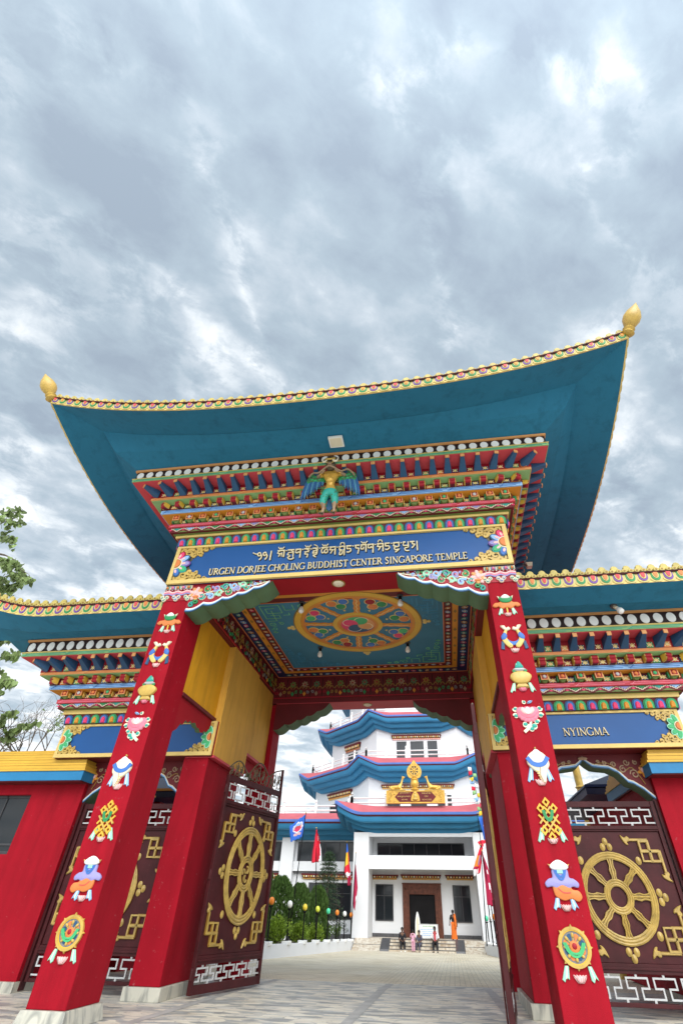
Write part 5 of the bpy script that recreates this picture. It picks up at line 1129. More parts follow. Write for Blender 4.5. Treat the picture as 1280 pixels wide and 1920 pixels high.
    for g in (0, 1):
        q = lambda u, v: ((Wd - u) if g else u, v)
        for (u, v, r, a_, t) in ((.28, 3.82, .10, 0, 1.3), (.50, 3.92, .08, 2, -1.3), (.68, 4.02, .06, 0, 1.3), (.40, 4.06, .07, 3, 1.2), (.86, 4.06, .045, 1, -1.2), (.2, 4.06, .05, 1, -1.2), (1.0, 4.08, .035, 0, 1.1)):
            b.ribbon([q(*p) for p in spiral(u, v, r, r * .25, a_, t, 12)], .022, F, 0, .02, 'tan')
        b.ribbon([q(*p) for p in spl([(.12, 3.62), (.3, 3.95), (.55, 3.86), (.8, 4.05), (1.1, 4.03)], 4, False)], .016, F, 0, .018, 'gold_dark')
        for k in range(5): b.prism([q(*p) for p in ell(.10 + .05 * cos(k * 1.1), 3.86 + .06 * sin(k * 1.1), .06, .035, 8, rot=k * 1.1)], F, 0, .035, 'orange_pale' if k % 2 else 'amber', .012)
        b.prism([q(*p) for p in ell(.1, 3.90, .03, .05, 8)], F, .02, .05, 'pink_pale', .012)
    b.prism(ell(m, 4.15, .11, .035, 10), F, 0, .04, 'tan', .012); b.build('ogee_arch_board', root)
    # leaf
    zs = (.15, .21, .58, .72, 2.76, 2.86, 3.20, 3.31)
    lf = gate_leaf(root, 2.54, zs, (1.33, 1.68, .70, .72), False, s, (X(4.16), 3.40, 0), 0)
    b = MB(); b.box(X(6.72), X(6.80), 3.3, 3.46, .02, 3.34, 'maroon'); b.build('door_frame', root)
    return root
SGL = side_gate(-1); SGR = side_gate(1)

# ---------------------------------------------------------------- gatehouses
def gatehouse(s):
    root = empty('gatehouse', (s * 9.5, 3.2, 0), ('red gatehouse on the left with dark window and yellow cornice' if s < 0 else 'red gatehouse on the right, its yellow and blue cornice at the edge'), 'gatehouse', 'gatehouses beside the side gates')
    a, c = sorted((s * 6.78, s * 13.0)); b = MB()
    if s < 0:
        wx0, wx1, wz0, wz1 = -12.0, -8.19, 2.27, 3.50
        b.box(a, wx0, 3.2, 6.4, .16, 4.0, 'red'); b.box(wx1, c, 3.2, 6.4, .16, 4.0, 'red'); b.box(wx0, wx1, 3.2, 6.4, .16, wz0, 'red'); b.box(wx0, wx1, 3.2, 6.4, wz1, 4.0, 'red'); b.box(wx0, wx1, 3.6, 6.4, wz0, wz1, 'dark_grey')
    else: b.box(a, c, 3.2, 6.4, .16, 4.0, 'red')
    wl_ = b.build('wall', root)
    b = MB(); b.box(a - .03, c + .03, 3.12, 6.45, gz(3) + .0, .16, 'marble'); b.build('plinth', root)
    if s < 0:
        b = MB(); y = 3.33
        for x0, x1, z0, z1 in ((wx0, wx1, wz0, wz0 + .07), (wx0, wx1, wz1 - .06, wz1), (wx0, wx0 + .06, wz0, wz1), (wx1 - .05, wx1, wz0, wz1), (-9.25, -9.19, wz0, wz1), (-10.4, -10.34, wz0, wz1), (-8.95, -8.92, wz0, wz1), (wx0, wx1, wz0 + .18, wz0 + .22)): b.box(x0, x1, y, y + .06, z0, z1, 'dark_grey')
        w = b.build('window', root); b = MB(); b.box(wx0, wx1, y + .025, y + .035, wz0, wz1, 'glass_dark'); b.build('pane', w)
    b = MB(); e = .28; a2, c2 = (a - .0, c - .0)
    if s < 0: x0, x1 = a, -6.78 - .30
    else: x0, x1 = 6.78 + .30, c
    def band(off, z0, z1, m, off2=None):
        o2 = off if off2 is None else off2
        b.hexa([(x0 - (off if s > 0 else 0), 3.2 - off, z0), (x1 + (off if s < 0 else 0), 3.2 - off, z0), (x1 + (off if s < 0 else 0), 6.5, z0), (x0 - (off if s > 0 else 0), 6.5, z0)],
               [(x0 - (o2 if s > 0 else 0), 3.2 - o2, z1), (x1 + (o2 if s < 0 else 0), 3.2 - o2, z1), (x1 + (o2 if s < 0 else 0), 6.5, z1), (x0 - (o2 if s > 0 else 0), 6.5, z1)], m)
    band(.40, 3.74, 3.95, 'fascia_blue'); zz = 3.951
    for off, hgt in ((.43, .055), (.385, .085), (.36, .06), (.31, .085), (.285, .06), (.23, .08), (.205, .05), (.15, .07)):
        band(off, zz, zz + hgt - .014, 'yellow'); band(off - .035, zz + hgt - .0139, zz + hgt - .0001, 'gold_dark'); zz += hgt  # thin dark gold strips paint in the shadow lines between the ribs
    b.box(x0 + (0 if s < 0 else -.38), x1 + (.38 if s < 0 else 0), 2.83, 6.3, 3.72, 3.739, 'dark_red'); b.build('cornice', root, smooth=False)
    return root
gatehouse(-1); gatehouse(1)
# ---------------------------------------------------------------- skinned figures
def skin(name, nodes, edges, root=0, parent=None, mats=None, pick=None, sub=2):
    """one continuous body: joints with radii, grown with a Skin modifier and baked to a mesh"""
    me = bpy.data.meshes.new(name); keys = list(nodes); idx = {k: i for i, k in enumerate(keys)}
    me.from_pydata([nodes[k][:3] for k in keys], [(idx[a], idx[c]) for a, c in edges], [])
    o = bpy.data.objects.new(name, me); COL.objects.link(o)
    m = o.modifiers.new('skin', 'SKIN'); m.use_smooth_shade = True
    for i, k in enumerate(keys):
        sv = me.skin_vertices[0].data[i]; r = nodes[k][3:]; sv.radius = (r[0], r[1] if len(r) > 1 else r[0]); sv.use_root = (i == root)
    s = o.modifiers.new('sub', 'SUBSURF'); s.levels = sub; s.render_levels = sub
    dg = bpy.context.evaluated_depsgraph_get(); me2 = bpy.data.meshes.new_from_object(o.evaluated_get(dg))
    bpy.data.objects.remove(o); me2.name = name
    o = bpy.data.objects.new(name, me2); COL.objects.link(o)
    me2.materials.clear()
    for k in mats: me2.materials.append(MATS[k])
    me2.polygons.foreach_set('use_smooth', [True] * len(me2.polygons))
    for p in me2.polygons: p.material_index = pick(p.center) if pick else 0
    if parent: o.parent = parent
    return o

# winged guardian on the cornice
ST = empty('winged_statue', (.03, -1.0, 8.9), 'winged bird-man statue with golden torso and blue feathered wings on the cornice', 'statue')
nd = {'pel': (0, -.02, .22, .12, .10), 'waist': (0, -.04, .34, .10, .09), 'belly': (0, -.08, .44, .115, .12), 'chest': (0, -.05, .66, .165, .12), 'neck': (0, -.08, .76, .08, .08), 'head': (0, -.17, .86, .165, .155), 'crown': (0, -.15, 1.02, .15, .14),
      'shL': (-.19, -.06, .73, .07, .07), 'elL': (-.37, -.04, .66, .045, .045), 'haL': (-.23, -.17, .66, .034, .034), 'fiL': (-.12, -.27, .69, .03, .03),
      'shR': (.19, -.06, .73, .07, .07), 'elR': (.37, -.04, .66, .045, .045), 'haR': (.23, -.17, .66, .034, .034), 'fiR': (.12, -.27, .69, .03, .03),
      'hiL': (-.11, -.03, .12, .11, .11), 'knL': (-.15, -.06, -.14, .095, .095), 'caL': (-.13, -.02, -.27, .042, .042), 'anL': (-.14, -.02, -.46, .032, .032), 'toL': (-.14, -.13, -.52, .032, .028),
      'hiR': (.11, -.03, .12, .11, .11), 'knR': (.15, -.06, -.14, .095, .095), 'caR': (.13, -.02, -.27, .042, .042), 'anR': (.14, -.02, -.46, .032, .032), 'toR': (.14, -.13, -.52, .032, .028)}
ed = [('pel', 'waist'), ('waist', 'belly'), ('belly', 'chest'), ('chest', 'neck'), ('neck', 'head'), ('head', 'crown')]
for g in 'LR': ed += [('chest', 'sh' + g), ('sh' + g, 'el' + g), ('el' + g, 'ha' + g), ('ha' + g, 'fi' + g), ('pel', 'hi' + g), ('hi' + g, 'kn' + g), ('kn' + g, 'ca' + g), ('ca' + g, 'an' + g), ('an' + g, 'to' + g)]
body = skin('statue_body', nd, ed, 0, ST, ['gold_leaf', 'teal', 'tan', 'bronze'], lambda c: 1 if -.2 < c.z < .20 and abs(c.x) < .3 else 3 if c.z > .745 and abs(c.x) < .2 else 2 if c.z > .56 and abs(c.x) > .27 or c.z > .6 and c.y < -.19 else 2 if c.z <= -.34 else 2 if c.z <= -.2 else 0)
b = MB(); rnd = random.Random(4)
L0 = ST.location
for i in range(70):                                   # scales on the thighs
    g = 1 if i % 2 else -1; a = rnd.uniform(-1.3, 1.3) - pi / 2; z = rnd.uniform(-.16, .15); r = .098 - .016 * (z < -.05)
    c = Vector((g * .128 + r * cos(a) * 1.02, -.04 + r * sin(a) * 1.04, z)) + L0; b.ball(c, .017, 'bracket_green' if i % 3 else 'green', 6, 4, 1.2, .6, .6)
b.ball(Vector((0, -.155, .47)) + L0, .10, 'gold_leaf', 12, 8, 1, .6, 1); b.build('thigh_scales', body)
for g in (-1, 1):
    b = MB(); F = (L0 + Vector((g * .16, .02, .70)), Vector((g, 0, 0)), Vector((0, 0, 1)), Vector((0, -1, 0)))
    b.prism(spl([(0, .02), (.12, .12), (.30, .14), (.44, .06), (.49, -.10), (.46, -.18), (.30, -.14), (.14, -.16), (.02, -.14)], 4), F, -.04, .03, 'green', .015)
    for i in range(8):
        u = .06 + i * .06; ln = .22 + .05 * i - (.03 if i < 2 else 0); v0 = -.10 - (.03 if i > 5 else 0)
        b.prism(spl([(u - .028, v0), (u + .028, v0), (u + .03 + .01 * i, v0 - ln * .6), (u + .006 + .012 * i, v0 - ln), (u - .022 + .008 * i, v0 - ln * .6)], 3), F, -.02 - .004 * (i % 2), .02 + .006 * (i % 2), 'wing_deep' if i % 2 else 'wing_blue', .012)
    for i in range(5):
        for j in range(3 + i % 2): b.prism(ell(.08 + j * .10 + i * .02, .06 - i * .045 + .02 * sin(j * 1.5), .045, .024, 8), F, .02, .042, 'green_bright' if (i + j) % 2 else 'bracket_green', .01)
    b.build('wing', ST)
for g in (-1, 1):
    b = MB(); b.tube([L0 + Vector(p) for p in spl([(g * .07, -.32, .92), (g * .17, -.31, .90), (g * .21, -.29, 1.04)], 4, False)], [.030] * 4 + [.026, .022, .017, .012, .006], 'cream', 8); b.build('horn', ST)
    b = MB(); b.ball(L0 + Vector((g * .068, -.325, .87)), .026, 'gold_pale', 8, 5); b.ball(L0 + Vector((g * .068, -.352, .862)), .016, 'black', 6, 4); b.build('eye', ST)
b = MB(); b.lathe([(.06, 0), (.052, .06), (.03, .11), (.001, .16)], L0 + Vector((0, -.30, .82)), 'tan', 10, (0, -.7, -.6)); b.build('beak', ST)
b = MB(); b.tube([L0 + Vector(p) for p in spl([(-.12, -.31, .99), (0, -.35, .94), (.12, -.31, .99)], 4, False)], .026, 'gold', 6)
for k in range(13): a = pi * k / 12; b.tube([L0 + Vector((.11 * cos(a), -.22, 1.00 + .09 * sin(a))), L0 + Vector((.27 * cos(a), -.17, 1.00 + .22 * sin(a)))], [.045, .014], 'bronze', 6)
b.build('crown', ST)
b = MB(); b.tube([L0 + Vector(p) for p in spl([(-.58, -.08, .66), (-.46, -.12, .74), (-.30, -.20, .66), (-.12, -.30, .70), (0, -.35, .72), (.12, -.30, .70), (.28, -.20, .66), (.42, -.12, .78), (.56, -.08, .68), (.60, -.08, .60)], 5, False)], .022, 'tan', 7); b.build('held_snake', ST)
b = MB()
for g in (-1, 1):
    for k in (-1, 0, 1): b.tube([L0 + Vector((g * .14, -.06, -.49)), L0 + Vector((g * .14 + k * .05, -.17, -.53)), L0 + Vector((g * .14 + k * .06, -.19, -.58))], [.022, .018, .004], 'bronze', 6)
    b.prism([(-.05, .02), (.05, .02), (.085, -.36), (0, -.44), (-.085, -.36)], (L0 + Vector((0, .06, .10)), Vector((1, 0, 0)), Vector((0, 0, 1)), Vector((0, -1, 0))), 0, .03, 'rafter_blue', .01) if g > 0 else None
b.build('talons', ST)

ST.scale = (.98, 1.0, 1.08); ST.location = (.03, -1.10, 8.93)
# ---------------------------------------------------------------- lamps fixed to the gate
b = MB(); b.box(.04, .40, -1.86, -1.52, 10.27, 10.33, 'lamp_white'); b.box(.075, .365, -1.825, -1.555, 10.262, 10.271, 'cream'); b.box(.15, .29, -1.75, -1.63, 10.33, 10.37, 'dark_grey')
tag(b.build('floodlight', bevel=.008), 'square white floodlight under the wide blue soffit', 'lamp')
for (x, y, z, lb) in ((.07, .30, 7.412, 'round cream ceiling lamp under the red front beam'), (-.15, 7.15, 6.785, 'round cream ceiling lamp under the rear beam of the passage')):
    b = MB(); b.lathe([(.001, -.055), (.07, -.05), (.12, -.03), (.14, 0), (.15, .0), (.15, .004)], (x, y, z), 'cream', 20); b.lathe([(.155, -.012), (.165, -.012), (.165, .003), (.155, .003)], (x, y, z), 'gold_dark', 20)
    tag(b.build('ceiling_lamp'), lb, 'lamp', 'round ceiling lamps of the gateway')
def bulb(x, y, z, lb, tilt=(0, 0, -1), grp=None):
    b = MB(); d = Vector(tilt).normalized(); c = Vector((x, y, z))
    b.lathe([(.085, 0), (.085, .03), (.05, .04)], c, 'dark_grey', 12, d); b.lathe([(.04, .03), (.045, .13), (.03, .14)], c, 'black' if grp else 'cream', 10, d)
    b.lathe([(.03, .13), (.045, .16), (.075, .23), (.07, .29), (.035, .32), (.001, .325)], c, 'lamp_white', 12, d)
    tag(b.build('light_bulb'), lb, 'lamp', grp)
for x, y, lb in ((-1.18, 1.58, 'front left'), (1.47, 1.5, 'front right'), (-1.29, 4.43, 'rear left'), (1.46, 4.36, 'rear right')):
    bulb(x, y, 7.695, 'bare bulb hanging from the painted ceiling, %s of the four round the wheel' % lb, grp='bulbs round the ceiling wheel')
bulb(6.45, 1.15, 6.895, 'pale bulb lamp under the blue eave above the NYINGMA board', (.25, -.5, -.8))
b = MB(); b.box(5.2, 5.38, 3.42, 3.5, 9.66, 9.72, 'grey'); b.box(5.25, 5.31, 3.40, 3.46, 9.60, 9.90, 'grey'); b.hexa([(5.30, 3.3, 9.52), (5.44, 3.3, 9.52), (5.44, 3.5, 9.54), (5.30, 3.5, 9.54)], [(5.27, 3.32, 9.68), (5.47, 3.32, 9.68), (5.47, 3.5, 9.68), (5.27, 3.5, 9.68)], 'cream')
tag(b.build('spotlight'), 'small grey spotlight on the right flank of the big cornice', 'lamp')

# ---------------------------------------------------------------- temple
TY = 34.0; TG = -.69
TEM = empty('temple', (0, 42, TG), 'white temple with stacked blue octagonal roofs seen through the gate passage', 'temple')
def cor_band(b, F, x0, x1, z0, z1, hue='gold'):
    """corbelled cornice over a temple window"""
    h = z1 - z0
    for v0, v1, d, m, e in ((0, .28, .10, hue, 0), (.28, .36, .13, 'gold_dark', .03), (.36, .72, .20, 'maroon', .06), (.72, 1, .28, 'dark_red', .12)):
        b.prism([(x0 - e, z0 + h * v0), (x1 + e, z0 + h * v0), (x1 + e, z0 + h * v1), (x0 - e, z0 + h * v1)], F, 0, d, m)
    n = max(4, int((x1 - x0) / .2)); w = (x1 - x0) / n
    for i in range(n):
        c = x0 + (i + .5) * w
        b.prism([(c - w * .3, z0 + h * .27), (c + w * .3, z0 + h * .27), (c, z0 + h * .02)], F, .10, .14, 'orange'); b.prism([(c - w * .28, z0 + h * .40), (c + w * .28, z0 + h * .40), (c + w * .28, z0 + h * .68), (c - w * .28, z0 + h * .68)], F, .20, .27, ('gold_pale', 'cream', 'orange_pale')[i % 3])
def window(parent, F, x0, x1, z0, z1, nx=1, zbar=None, glassm='glass_dark'):
    b = MB(); fw = .06
    for a in ((x0, x1, z0, z0 + fw), (x0, x1, z1 - fw, z1), (x0, x0 + fw, z0 + fw, z1 - fw), (x1 - fw, x1, z0 + fw, z1 - fw)): b.prism([(a[0], a[2]), (a[1], a[2]), (a[1], a[3]), (a[0], a[3])], F, -.01, .06, 'dark_grey')
    for i in range(1, nx + 1):
        x = x0 + (x1 - x0) * i / (nx + 1); b.prism([(x - .022, z0 + fw), (x + .022, z0 + fw), (x + .022, z1 - fw), (x - .022, z1 - fw)], F, .01, .05, 'dark_grey')
    if zbar: b.prism([(x0 + fw, zbar - .022), (x1 - fw, zbar - .022), (x1 - fw, zbar + .022), (x0 + fw, zbar + .022)], F, .01, .048, 'dark_grey')
    w = b.build('window', parent); b = MB(); b.prism([(x0 + fw, z0 + fw), (x1 - fw, z0 + fw), (x1 - fw, z1 - fw), (x0 + fw, z1 - fw)], F, .004, .02, glassm); b.build('pane', w, smooth=False); return w
def yf(y, x=0): return fr((x, y, 0))
# main block: wings and porch recess
b = MB()
for s in (-1, 1):
    xa, xb = (s * 5.2, s * 26)
    b.box(xa, xb, 37.9, 50, TG, 6.2, 'wall_white'); b.box(s * 5.0, s * 26, 37.5, 37.9, 3.73, 4.36, 'wall_white'); b.box(s * 5.0, s * 26, 37.7, 37.9, 3.6, 3.73, 'grey')
    for k in range(4):
        x = s * (11.0 + k * 5.2); b.box(x - .55 * s, x + .5 * s, 37.25, 37.9, TG, 5.95, 'wall_white')
    b.box(s * 5.0, s * 26, 37.35, 37.895, TG, -.02, 'granite')
b.box(-5.2, 5.2, 36.5, 50, TG, 6.2, 'wall_white'); b.build('wall', TEM, smooth=False)
for s in (-1, 1):
    b = MB()
    x0, x1 = (-4.88, -3.72) if s < 0 else (4.14, 5.25)
    b.box(x0, x1, 34.0, 34.75, -.1, 5.98, 'wall_white'); b.box(x0 - .04, x1 + .04, 33.95, 34.8, TG, -.1, 'granite'); b.box(x0 + .15 * (s < 0), x1 - .15 * (s > 0), 34.76, 37.6, TG, 5.98, 'wall_white'); b.build('porch_pillar', TEM)
b = MB(); b.box(-3.72, 4.14, 34.05, 34.35, 3.72, 4.55, 'wall_white'); b.box(-3.72, 4.14, 34.35, 36.5, 3.80, 4.0, 'wall_white'); b.build('porch_balcony', TEM, bevel=.01)
b = MB(); b.box(-3.72, 4.14, 34.1, 36.5, 5.86, 6.0, 'wall_white'); b.box(-3.72, 4.14, 34.1, 34.3, 5.72, 5.86, 'wall_white'); b.build('porch_ceiling', TEM)
FR = yf(36.5)
window(TEM, FR, -3.35, 3.5, 4.72, 5.52, 6); window(TEM, FR, -3.50, -2.14, .80, 2.92, 1, 2.25); window(TEM, FR, 2.35, 3.62, .80, 2.92, 1, 2.25)
b = MB(); cor_band(b, FR, -3.86, -1.84, 3.20, 3.50); cor_band(b, FR, -1.42, 1.44, 3.21, 3.53); cor_band(b, FR, 1.97, 3.95, 3.22, 3.53); b.box(-5.1, -1.5, 36.42, 36.5, -.1, .12, 'granite'); b.box(1.5, 5.1, 36.42, 36.5, -.1, .12, 'granite'); b.build('corbel_band', TEM)
b = MB(); y = 36.38
for x0, x1, z0, z1, d, m in ((-1.42, -.93, -.08, 2.94, 0, 'wood'), (.98, 1.48, -.08, 2.94, 0, 'wood'), (-.93, .98, 2.35, 2.94, 0, 'wood'), (-1.46, 1.52, 2.94, 3.02, -.04, 'wood'), (-1.0, -.93, -.08, 2.4, -.05, 'wood'), (.98, 1.05, -.08, 2.4, -.05, 'wood'), (-1.0, 1.05, 2.35, 2.42, -.05, 'wood'), (-1.25, -1.15, -.08, 2.8, -.03, 'wood'), (1.2, 1.3, -.08, 2.8, -.03, 'wood'), (-1.25, 1.3, 2.62, 2.72, -.03, 'wood')): b.box(x0, x1, y + d, 36.5, z0, z1, m)
b.box(-.93, .98, 36.47, 36.49, -.08, 2.35, 'black'); b.build('door', TEM, bevel=.01)  # black sheet inside the frame stands in for the dark, unlit interior
for x0, x1, w in ((-10.2, -5.3, 1),):
    window(TEM, yf(37.9), -10.25, -5.5, 4.40, 5.70, 3); window(TEM, yf(37.9), -9.1, -5.6, .80, 3.02, 2, 2.35); window(TEM, yf(37.9), -15.4, -11.7, 4.40, 5.70, 3); window(TEM, yf(37.9), -15.2, -11.75, .8, 3.02, 2, 2.35); window(TEM, yf(37.9), 5.5, 10.2, 4.40, 5.70, 3); window(TEM, yf(37.9), 5.6, 9.2, .80, 3.02, 2, 2.35)
b = MB(); cor_band(b, yf(37.9), -9.6, -5.3, 3.22, 3.58); cor_band(b, yf(37.9), -15.4, -11.7, 3.22, 3.58); cor_band(b, yf(37.9), 5.4, 9.6, 3.22, 3.58); b.build('corbel_band', TEM)
# rolled eaves
def rolls(d_in, z_in, d_out, z_out, n=3, k=6, bulge=.26):
    o = []
    for i in range(n):
        for q in range(k + (i == n - 1)):
            t = (i + q / k) / n; f = q / k; d = d_in + (d_out - d_in) * t; z = z_in + (z_out - z_in) * t; bb = bulge * sin(pi * f) * (1 if q < k else 0)
            ln = sqrt((d_in - d_out) ** 2 + (z_out - z_in) ** 2); o.append((d + (z_out - z_in) / ln * -bb, z - (d_in - d_out) / ln * bb, t))
    return o
def temple_roof(name, corners, z_eave, d_in, z_in, lift, ns, d_top, z_top, sides=None, upk=.6):
    b = MB(); se = []
    for d, z, t in rolls(d_in, z_in, .10, z_eave - .22): se.append((d, z, upk + (1 - upk) * t, 'eave_blue'))
    se[-1] = (se[-1][0], se[-1][1], 1, 'dark_red')
    se += [(.02, z_eave - .17, 1, 'dark_red'), (.02, z_eave - .12, 1, 'rim_blue'), (-.05, z_eave - .11, 1, 'rim_blue'), (-.05, z_eave + .06, 1, 'rim_blue'), (.10, z_eave + .08, 1, 'roof_pink'), (.12, z_eave + .08, 1, 'roof_pink'), (d_top, z_top, .25, 'roof_pink'), (d_top + 1.2, z_top + .02, 0, 'wall_white'), (d_top + 6, z_top + .05, 0, 'wall_white')]
    se[0] = (se[0][0], se[0][1], 0 if upk == 0 else se[0][2], 'eave_blue')
    eave_surface(b, corners, se, lift, ns, sides); return b.build(name, TEM, sharp=30)
lw = lambda dist, t: .0
temple_roof('wing_roof', rects(-27, 35.6, 27, 60), 6.98, 2.3, 5.9, lw, 2, 1.5, 7.66, (0, 1, 3), 0)
lp = lambda dist, t: .78 * max(0, 1 - dist / 2.0) ** 1.6
temple_roof('porch_roof', rects(-6.25, 32.9, 6.35, 46), 7.1, 1.6, 5.98, lp, 30, 1.3, 7.74, (0, 1, 3), .35)
def octo(cx, cy, a):
    r = a / cos(pi / 8); return [(cx + r * cos(-pi / 2 - pi / 8 + i * pi / 4), cy + r * sin(-pi / 2 - pi / 8 + i * pi / 4)) for i in range(8)]
def tier(cx, cy, ap, ze, wall_ap, z_wall0, z_in, lf, dt, zt, sides=(0, 1, 6, 7)):
    lo = lambda dist, t: lf * max(0, 1 - dist / 2.0) ** 1.05
    temple_roof('octagonal_roof', octo(cx, cy, ap), ze, ap - wall_ap, z_in, lo, 24, dt, zt, sides, .75)
    b = MB(); c = octo(cx, cy, wall_ap); b.grid([[Vector((*p, z_wall0)) for p in c], [Vector((*p, z_in + .7)) for p in c]], 'wall_white', True); b.build('octagonal_wall', TEM, smooth=False)
CX0, CY0 = -.30, 58.5
tier(CX0, CY0, 14.5, 12.95, 12.45, 6.5, 11.55, .80, 1.35, 13.75)
tier(CX0 + .0, CY0, 12.75, 18.2, 10.9, 13.5, 16.75, .75, 1.3, 18.95)
tier(CX0, CY0, 10.9, 23.4, 9.0, 18.7, 22.0, .75, 1.3, 24.1)
b = MB(); b.lathe([(8.8, 23.9), (7.5, 25), (4, 27), (1.2, 29), (.3, 31), (.001, 31.1)], (CX0, CY0, 0), 'gold', 8); b.build('spire', TEM)
# tier windows
def tierface(i, wall_ap):
    a = -pi / 2 + i * pi / 4; n = Vector((cos(a), sin(a), 0)); return (Vector((CX0, CY0, 0)) + n * (wall_ap + .003), Vector((-n.y, n.x, 0)), Vector((0, 0, 1)), n)
for i in (0, -1, 1):
    F = tierface(i, 12.45); b = MB()
    if i: cor_band(b, F, -2.2, 2.2, 10.75, 11.35, 'gold_pale'); window(TEM, F, -1.9, 1.9, 8.9, 10.3, 2)
    else: cor_band(b, F, -3.7, 3.6, 10.95, 11.35, 'gold_pale'); window(TEM, F, 1.9, 3.3, 8.6, 10.4, 1); window(TEM, F, -3.3, -1.9, 8.6, 10.4, 1); window(TEM, F, -.8, .8, 8.6, 10.4, 1)
    b.build('corbel_band', TEM)
    F = tierface(i, 10.9); b = MB(); cor_band(b, F, -2.7, 2.65, 16.05, 16.55, 'pink_pale') if i == 0 else cor_band(b, F, -1.4, 1.4, 15.7, 16.5, 'grey'); b.build('corbel_band', TEM)
    if i == 0:
        for x0, x1 in ((-2.25, -1.15), (-.7, .75), (1.2, 2.25)): window(TEM, F, x0, x1, 14.2, 15.9, 1, None, 'glass_grey')
    else: window(TEM, F, -.9, .9, 14.2, 15.5, 1)
# terrace rails
def rail(b, pts, h=.75, step=2.1, ball_=False):
    for (a, c) in zip(pts, pts[1:]):
        a, c = Vector(a), Vector(c); L = (c - a).length; n = max(1, int(L / step)); t = (c - a) / n
        for z in (h * .45, h): b.tube([a + Vector((0, 0, z)), c + Vector((0, 0, z))], .06, 'white', 4)
        for k in range(n + 1):
            p = a + t * k; b.box(p.x - .10, p.x + .10, p.y - .10, p.y + .10, p.z, p.z + h * 1.15, 'white'); b.lathe([(.05, 0), (.11, .06), (.05, .12), (.12, .20), (.05, .34), (.001, .40)], p + Vector((0, 0, h * 1.15)), 'white', 8)
def octrail(ap, z, ball_=False):
    c = octo(CX0, CY0, ap); b = MB(); rail(b, [(*c[i % 8], z) for i in (6, 7, 8, 9, 10)]); b.build('terrace_railing', TEM)
octrail(13.0, 13.72); octrail(11.3, 18.93)
b = MB(); rail(b, [(-26, 37.4, 7.62), (-6.0, 37.4, 7.62)], .62, 2.6); rail(b, [(-6.0, 37.4, 7.72), (-5.2, 34.4, 7.72), (-2.4, 34.4, 7.72)], .6, 1.5); rail(b, [(2.4, 34.4, 7.72), (5.2, 34.4, 7.72), (6.0, 37.4, 7.72), (26, 37.4, 7.62)], .6, 2.2); b.build('terrace_railing', TEM)
# steps
b = MB(); n = 4; zp = -.08
for k in range(n):
    y0 = 32.9 + k * .36; z = TG + (zp - TG) * (k + 1) / n; b.box(-2.15, 2.25, y0, 34.5 if k < n - 1 else 36.5, TG - .05, z, 'step_marble'); b.box(-2.16, 2.26, y0 - .012, y0 + .02, z - .035, z + .003, 'granite')
b.box(-3.7, 4.1, 34.3, 36.49, TG, zp - .003, 'step_marble')
for x0, x1 in ((-2.75, -2.16), (2.26, 2.85)): b.hexa([(x0, 32.85, TG), (x1, 32.85, TG), (x1, 34.3, TG), (x0, 34.3, TG)], [(x0, 32.9, TG + .12), (x1, 32.9, TG + .12), (x1, 34.3, zp + .02), (x0, 34.3, zp + .02)], 'granite')
for x0, x1 in ((-4.6, -2.76), (2.86, 4.6)): b.hexa([(x0, 32.5, TG), (x1, 32.5, TG), (x1, 34.0, TG), (x0, 34.0, TG)], [(x0, 32.5, TG + .02), (x1, 32.5, TG + .02), (x1, 34.0, zp), (x0, 34.0, zp)], 'step_marble'); b.box(x0, x1, 33.25, 33.29, TG + .2, TG + .335, 'granite')
b.build('entrance_steps', TEM)

# golden emblem on the porch roof
EM = empty('emblem_board', (0, 33.6, 7.80), 'golden board with dark red panel and writing on the porch roof', 'sign')
b = MB(); F = yf(33.6); b.prism([(-2.31, 7.82), (2.31, 7.82), (2.31, 8.72), (-2.31, 8.72)], F, -.25, 0, 'gold_leaf'); b.ribbon([(-2.26, 7.87), (2.26, 7.87), (2.26, 8.67), (-2.26, 8.67)], .09, F, 0, .05, 'gold_leaf', True)
for s in (-1, 1):
    for (x, z, r, a, t) in ((1.95, 8.45, .17, 0, 1.3), (2.0, 8.08, .17, 2, -1.3), (1.66, 8.52, .1, 1, 1.2), (1.68, 8.0, .1, 3, 1.2), (2.05, 8.27, .08, 0, 1.1)): b.ribbon([(s * u, v) for u, v in spiral(x, z, r, r * .2, a, t, 12)], .06, F, 0, .07, 'gold_leaf'); b.ball((s * x, 33.56, z), .05, 'gold', 8, 5)
b.build('frame', EM)
b = MB(); b.prism([(-1.62, 8.27), (-1.25, 7.92), (1.25, 7.92), (1.62, 8.27), (1.25, 8.62), (-1.25, 8.62)], F, 0, .03, 'dark_red'); pl = b.build('panel', EM)
b = MB(); G = fr((0, 33.57, 0)); write(b, 'SINGAPORE', G, .50, 1.25, 8.46, .10, 0, .012, 'gold_pale'); write(b, 'UDC', G, .72, 1.02, 8.25, .10, 0, .012, 'gold_pale'); write(b, 'MONASTERY', G, .52, 1.28, 8.03, .09, 0, .012, 'gold_pale')
write_tib(b, ['rgya', 'na', '.', 'da', 'ga', 'sa', '.', 'ra'], G, -1.22, -.38, 8.49, .075, 0, .012, 'gold_pale'); write_tib(b, ['cho', 'sa', '.', 'gli', 'nga', 'da', '.', 'ga', 'na', 'ra'], G, -1.42, -.40, 8.25, .075, 0, .012, 'gold_pale'); write_tib(b, ['da', 'ga', '.', 'na', 'ra'], G, -1.1, -.62, 8.03, .075, 0, .012, 'gold_pale'); b.build('lettering', pl, smooth=False)
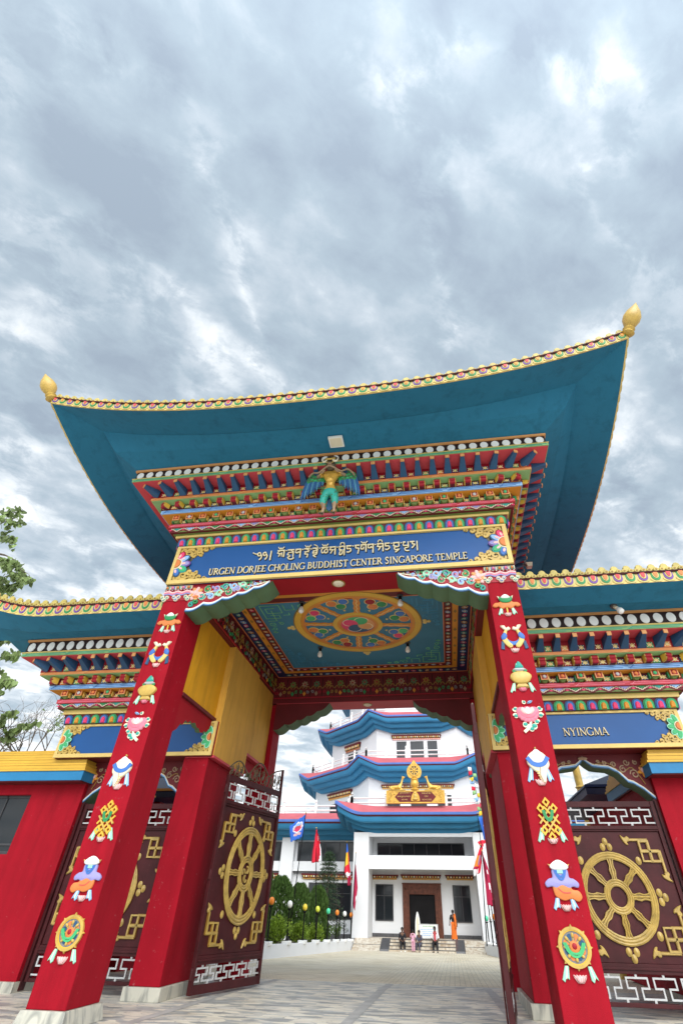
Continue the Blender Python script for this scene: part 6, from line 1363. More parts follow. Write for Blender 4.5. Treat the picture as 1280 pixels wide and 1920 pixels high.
b = MB(); b.prism(spl([(-.30, 7.96), (.30, 7.96), (.33, 8.2), (.22, 8.45), (0, 8.68), (-.22, 8.45), (-.33, 8.2)], 4), F, .02, .10, 'gold_leaf', .03); b.ball((0, 33.47, 8.28), .15, 'gold', 12, 8, 1, .5, 1.2); b.ball((0, 33.46, 8.50), .08, 'gold', 10, 6, 1, .6, 1); b.ball((0, 33.47, 8.10), .22, 'gold', 12, 6, 1, .5, .5); b.build('relief_figure', EM)
WH = empty('wheel_statue', (-.02, 33.7, 8.72), 'golden dharma wheel with flame rim standing above the red and gold board', 'statue')
b = MB(); F = fr((-.02, 33.7, 0)); b.lathe([(.30, 8.72), (.34, 8.80), (.20, 8.90), (.30, 9.05), (.34, 9.25), (.28, 9.40), (.32, 9.48), (.16, 9.60), (.2, 9.66)], (-.02, 33.75, 0), 'gold_leaf', 16); b.build('pedestal', WH)
b = MB(); zc = 10.15; b.prism(spl([(-.45, 9.66), (0, 9.56), (.45, 9.66), (.60, 10.05), (.50, 10.40), (.22, 10.66), (0, 10.92), (-.22, 10.66), (-.50, 10.40), (-.60, 10.05)], 4), F, -.10, .0, 'gold_leaf', .02); b.prism(ell(0, zc, .36, .36, 24), F, 0, .012, 'bronze')
b.ribbon(ell(0, zc, .37, .37, 28), .07, F, 0, .06, 'gold_leaf', True); b.ball((-.02, 33.66, zc), .10, 'gold_leaf', 10, 6)
for i in range(8): q = i * pi / 4; b.ribbon([(.08 * cos(q), zc + .08 * sin(q)), (.20 * cos(q), zc + .20 * sin(q)), (.35 * cos(q), zc + .35 * sin(q))], [.05, .09, .05], F, 0, .045, 'gold_leaf')
for i in range(14): q = i * 2 * pi / 14; b.ball((-.02 + .48 * cos(q), 33.68, zc + .0 + .48 * sin(q)), .03, 'amber', 6, 4)
b.build('wheel', WH)
def deer(s, label):
    root = empty('deer_statue', (s * 1.45, 33.7, 8.72), label, 'statue', 'golden deer beside the wheel')
    n = {'rump': (s * .50, 0, .20, .20, .17), 'mid': (s * .12, 0, .20, .19, .17), 'chest': (-s * .26, 0, .27, .17, .15), 'nk1': (-s * .36, 0, .48, .11, .10), 'nk2': (-s * .44, 0, .74, .075, .07), 'head': (-s * .50, 0, .93, .085, .075), 'muz': (-s * .66, 0, .95, .045, .045),
         'earA': (-s * .44, -.10, 1.02, .03, .02), 'earB': (-s * .44, .10, 1.02, .03, .02), 'tail': (s * .66, 0, .26, .05, .05), 'hipA': (s * .46, -.14, .12, .10, .10), 'knA': (s * .18, -.18, .07, .06, .06), 'ftA': (s * .42, -.2, .035, .035, .035), 'shA': (-s * .28, -.12, .12, .08, .08), 'elA': (-s * .46, -.13, .06, .045, .045), 'fA': (-s * .22, -.16, .03, .035, .03)}
    e = [('mid', 'rump'), ('mid', 'chest'), ('chest', 'nk1'), ('nk1', 'nk2'), ('nk2', 'head'), ('head', 'muz'), ('head', 'earA'), ('head', 'earB'), ('rump', 'tail'), ('rump', 'hipA'), ('hipA', 'knA'), ('knA', 'ftA'), ('chest', 'shA'), ('shA', 'elA'), ('elA', 'fA')]
    skin('deer_body', n, e, 1, root, ['gold_leaf']); b = MB(); b.box(s * 1.45 - .68, s * 1.45 + .68, 33.5, 33.9, 8.722, 8.76, 'gold'); b.build('base', root)
deer(-1, 'golden deer lying left of the wheel, facing right'); deer(1, 'golden deer lying right of the wheel, facing left')
# ---------------------------------------------------------------- courtyard
def planter(name, path, h, thick, inward, label, caps):
    root = empty(name, (*path[0], gz(path[0][1])), label, 'planter')
    b = MB(); n = len(path); top0 = []; rows = [[], [], [], []]
    for x, y in path:
        z = gz(y)
        rows[0].append(Vector((x, y, z - .1))); rows[1].append(Vector((x, y, z + h))); rows[2].append(Vector((x + inward * thick, y, z + h))); rows[3].append(Vector((x + inward * thick, y, z - .1)))
    for k in range(3): b.grid([rows[k], rows[k + 1]], 'wall_white')
    for i in (0, -1): b.add([rows[k][i] for k in range(4)], [(0, 1, 2, 3)], 'wall_white')
    b.build('wall', root, smooth=False)
    b = MB()
    for x, y in caps: z = gz(y) + h; b.box(x - .20, x + .20, y - .22, y + .22, z - .04, z + .10, 'white')
    b.build('cap', root, bevel=.02)
    b = MB(); b.grid([[Vector((x + inward * thick, y, gz(y) + h - .08)) for x, y in path], [Vector((x + inward * 7, y, gz(y) + h - .08)) for x, y in path]], 'soil'); b.build('soil', root, smooth=False)
LAMPS = [(18.0, 'lamp_orange', 'orange', 1.92), (20.5, 'lamp_white', 'white', 1.89), (22.9, 'lamp_yellow', 'amber yellow', 1.85), (25.2, 'lamp_lime', 'lime yellow', 1.84), (27.4, 'lamp_green', 'green', 1.81), (29.4, 'lamp_orange', 'orange', 1.79), (31.3, 'lamp_white', 'white', 1.78), (33.1, 'lamp_orange', 'orange', 1.76)]
lx = lambda y: -6.15 + (y - 16.5) * 1.5 / 18
planter('planter_wall', [(lx(y) + .12, y) for y in (12.5, 16, 20, 24, 28, 32, 34.3)], .46, .26, -1, 'low white planter wall with block caps along the left of the drive', [(lx(L[0]), L[0]) for L in LAMPS])
planter('planter_wall', [(4.15 + (33 - y) * .10, y) for y in (33.2, 30, 26, 22, 16)], .50, .26, 1, 'low white planter wall on the right of the drive, half behind the gate leaf', [(4.35 + (33 - y) * .10, y) for y in (32.6, 30.5, 28, 25)])
def lamp(x, y, h, m, label, grp):
    root = empty('globe_lamp', (x, y, gz(y) + .5), label, 'lamp', grp); z = gz(y); b = MB()
    b.tube([(x, y, z + .5), (x, y, z + h - .15)], .035, 'black', 8); b.lathe([(.09, 0), (.09, .03), (.045, .05)], (x, y, z + .56), 'black', 10); b.lathe([(.04, 0), (.10, .05), (.09, .08)], (x, y, z + h - .22), 'black', 12); b.build('pole', root)
    b = MB(); b.ball((x, y, z + h + .02), .128, m, 16, 10, 1, 1, 1.16); b.build('globe', root, sharp=180)
desc = ['nearest orange globe lamp, beside the iron gate leaf', 'white globe lamp beside the leaning blue flag pole', 'amber yellow globe lamp in the middle of the left row', 'lime yellow globe lamp under the red flag', 'green globe lamp of the left row', 'orange globe lamp between the green and the white lamp', 'small white globe lamp before the dark temple window', 'farthest small orange globe lamp beside the porch pillar']
for (y, m, nm, h), d in zip(LAMPS, desc): lamp(lx(y), y, h, m, d, 'globe lamps along the left planter')
for x, y, m, d in ((4.44, 33.2, 'lamp_green', 'green globe lamp on the right planter by the porch'), (4.58, 31.2, 'lamp_white', 'white globe lamp between the two others on the right planter'), (4.68, 29.0, 'lamp_orange', 'orange globe lamp nearest the right gate leaf')): lamp(x, y, 1.74, m, d, 'globe lamps along the right planter')

# ---------------------------------------------------------------- flags
def flagpole(base, top, label, extra=0):
    root = empty('flagpole', base, label, 'flagpole'); b = MB(); b.tube([base, top], [.035, .02], 'black', 7); b.ball(top, .04, 'gold', 8, 5); b.build('pole', root); return root
def cloth(root, rows, pick, name='flag'):
    """rows of points, pick(u, v) gives the colour of a cell; solid cloth 6 mm thick"""
    b = MB(); n = len(rows); m = len(rows[0])
    for i in range(n - 1):
        for j in range(m - 1): b.add([rows[i][j], rows[i][j + 1], rows[i + 1][j + 1], rows[i + 1][j]], [(0, 1, 2, 3)], pick((j + .5) / (m - 1), (i + .5) / (n - 1)))
    o = b.build(name, root, sharp=180)
    bm = bmesh.new(); bm.from_mesh(o.data); bmesh.ops.remove_doubles(bm, verts=bm.verts, dist=.0005); bm.to_mesh(o.data); bm.free()
    s = o.modifiers.new('solid', 'SOLIDIFY'); s.thickness = .006; return o
def lerp(a, b, t): return a + (b - a) * t
def drape(y, left, right, k=24, m=8, wave=.10, ph=0, nf=2.0):
    """hanging cloth between a left and a right outline given as (x, z) lists"""
    rows = []
    def at_(l, t): f = t * (len(l) - 1); i = min(int(f), len(l) - 2); return tuple(lerp(l[i][d], l[i + 1][d], f - i) for d in (0, 1))
    for i in range(k + 1):
        t = i / k; a, c = at_(left, t), at_(right, t)
        rows.append([Vector((lerp(a[0], c[0], j / m), y + wave * sin(j / m * pi * nf + t * 3 + ph) * (.3 + .7 * j / m), lerp(a[1], c[1], j / m) + .02 * sin(t * 9 + j))) for j in range(m + 1)])
    return rows
g = gz(23) + .4
r = flagpole((-6.42, 23, g), (-6.04, 23, 5.78), 'leaning black pole with a blue flag printed with an emblem')
TRc, TLc, BLc, BRc = (-6.06, 5.70), (-6.98, 5.08), (-6.80, 4.33), (-6.14, 4.58)
rows = drape(23, [TLc, (-6.92, 4.8), BLc], [TRc, (-6.09, 5.1), BRc], 26, 22, .07, 0, 2.4)
def pk(u, v):
    du, dv = (u - .55) / .34, (v - .42) / .26
    if .70 < v < .80 and .25 < u < .82: return 'coral' if int(u * 22) % 2 else 'flag_white'
    if du * du + dv * dv < 1: return 'flag_white' if du * du + dv * dv > .62 else 'sky_blue' if dv < -.35 else 'rose' if dv > .15 else 'coral' if abs(du) < .5 else 'pink_pale'
    return 'flag_blue'
cloth(r, rows, pk)
r = flagpole((-5.60, 26, gz(26) + .4), (-6.03, 26, 5.36), 'black pole with a red flag with white crescent and stars')
r.location = (-5.60, 26, gz(26) + .4)
rows = drape(26, [(-6.04, 5.26), (-6.10, 4.7), (-6.17, 4.1), (-6.17, 3.56)], [(-5.99, 5.26), (-5.78, 4.8), (-5.62, 4.25), (-5.56, 3.62)], 24, 12, .12, .5, 3)
def pk2(u, v):
    if v < .5 and ((u - .62) ** 2 * .6 + (v - .30) ** 2 < .0035 or (.62 < u < .9 and .20 < v < .36 and int(u * 12) % 2 and int(v * 24) % 2)): return 'flag_white'
    return 'flag_white' if u > .90 - .25 * max(0, v - .78) * 3 and v > .5 else 'flag_red'
cloth(r, rows, pk2)
r = flagpole((-5.06, 30, gz(30) + .4), (-4.72, 30, 5.0), 'thin leaning pole with a drooping flag of blue, yellow, red and white stripes')
rows = drape(30, [(-4.73, 4.90), (-4.80, 4.1), (-4.84, 3.35), (-4.60, 3.0), (-4.56, 2.62)], [(-4.69, 4.90), (-4.55, 4.2), (-4.44, 3.6), (-4.34, 3.1), (-4.36, 2.62)], 24, 8, .10, 1, 2.5)
cloth(r, rows, lambda u, v: 'flag_blue' if v < .15 else 'flag_yellow' if v < .42 and u < .8 else 'flag_red' if v < .56 + .1 * u else 'flag_white' if v < .74 - .05 * u else 'flag_crimson')
r = flagpole((-4.74, 33, gz(33) + .4), (-4.545, 33, 4.62), 'dark pole with a drooping crimson pennant before the porch pillar')
rows = drape(33, [(-4.56, 3.9), (-4.60, 3.0), (-4.66, 2.2), (-4.62, 1.5), (-4.53, 1.36)], [(-4.53, 3.9), (-4.42, 3.1), (-4.36, 2.6), (-4.44, 1.9), (-4.50, 1.38)], 22, 6, .08, .4, 2)
cloth(r, rows, lambda u, v: 'flag_white' if u > .7 and .62 < v < .75 else 'flag_crimson')
r = flagpole((4.46, 29.4, gz(29.4) + .45), (4.42, 29.4, 6.6), 'pole on the right with a blue flag above a red and white flag')
rows = drape(29.4, [(4.45, 6.35), (4.58, 5.8), (4.66, 5.1)], [(4.95, 6.4), (5.0, 5.8), (5.0, 5.05)], 12, 8, .12, 0, 2); cloth(r, rows, lambda u, v: 'flag_white' if .35 < u < .7 and .4 < v < .6 else 'flag_blue')
rows = drape(29.4, [(4.45, 5.05), (4.22, 4.95), (4.42, 4.7), (4.46, 4.4)], [(4.85, 5.1), (4.8, 4.8), (4.7, 4.5), (4.6, 4.35)], 12, 8, .10, 0, 2); cloth(r, rows, lambda u, v: 'flag_red' if u + v < 1.05 else 'flag_white')
r = flagpole((4.05, 28.6, gz(28.6) + .45), (4.35, 28.6, 4.75), 'leaning pole on the right with a striped flag of orange, blue, red and white')
rows = drape(28.6, [(4.32, 4.65), (3.95, 3.95), (3.72, 3.5), (3.70, 3.1)], [(4.42, 4.55), (4.32, 4.0), (4.22, 3.6), (4.12, 3.3)], 18, 10, .12, .3, 2.5)
cloth(r, rows, lambda u, v: 'flag_red' if u > .72 or v < .2 else 'flag_white' if v > .72 else 'lavender' if u > .5 and v < .55 else 'lamp_orange' if v < .62 else 'flag_crimson')
r = flagpole((4.62, 28.0, gz(28) + .45), (4.36, 28.0, 4.4), 'pole on the right with a large crimson double pennant bearing white emblems')
rows = drape(28, [(4.36, 4.2), (4.34, 3.6), (4.33, 2.6), (4.30, 1.75)], [(4.40, 4.2), (4.62, 3.5), (4.86, 2.65), (4.90, 1.62)], 26, 18, .10, 0, 2.2)
cloth(r, rows, lambda u, v: 'flag_white' if ((u - .45) ** 2 * .5 + (v - .66) ** 2 < .004) or (abs(u - .6) < .09 and .40 < v < .46) or ((u - .62) ** 2 * .6 + (v - .74) ** 2 < .0022) else 'flag_crimson')
# prayer flag string
root = empty('prayer_flag_string', (4.5, 28.5, 6.0), 'string of small multicoloured prayer flags hanging beside the temple wall', 'flags')
b = MB(); P = [Vector((4.30 + .5 * t - .10 * sin(pi * t), 28.2, 9.4 - 3.2 * t)) for t in [i / 16 for i in range(17)]]; b.tube(P, .012, 'grey', 5); b.build('rope', root)
for i in range(1, 15):
    p = P[i]; w = .26; c = ('sky_blue', 'flag_white', 'flag_red', 'green_pale', 'flag_yellow')[i % 5]; d = -1 if i % 3 else 1
    rows = [[Vector((p.x + d * w * u, 28.2 + .05 * sin(u * 5 + i), p.z - .02 - .24 * v + .10 * u * (i % 2) - .08 * u)) for u in (0, .25, .5, .75, 1)] for v in (0, .5, 1)]; cloth(root, rows, lambda u, v: c, 'small_flag')

# ---------------------------------------------------------------- plants
def leafcloud(b, n, place, size, m, rnd, upright=0.0, asp=.5):
    for i in range(n):
        p, out_ = place(); s = size * rnd.uniform(.6, 1.35)
        d = Vector((rnd.uniform(-1, 1), rnd.uniform(-1, 1), rnd.uniform(-1, 1))) * (1 - upright) + Vector((0, 0, 1)) * upright * 1.6 + out_ * .6
        if d.length < .05: continue
        d.normalize(); a = d.orthogonal().normalized(); a = Matrix.Rotation(rnd.uniform(0, 6.28), 3, d) @ a
        b.add([p, p + d * s * .5 + a * s * asp * .5, p + d * s, p + d * s * .5 - a * s * asp * .5], [(0, 1, 2, 3)], m)
def cypress(x, y, h, r, label, seed):
    rnd = random.Random(seed); root = empty('cypress', (x, y, gz(y) + .38), label, 'tree', 'columnar cypresses in the left planter'); z0 = gz(y) + .38
    b = MB(); b.tube([(x, y, z0), (x, y, z0 + h * .6)], [.09, .03], 'bark', 7); b.build('trunk', root); b = MB()
    lobes = [(rnd.uniform(0, 6.28), rnd.uniform(.25, 1.0), rnd.uniform(.10, .24)) for _ in range(18)]
    def place():
        t = rnd.random() ** .85; rr = r * (.80 + .25 * sin(pi * min(1, t * 1.2))) * (min(1, t * 5 + .5)) * (1.0 if t < .62 else sqrt(max(.02, 1 - ((t - .62) / .40) ** 2))); a = rnd.uniform(0, 6.28); bump = 1
        for la, lt, lw in lobes:
            if abs(t - lt) < .2: bump += lw * max(0, cos(a - la)) ** 3 * (1 - abs(t - lt) * 5)
        q = rr * bump * (.55 + .45 * rnd.random() ** .35); out_ = Vector((cos(a), sin(a), 0)); return Vector((x, y, z0 + .05 + t * h)) + out_ * q, out_ * .35
    leafcloud(b, 6500, place, .17, 'leaf_cypress', rnd, .8, .34); b.build('crown', root, smooth=False)
cypress(-6.95, 19.6, 2.75, .42, 'tall cypress half hidden by the iron gate leaf', 1); cypress(-7.05, 22.6, 2.62, .64, 'broad cypress behind the white globe lamp', 2); cypress(-6.50, 25.0, 2.45, .58, 'cypress behind the amber yellow globe lamp', 3); cypress(-6.15, 28.2, 2.52, .60, 'cypress behind the lime yellow globe lamp', 4)
def conifer(x, y, h, r, label):
    rnd = random.Random(8); z0 = gz(y) + .38; root = empty('conifer', (x, y, z0), label, 'tree'); b = MB(); b.tube([(x, y, z0), (x + .03, y, z0 + h)], [.10, .015], 'bark', 7)
    tips = []
    for k in range(15):
        t = .16 + .82 * k / 14
        for j in range(8):
            a = j * pi / 4 + k * 1.1 + rnd.uniform(-.25, .25); L_ = r * (1.08 - t) ** .8 * rnd.uniform(.75, 1.12) + .1; z = z0 + h * t
            path = [Vector((x + L_ * s * cos(a), y + L_ * s * sin(a), z + L_ * (.30 * s - .45 * s * s))) for s in (0, .33, .66, 1)]; b.tube(path, [.02, .014, .01, .004], 'bark', 4); tips.append(path)
    b.build('trunk', root); b = MB()
    def place():
        p = rnd.choice(tips); f = rnd.uniform(.6, 3); i = min(int(f), 2); q = p[i].lerp(p[i + 1], f - i); a = Vector((rnd.gauss(0, .06), rnd.gauss(0, .06), rnd.gauss(0, .05))); return q + a, Vector((rnd.uniform(-1, 1), rnd.uniform(-1, 1), -.2))
    leafcloud(b, 6500, place, .15, 'leaf_conifer', rnd, .15, .22); b.build('crown', root, smooth=False)
conifer(-6.25, 31.6, 4.75, 1.55, 'layered pale green conifer before the temple wing')
def bush(x, y, r, h, label, m, seed, n=1800):
    rnd = random.Random(seed); z0 = gz(y) + .38; root = empty('bush', (x, y, z0), label, 'bush', 'bushes in the left planter'); b = MB()
    lob = [(Vector((rnd.uniform(-.5, .5) * r, rnd.uniform(-.5, .5) * r, h * rnd.uniform(.35, .75))), r * rnd.uniform(.45, .75)) for _ in range(9)]
    for k in range(6): b.tube([(x, y, z0), Vector((x, y, z0)) + lob[k][0]], [.02, .008], 'bark', 5)
    b.build('stems', root); b = MB()
    def place():
        c, q = rnd.choice(lob); d = Vector((rnd.gauss(0, 1), rnd.gauss(0, 1), rnd.gauss(0, 1))).normalized(); p = c + d * q * rnd.random() ** .3; p.z = max(.03, p.z); return Vector((x, y, z0)) + p, d
    leafcloud(b, n, place, .10, m, rnd, .2, .55); b.build('leaves', root, smooth=False)
bush(-6.30, 20.3, .62, 1.05, 'rounded bright green bush left of the white globe lamp', 'leaf_bush', 11, 2400); bush(-6.0, 23.8, .48, 1.0, 'bright bush beside the foot of the amber lamp', 'leaf_bush', 12); bush(-5.75, 26.3, .45, .85, 'bush beside the foot of the lime lamp', 'leaf_bush', 13); bush(-5.55, 28.3, .42, .75, 'darker bush beside the green lamp pole', 'leaf_bush_dark', 14); bush(-5.35, 30.4, .36, 1.0, 'thin open shrub between the green and orange lamps', 'leaf_bush_dark', 15, 420)
bush(-6.7, 17.2, .5, .9, 'dark bush behind the nearest orange lamp', 'leaf_bush_dark', 16)
# fig tree at the left edge
def fig_tree():
    rnd = random.Random(21); root = empty('fig_tree', (-21.5, 7.5, 0), 'leafy fig tree with heart shaped leaves reaching in at the left edge', 'tree')
    b = MB(); trunk = [Vector((-21.5, 7.5, 0)), Vector((-21.4, 7.4, 3)), Vector((-21.0, 7.2, 6)), Vector((-20.6, 7.0, 9)), Vector((-20.9, 6.8, 13)), Vector((-21.2, 6.5, 17))]; b.tube(trunk, [.42, .36, .30, .24, .16, .06], 'bark', 10)
    ends = [(-14.75, 12.2, 1), (-15.2, 12.9, 1), (-16.3, 13.6, 1), (-16.8, 14.8, 1), (-15.9, 12.0, 1), (-15.6, 13.0, .7), (-14.9, 11.9, .6), (-13.6, 9.9, .8), (-13.2, 9.2, .55), (-13.75, 8.9, .7), (-14.3, 9.5, .8), (-13.5, 8.1, .9), (-13.1, 7.7, .8), (-12.7, 7.0, 1.0), (-12.4, 6.5, 1.1), (-12.05, 6.25, .8), (-12.9, 6.2, 1.1), (-13.3, 7.3, 1.0), (-12.5, 7.4, .8), (-12.2, 5.8, .8), (-13.8, 6.6, 1), (-17, 15.6, 1), (-17.5, 16.5, 1), (-13.0, 5.6, 1), (-14.5, 10.9, .5)]
    lv = MB()
    def leaf(p, s):
        d = Vector((rnd.uniform(-.5, .5), rnd.uniform(-.5, .5), -1)).normalized(); a = d.orthogonal().normalized(); a = Matrix.Rotation(rnd.uniform(0, 6.28), 3, d) @ a; nrm_ = d.cross(a)
        pts = [(0, 0), (.30, -.05), (.48, .18), (.42, .42), (.20, .68), (.05, .86), (0, 1.12), (-.05, .86), (-.20, .68), (-.42, .42), (-.48, .18), (-.30, -.05)]
        vs = [p + a * u * s + d * v * s + nrm_ * s * .18 * abs(u) for u, v in pts] + [p + d * s * .5]
        lv.add(vs, [(i, (i + 1) % 12, 12) for i in range(12)], 'leaf_fig')
    for (x, z, k) in ends:
        e = Vector((x - .45, 6 + rnd.uniform(-.8, .8), z)); st = min(trunk, key=lambda q: abs(q.z - (z - 1.8))); mid = st.lerp(e, .55) + Vector((0, 0, .9)); path = [Vector(q) for q in spl([tuple(st), tuple(mid), tuple(e)], 5, False)]
        b.tube(path, [lerp(.07, .008, i / (len(path) - 1)) for i in range(len(path))], 'bark', 5)
        for q in range(5):
            a = path[-1 - q // 2]; tip = a + Vector((rnd.uniform(-.6, .28), rnd.uniform(-.5, .5), rnd.uniform(-.6, .25))) * k; b.tube([a, a.lerp(tip, .5) + Vector((0, 0, .06)), tip], [.010, .007, .003], 'bark', 4)
            for w in range(15):
                c = a.lerp(tip, rnd.uniform(.15, 1)); leaf(c + Vector((rnd.gauss(0, .06), rnd.gauss(0, .10), rnd.gauss(0, .05))), rnd.uniform(.14, .27))
    b.build('trunk', root); lv.build('crown', root, smooth=False)
fig_tree()
def bare_tree():
    rnd = random.Random(5); root = empty('bare_tree', (-22.5, 18, 0), 'leafless tree with fine bare branches above the yellow cornice', 'tree'); b = MB()
    def grow(p, d, L_, r, lev):
        e = p + d * L_; m = p.lerp(e, .5) + Vector((rnd.uniform(-.1, .1), rnd.uniform(-.1, .1), rnd.uniform(-.05, .12))) * L_; b.tube([p, m, e], [r, r * .8, r * .62], 'bark', 6 if lev < 2 else 4)
        if lev >= 7: return
        for k in range(3 if lev in (1, 2, 3) else 2):
            q = Vector((rnd.gauss(0, 1), rnd.gauss(0, 1), rnd.gauss(0.1, .8))).normalized(); nd_ = (d + q * .75).normalized(); grow(e if k else m.lerp(e, .6), nd_, L_ * rnd.uniform(.62, .82), r * .6, lev + 1)
    grow(Vector((-22.5, 18, 0)), Vector((.10, 0, 1)).normalized(), 4.0, .26, 0); b.build('branches', root)
    l = MB(); leafcloud(l, 160, lambda: (Vector((-19.2 + rnd.gauss(0, .35), 16.5 + rnd.gauss(0, .4), 9.2 + rnd.gauss(0, .25))), Vector((0, 0, .2))), .16, 'leaf_fig', rnd); l.build('leaf_tuft', root, smooth=False)
bare_tree()
# hipped outbuildings seen through the side arches
for s in (-1, 1):
    root = empty('outbuilding', (s * 9.0, 9.2, -.08), 'dark blue hipped roof over a red wall behind the %s side gate' % ('left' if s < 0 else 'right'), 'building', 'outbuildings behind the side gates')
    b = MB(); x0, x1 = sorted((s * 7.4, s * 13)); b.box(x0, x1, 8.2, 12, -.1, 4.2, 'red'); b.build('wall', root)
    b = MB(); e0, e1 = sorted((s * 6.4, s * 14)); ym = 10.0
    b.hexa([(e0, 7.4, 4.10), (e1, 7.4, 4.10), (e1, 12.6, 4.10), (e0, 12.6, 4.10)], [(e0, 7.4, 4.28), (e1, 7.4, 4.28), (e1, 12.6, 4.28), (e0, 12.6, 4.28)], 'navy')
    b.hexa([(e0 - .05, 7.35, 4.281), (e1 + .05, 7.35, 4.281), (e1 + .05, 12.65, 4.281), (e0 - .05, 12.65, 4.281)], [(e0, 7.4, 4.36), (e1, 7.4, 4.36), (e1, 12.6, 4.36), (e0, 12.6, 4.36)], 'amber' if s < 0 else 'navy')
    b.hexa([(e0, 7.4, 4.361), (e1, 7.4, 4.361), (e1, 12.6, 4.361), (e0, 12.6, 4.361)], [(e0 + 2.2, ym - .1, 5.3), (e1 - 2.2, ym - .1, 5.3), (e1 - 2.2, ym + .1, 5.3), (e0 + 2.2, ym + .1, 5.3)], 'navy'); b.build('roof', root, smooth=False)
b = MB(); b.lathe([(.20, 0), (.20, .3), (.15, .4), (.15, 5.0), (.19, 5.05), (.15, 5.1), (.15, 5.4), (.2, 5.45), (.15, 5.5), (.15, 7.4), (.22, 7.5), (.15, 7.7), (.02, 8.2)], (7.62, 13, -.2), 'gold', 14); tag(b.build('golden_post'), 'golden post rising behind the dark roof at the right arch', 'post')
b = MB(); b.lathe([(.10, 0), (.10, .28), (.07, .34), (.001, .36)], (-6.12, 24.1, gz(24.1)), 'coral', 12); b.lathe([(.103, .10), (.103, .18)], (-6.12, 24.1, gz(24.1)), 'white', 12); tag(b.build('bollard'), 'short faded red bollard against the left planter wall', 'bollard')
# notice board and white panel at the temple door
root = empty('notice_board', (.5, 34.1, -.06), 'white notice board with blue writing standing at the top of the steps', 'sign')
b = MB(); b.box(-.19, 1.14, 34.08, 34.12, -.02, .72, 'white'); b.ribbon([(-.18, -.01), (1.13, -.01), (1.13, .71), (-.18, .71)], .03, yf(34.08), 0, .02, 'grey_paint', True); b.build('panel', root)
b = MB(); rnd = random.Random(2)
for k, (z, c, a, e) in enumerate(((.60, 'green_pale', .1, .9), (.44, 'blue', -.08, 1.0), (.34, 'blue', .05, .8), (.24, 'blue', .1, 1.05), (.14, 'blue', .0, .95))):
    x = a
    while x < e - .05: w = rnd.uniform(.03, .12); b.box(x, x + w, 34.072, 34.081, z - .018, z + .018, 'green_pale' if k == 0 else 'sky_blue'); x += w + .03
b.build('writing', root, smooth=False); b = MB(); [b.box(x - .02, x + .02, 34.1, 34.4, -.08, .02, 'grey_paint') for x in (-.1, 1.05)]; b.build('foot', root)
b = MB(); b.prism(spl([(-.17, -.06), (.17, -.06), (.19, .5), (.15, .95), (.07, 1.28), (0, 1.38), (-.07, 1.28), (-.15, .95), (-.19, .5)], 5), fr((-.32, 35.5, -.02)), -.03, .03, 'white', .02); b.prism(spl([(-.10, .05), (.10, .05), (.11, .5), (.05, 1.0), (0, 1.15), (-.05, 1.0), (-.11, .5)], 4), fr((-.32, 35.5, -.02)), .03, .036, 'cream'); tag(b.build('leaf_shaped_panel'), 'tall white leaf shaped panel standing in the temple doorway', 'panel')

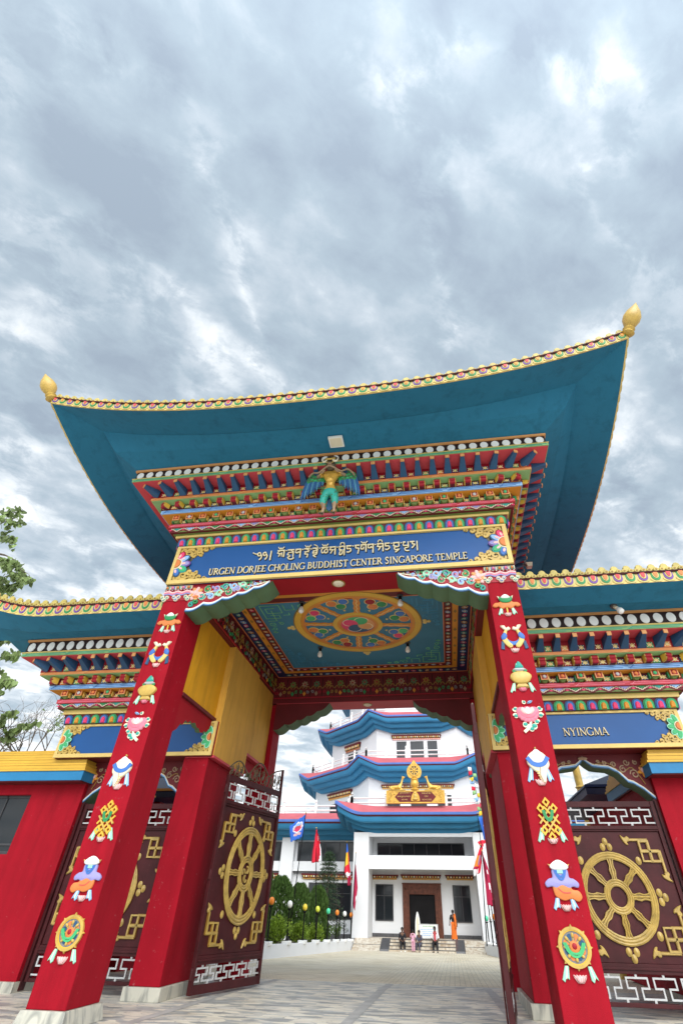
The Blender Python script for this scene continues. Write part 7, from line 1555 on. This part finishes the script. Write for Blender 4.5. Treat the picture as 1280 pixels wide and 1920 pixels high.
# ---------------------------------------------------------------- people
def person(loc, rz, H, pose, top, bottom, label, hairlong=False, sleeve='half', shoe='black', drape_=None):
    k = H / 1.70; root = empty('person', (0, 0, 0), label, 'person')
    def S(d): return {a: tuple(q * k for q in v) for a, v in d.items()}
    if pose == 'sit':
        hz = .50; n = dict(pel=(0, 0, hz, .125, .10), waist=(0, .01, hz + .18, .105, .085), chest=(0, -.03, hz + .40, .135, .09), neck=(0, -.05, hz + .54, .05, .05), head=(0, -.08, hz + .655, .088, .10), crown=(0, -.07, hz + .75, .08, .09))
        for g, s in (('L', -1), ('R', 1)): n.update({'sh' + g: (s * .17, -.03, hz + .45, .055, .055), 'el' + g: (s * .24, -.10, hz + .18, .042, .042), 'wr' + g: (s * .10, -.34, hz + .10, .030, .030), 'hi' + g: (s * .09, -.03, hz - .02, .09, .09), 'kn' + g: (s * .13, -.42, hz + .0, .062, .062), 'an' + g: (s * .13, -.40, .08, .042, .042), 'to' + g: (s * .14, -.54, .035, .04, .03)})
    else:
        st = .10 if pose == 'walk' else 0
        n = dict(pel=(0, 0, .93, .13, .10), waist=(0, 0, 1.08, .11, .085), chest=(0, 0, 1.28, .14, .095), neck=(0, 0, 1.42, .05, .05), head=(0, -.02, 1.54, .088, .10), crown=(0, -.01, 1.63, .08, .09))
        for g, s in (('L', -1), ('R', 1)): n.update({'sh' + g: (s * .175, 0, 1.34, .055, .055), 'el' + g: (s * .25, .03 * s, 1.08, .042, .042), 'wr' + g: (s * (.34 if pose == 'walk' and s > 0 else .24), -.10 - .06 * s, .88, .030, .030), 'hi' + g: (s * .09, 0, .88, .092, .092), 'kn' + g: (s * .095, -st * s, .48, .062, .062), 'an' + g: (s * .095, st * s * 1.2, .08, .042, .042), 'to' + g: (s * .11, st * s * 1.2 - .14, .035, .04, .03)})
    for g, s in (('L', -1), ('R', 1)):
        w = n['wr' + g]; d = Vector(n['wr' + g][:3]) - Vector(n['el' + g][:3]); d.normalize(); pm = Vector(w[:3]) + d * .08; n['pm' + g] = (*pm, .036, .022)
        side = d.cross(Vector((0, 1, .3))).normalized()
        for q in range(4): n['f%d' % q + g] = (*(pm + d * (.085 - .01 * abs(q - 1.3)) + side * (.013 * (q - 1.5)) * 1.6 + Vector((0, -.012, -.01))), .010, .010)
        n['th' + g] = (*(Vector(w[:3]) + d * .06 - side * .055 + Vector((0, -.02, 0))), .011, .011)
    n = S(n); e = [('pel', 'waist'), ('waist', 'chest'), ('chest', 'neck'), ('neck', 'head'), ('head', 'crown')]
    for g in 'LR': e += [('chest', 'sh' + g), ('sh' + g, 'el' + g), ('el' + g, 'wr' + g), ('wr' + g, 'pm' + g), ('pel', 'hi' + g), ('hi' + g, 'kn' + g), ('kn' + g, 'an' + g), ('an' + g, 'to' + g), ('wr' + g, 'th' + g)] + [('pm' + g, 'f%d' % q + g) for q in range(4)]
    skin('body', n, e, 0, root, ['skin'])
    def sub(keys, edges, grow, name, m):
        d = {a: (*n[a][:3], n[a][3] + grow * k, n[a][4] + grow * k) for a in keys}; skin(name, d, edges, 0, root, [m])
    tk = ['waist', 'chest', 'neck', 'shL', 'shR', 'elL', 'elR', 'pel']; sub(tk, [('pel', 'waist'), ('waist', 'chest'), ('chest', 'neck'), ('chest', 'shL'), ('chest', 'shR'), ('shL', 'elL'), ('shR', 'elR')], .018, 'shirt', top)
    lk = ['pel', 'hiL', 'hiR', 'knL', 'knR', 'anL', 'anR']; sub(lk, [('pel', 'hiL'), ('pel', 'hiR'), ('hiL', 'knL'), ('hiR', 'knR'), ('knL', 'anL'), ('knR', 'anR')], .022, 'trousers', bottom)
    h = Vector(n['head'][:3]); b = MB(); b.ball(h + Vector((0, .022, .055)) * k, .106 * k, 'hair', 12, 8, .95, 1.0, .95)
    if hairlong: b.ball(h + Vector((0, .10, -.02)) * k, .05 * k, 'hair', 10, 6, 1, .9, 1.3)
    b.build('hair', root)
    b = MB(); b.lathe([(.020 * k, 0), (.016 * k, .02 * k), (.002, .035 * k)], h + Vector((0, -.085, .0)) * k, 'skin', 8, (0, -1, .2))
    for s in (-1, 1): b.ball(h + Vector((s * .032, -.084, .025)) * k, .011 * k, 'white', 6, 4); b.ball(h + Vector((s * .032, -.093, .025)) * k, .006 * k, 'black', 6, 4); b.ball(h + Vector((s * .082, .0, .01)) * k, .022 * k, 'skin', 6, 5, .5, 1, 1.3)
    b.box((h.x - .022 * k), (h.x + .022 * k), h.y - .092 * k, h.y - .08 * k, h.z - .043 * k, h.z - .035 * k, 'dark_red'); b.build('face', root)
    b = MB()
    for g in 'LR': t = Vector(n['to' + g][:3]); b.ball(t + Vector((0, .04 * k, 0)), .06 * k, shoe, 10, 6, .8, 1.8, .75)
    b.build('shoes', root)
    if drape_ == 'sari':
        b = MB(); P0 = n['pel']; rows = []
        for z, rr in ((1.0, .15), (.85, .18), (.6, .185), (.35, .19), (.12, .22), (.05, .225)): rows.append([Vector((rr * k * (1 + .06 * sin(j * 7)) * cos(2 * pi * j / 26), rr * k * .8 * (1 + .06 * sin(j * 7)) * sin(2 * pi * j / 26), z * k)) for j in range(26)])
        b.grid(rows, 'cloth_orange', True); b.build('sari_skirt', root)
        b = MB(); pts = [Vector(p) * k for p in ((-.19, -.02, 1.0), (-.18, -.10, 1.15), (-.12, -.13, 1.32), (-.10, -.03, 1.44), (-.14, .10, 1.35), (-.18, .14, 1.1), (-.19, .15, .85), (-.18, .15, .60))]; b.grid([[p + Vector((-.07 * k, 0, 0)) for p in pts], [p + Vector((0, .02 * k, 0)) for p in pts], [p + Vector((.08 * k, .0, -.03)) for p in pts]], 'cloth_orange'); o = b.build('sari_drape', root); q = o.modifiers.new('solid', 'SOLIDIFY'); q.thickness = .015
    if drape_ == 'scarf':
        b = MB(); b.tube([Vector(p) * k for p in ((-.07, -.02, 1.03), (-.06, -.15, .98), (-.03, -.16, .80), (-.02, -.17, .58))], .035 * k, 'coral', 8); b.tube([Vector(p) * k for p in ((.07, -.02, 1.03), (.05, -.15, .98), (.03, -.16, .82), (.03, -.17, .60))], .035 * k, 'coral', 8); b.build('scarf', root)
    root.location = loc; root.rotation_euler = (0, 0, rz); return root
st1 = TG + .61 * 2 / 4
person((-1.28, 33.35, TG), .15, 1.62, 'sit', 'cloth_black', 'cloth_black', 'seated person in black on the left end of the steps', shoe='white')
person((-.52, 32.75, TG), 2.9, 1.14, 'stand', 'cloth_pink', 'cloth_pink', 'small child in pale pink clothes standing at the steps', shoe='tan')
person((-.12, 33.3, TG), -.3, 1.45, 'sit', 'cloth_grey', 'cloth_grey', 'person in dark patterned clothes sitting beside the child', True)
person((.92, 33.35, TG), 0, 1.72, 'sit', 'cloth_white', 'cloth_black', 'seated man in white shirt with pink scarf in front of the notice board', drape_='scarf')
person((2.22, 34.6, -.08), pi * .92, 1.60, 'walk', 'cloth_black', 'cloth_orange', 'woman in a bright orange sari walking before the temple door', True, drape_='sari')
person((5.02, 31.3, gz(31) + .0), -.6, 1.62, 'stand', 'cloth_blue', 'cloth_grey', 'person in blue half hidden by the right gate leaf')
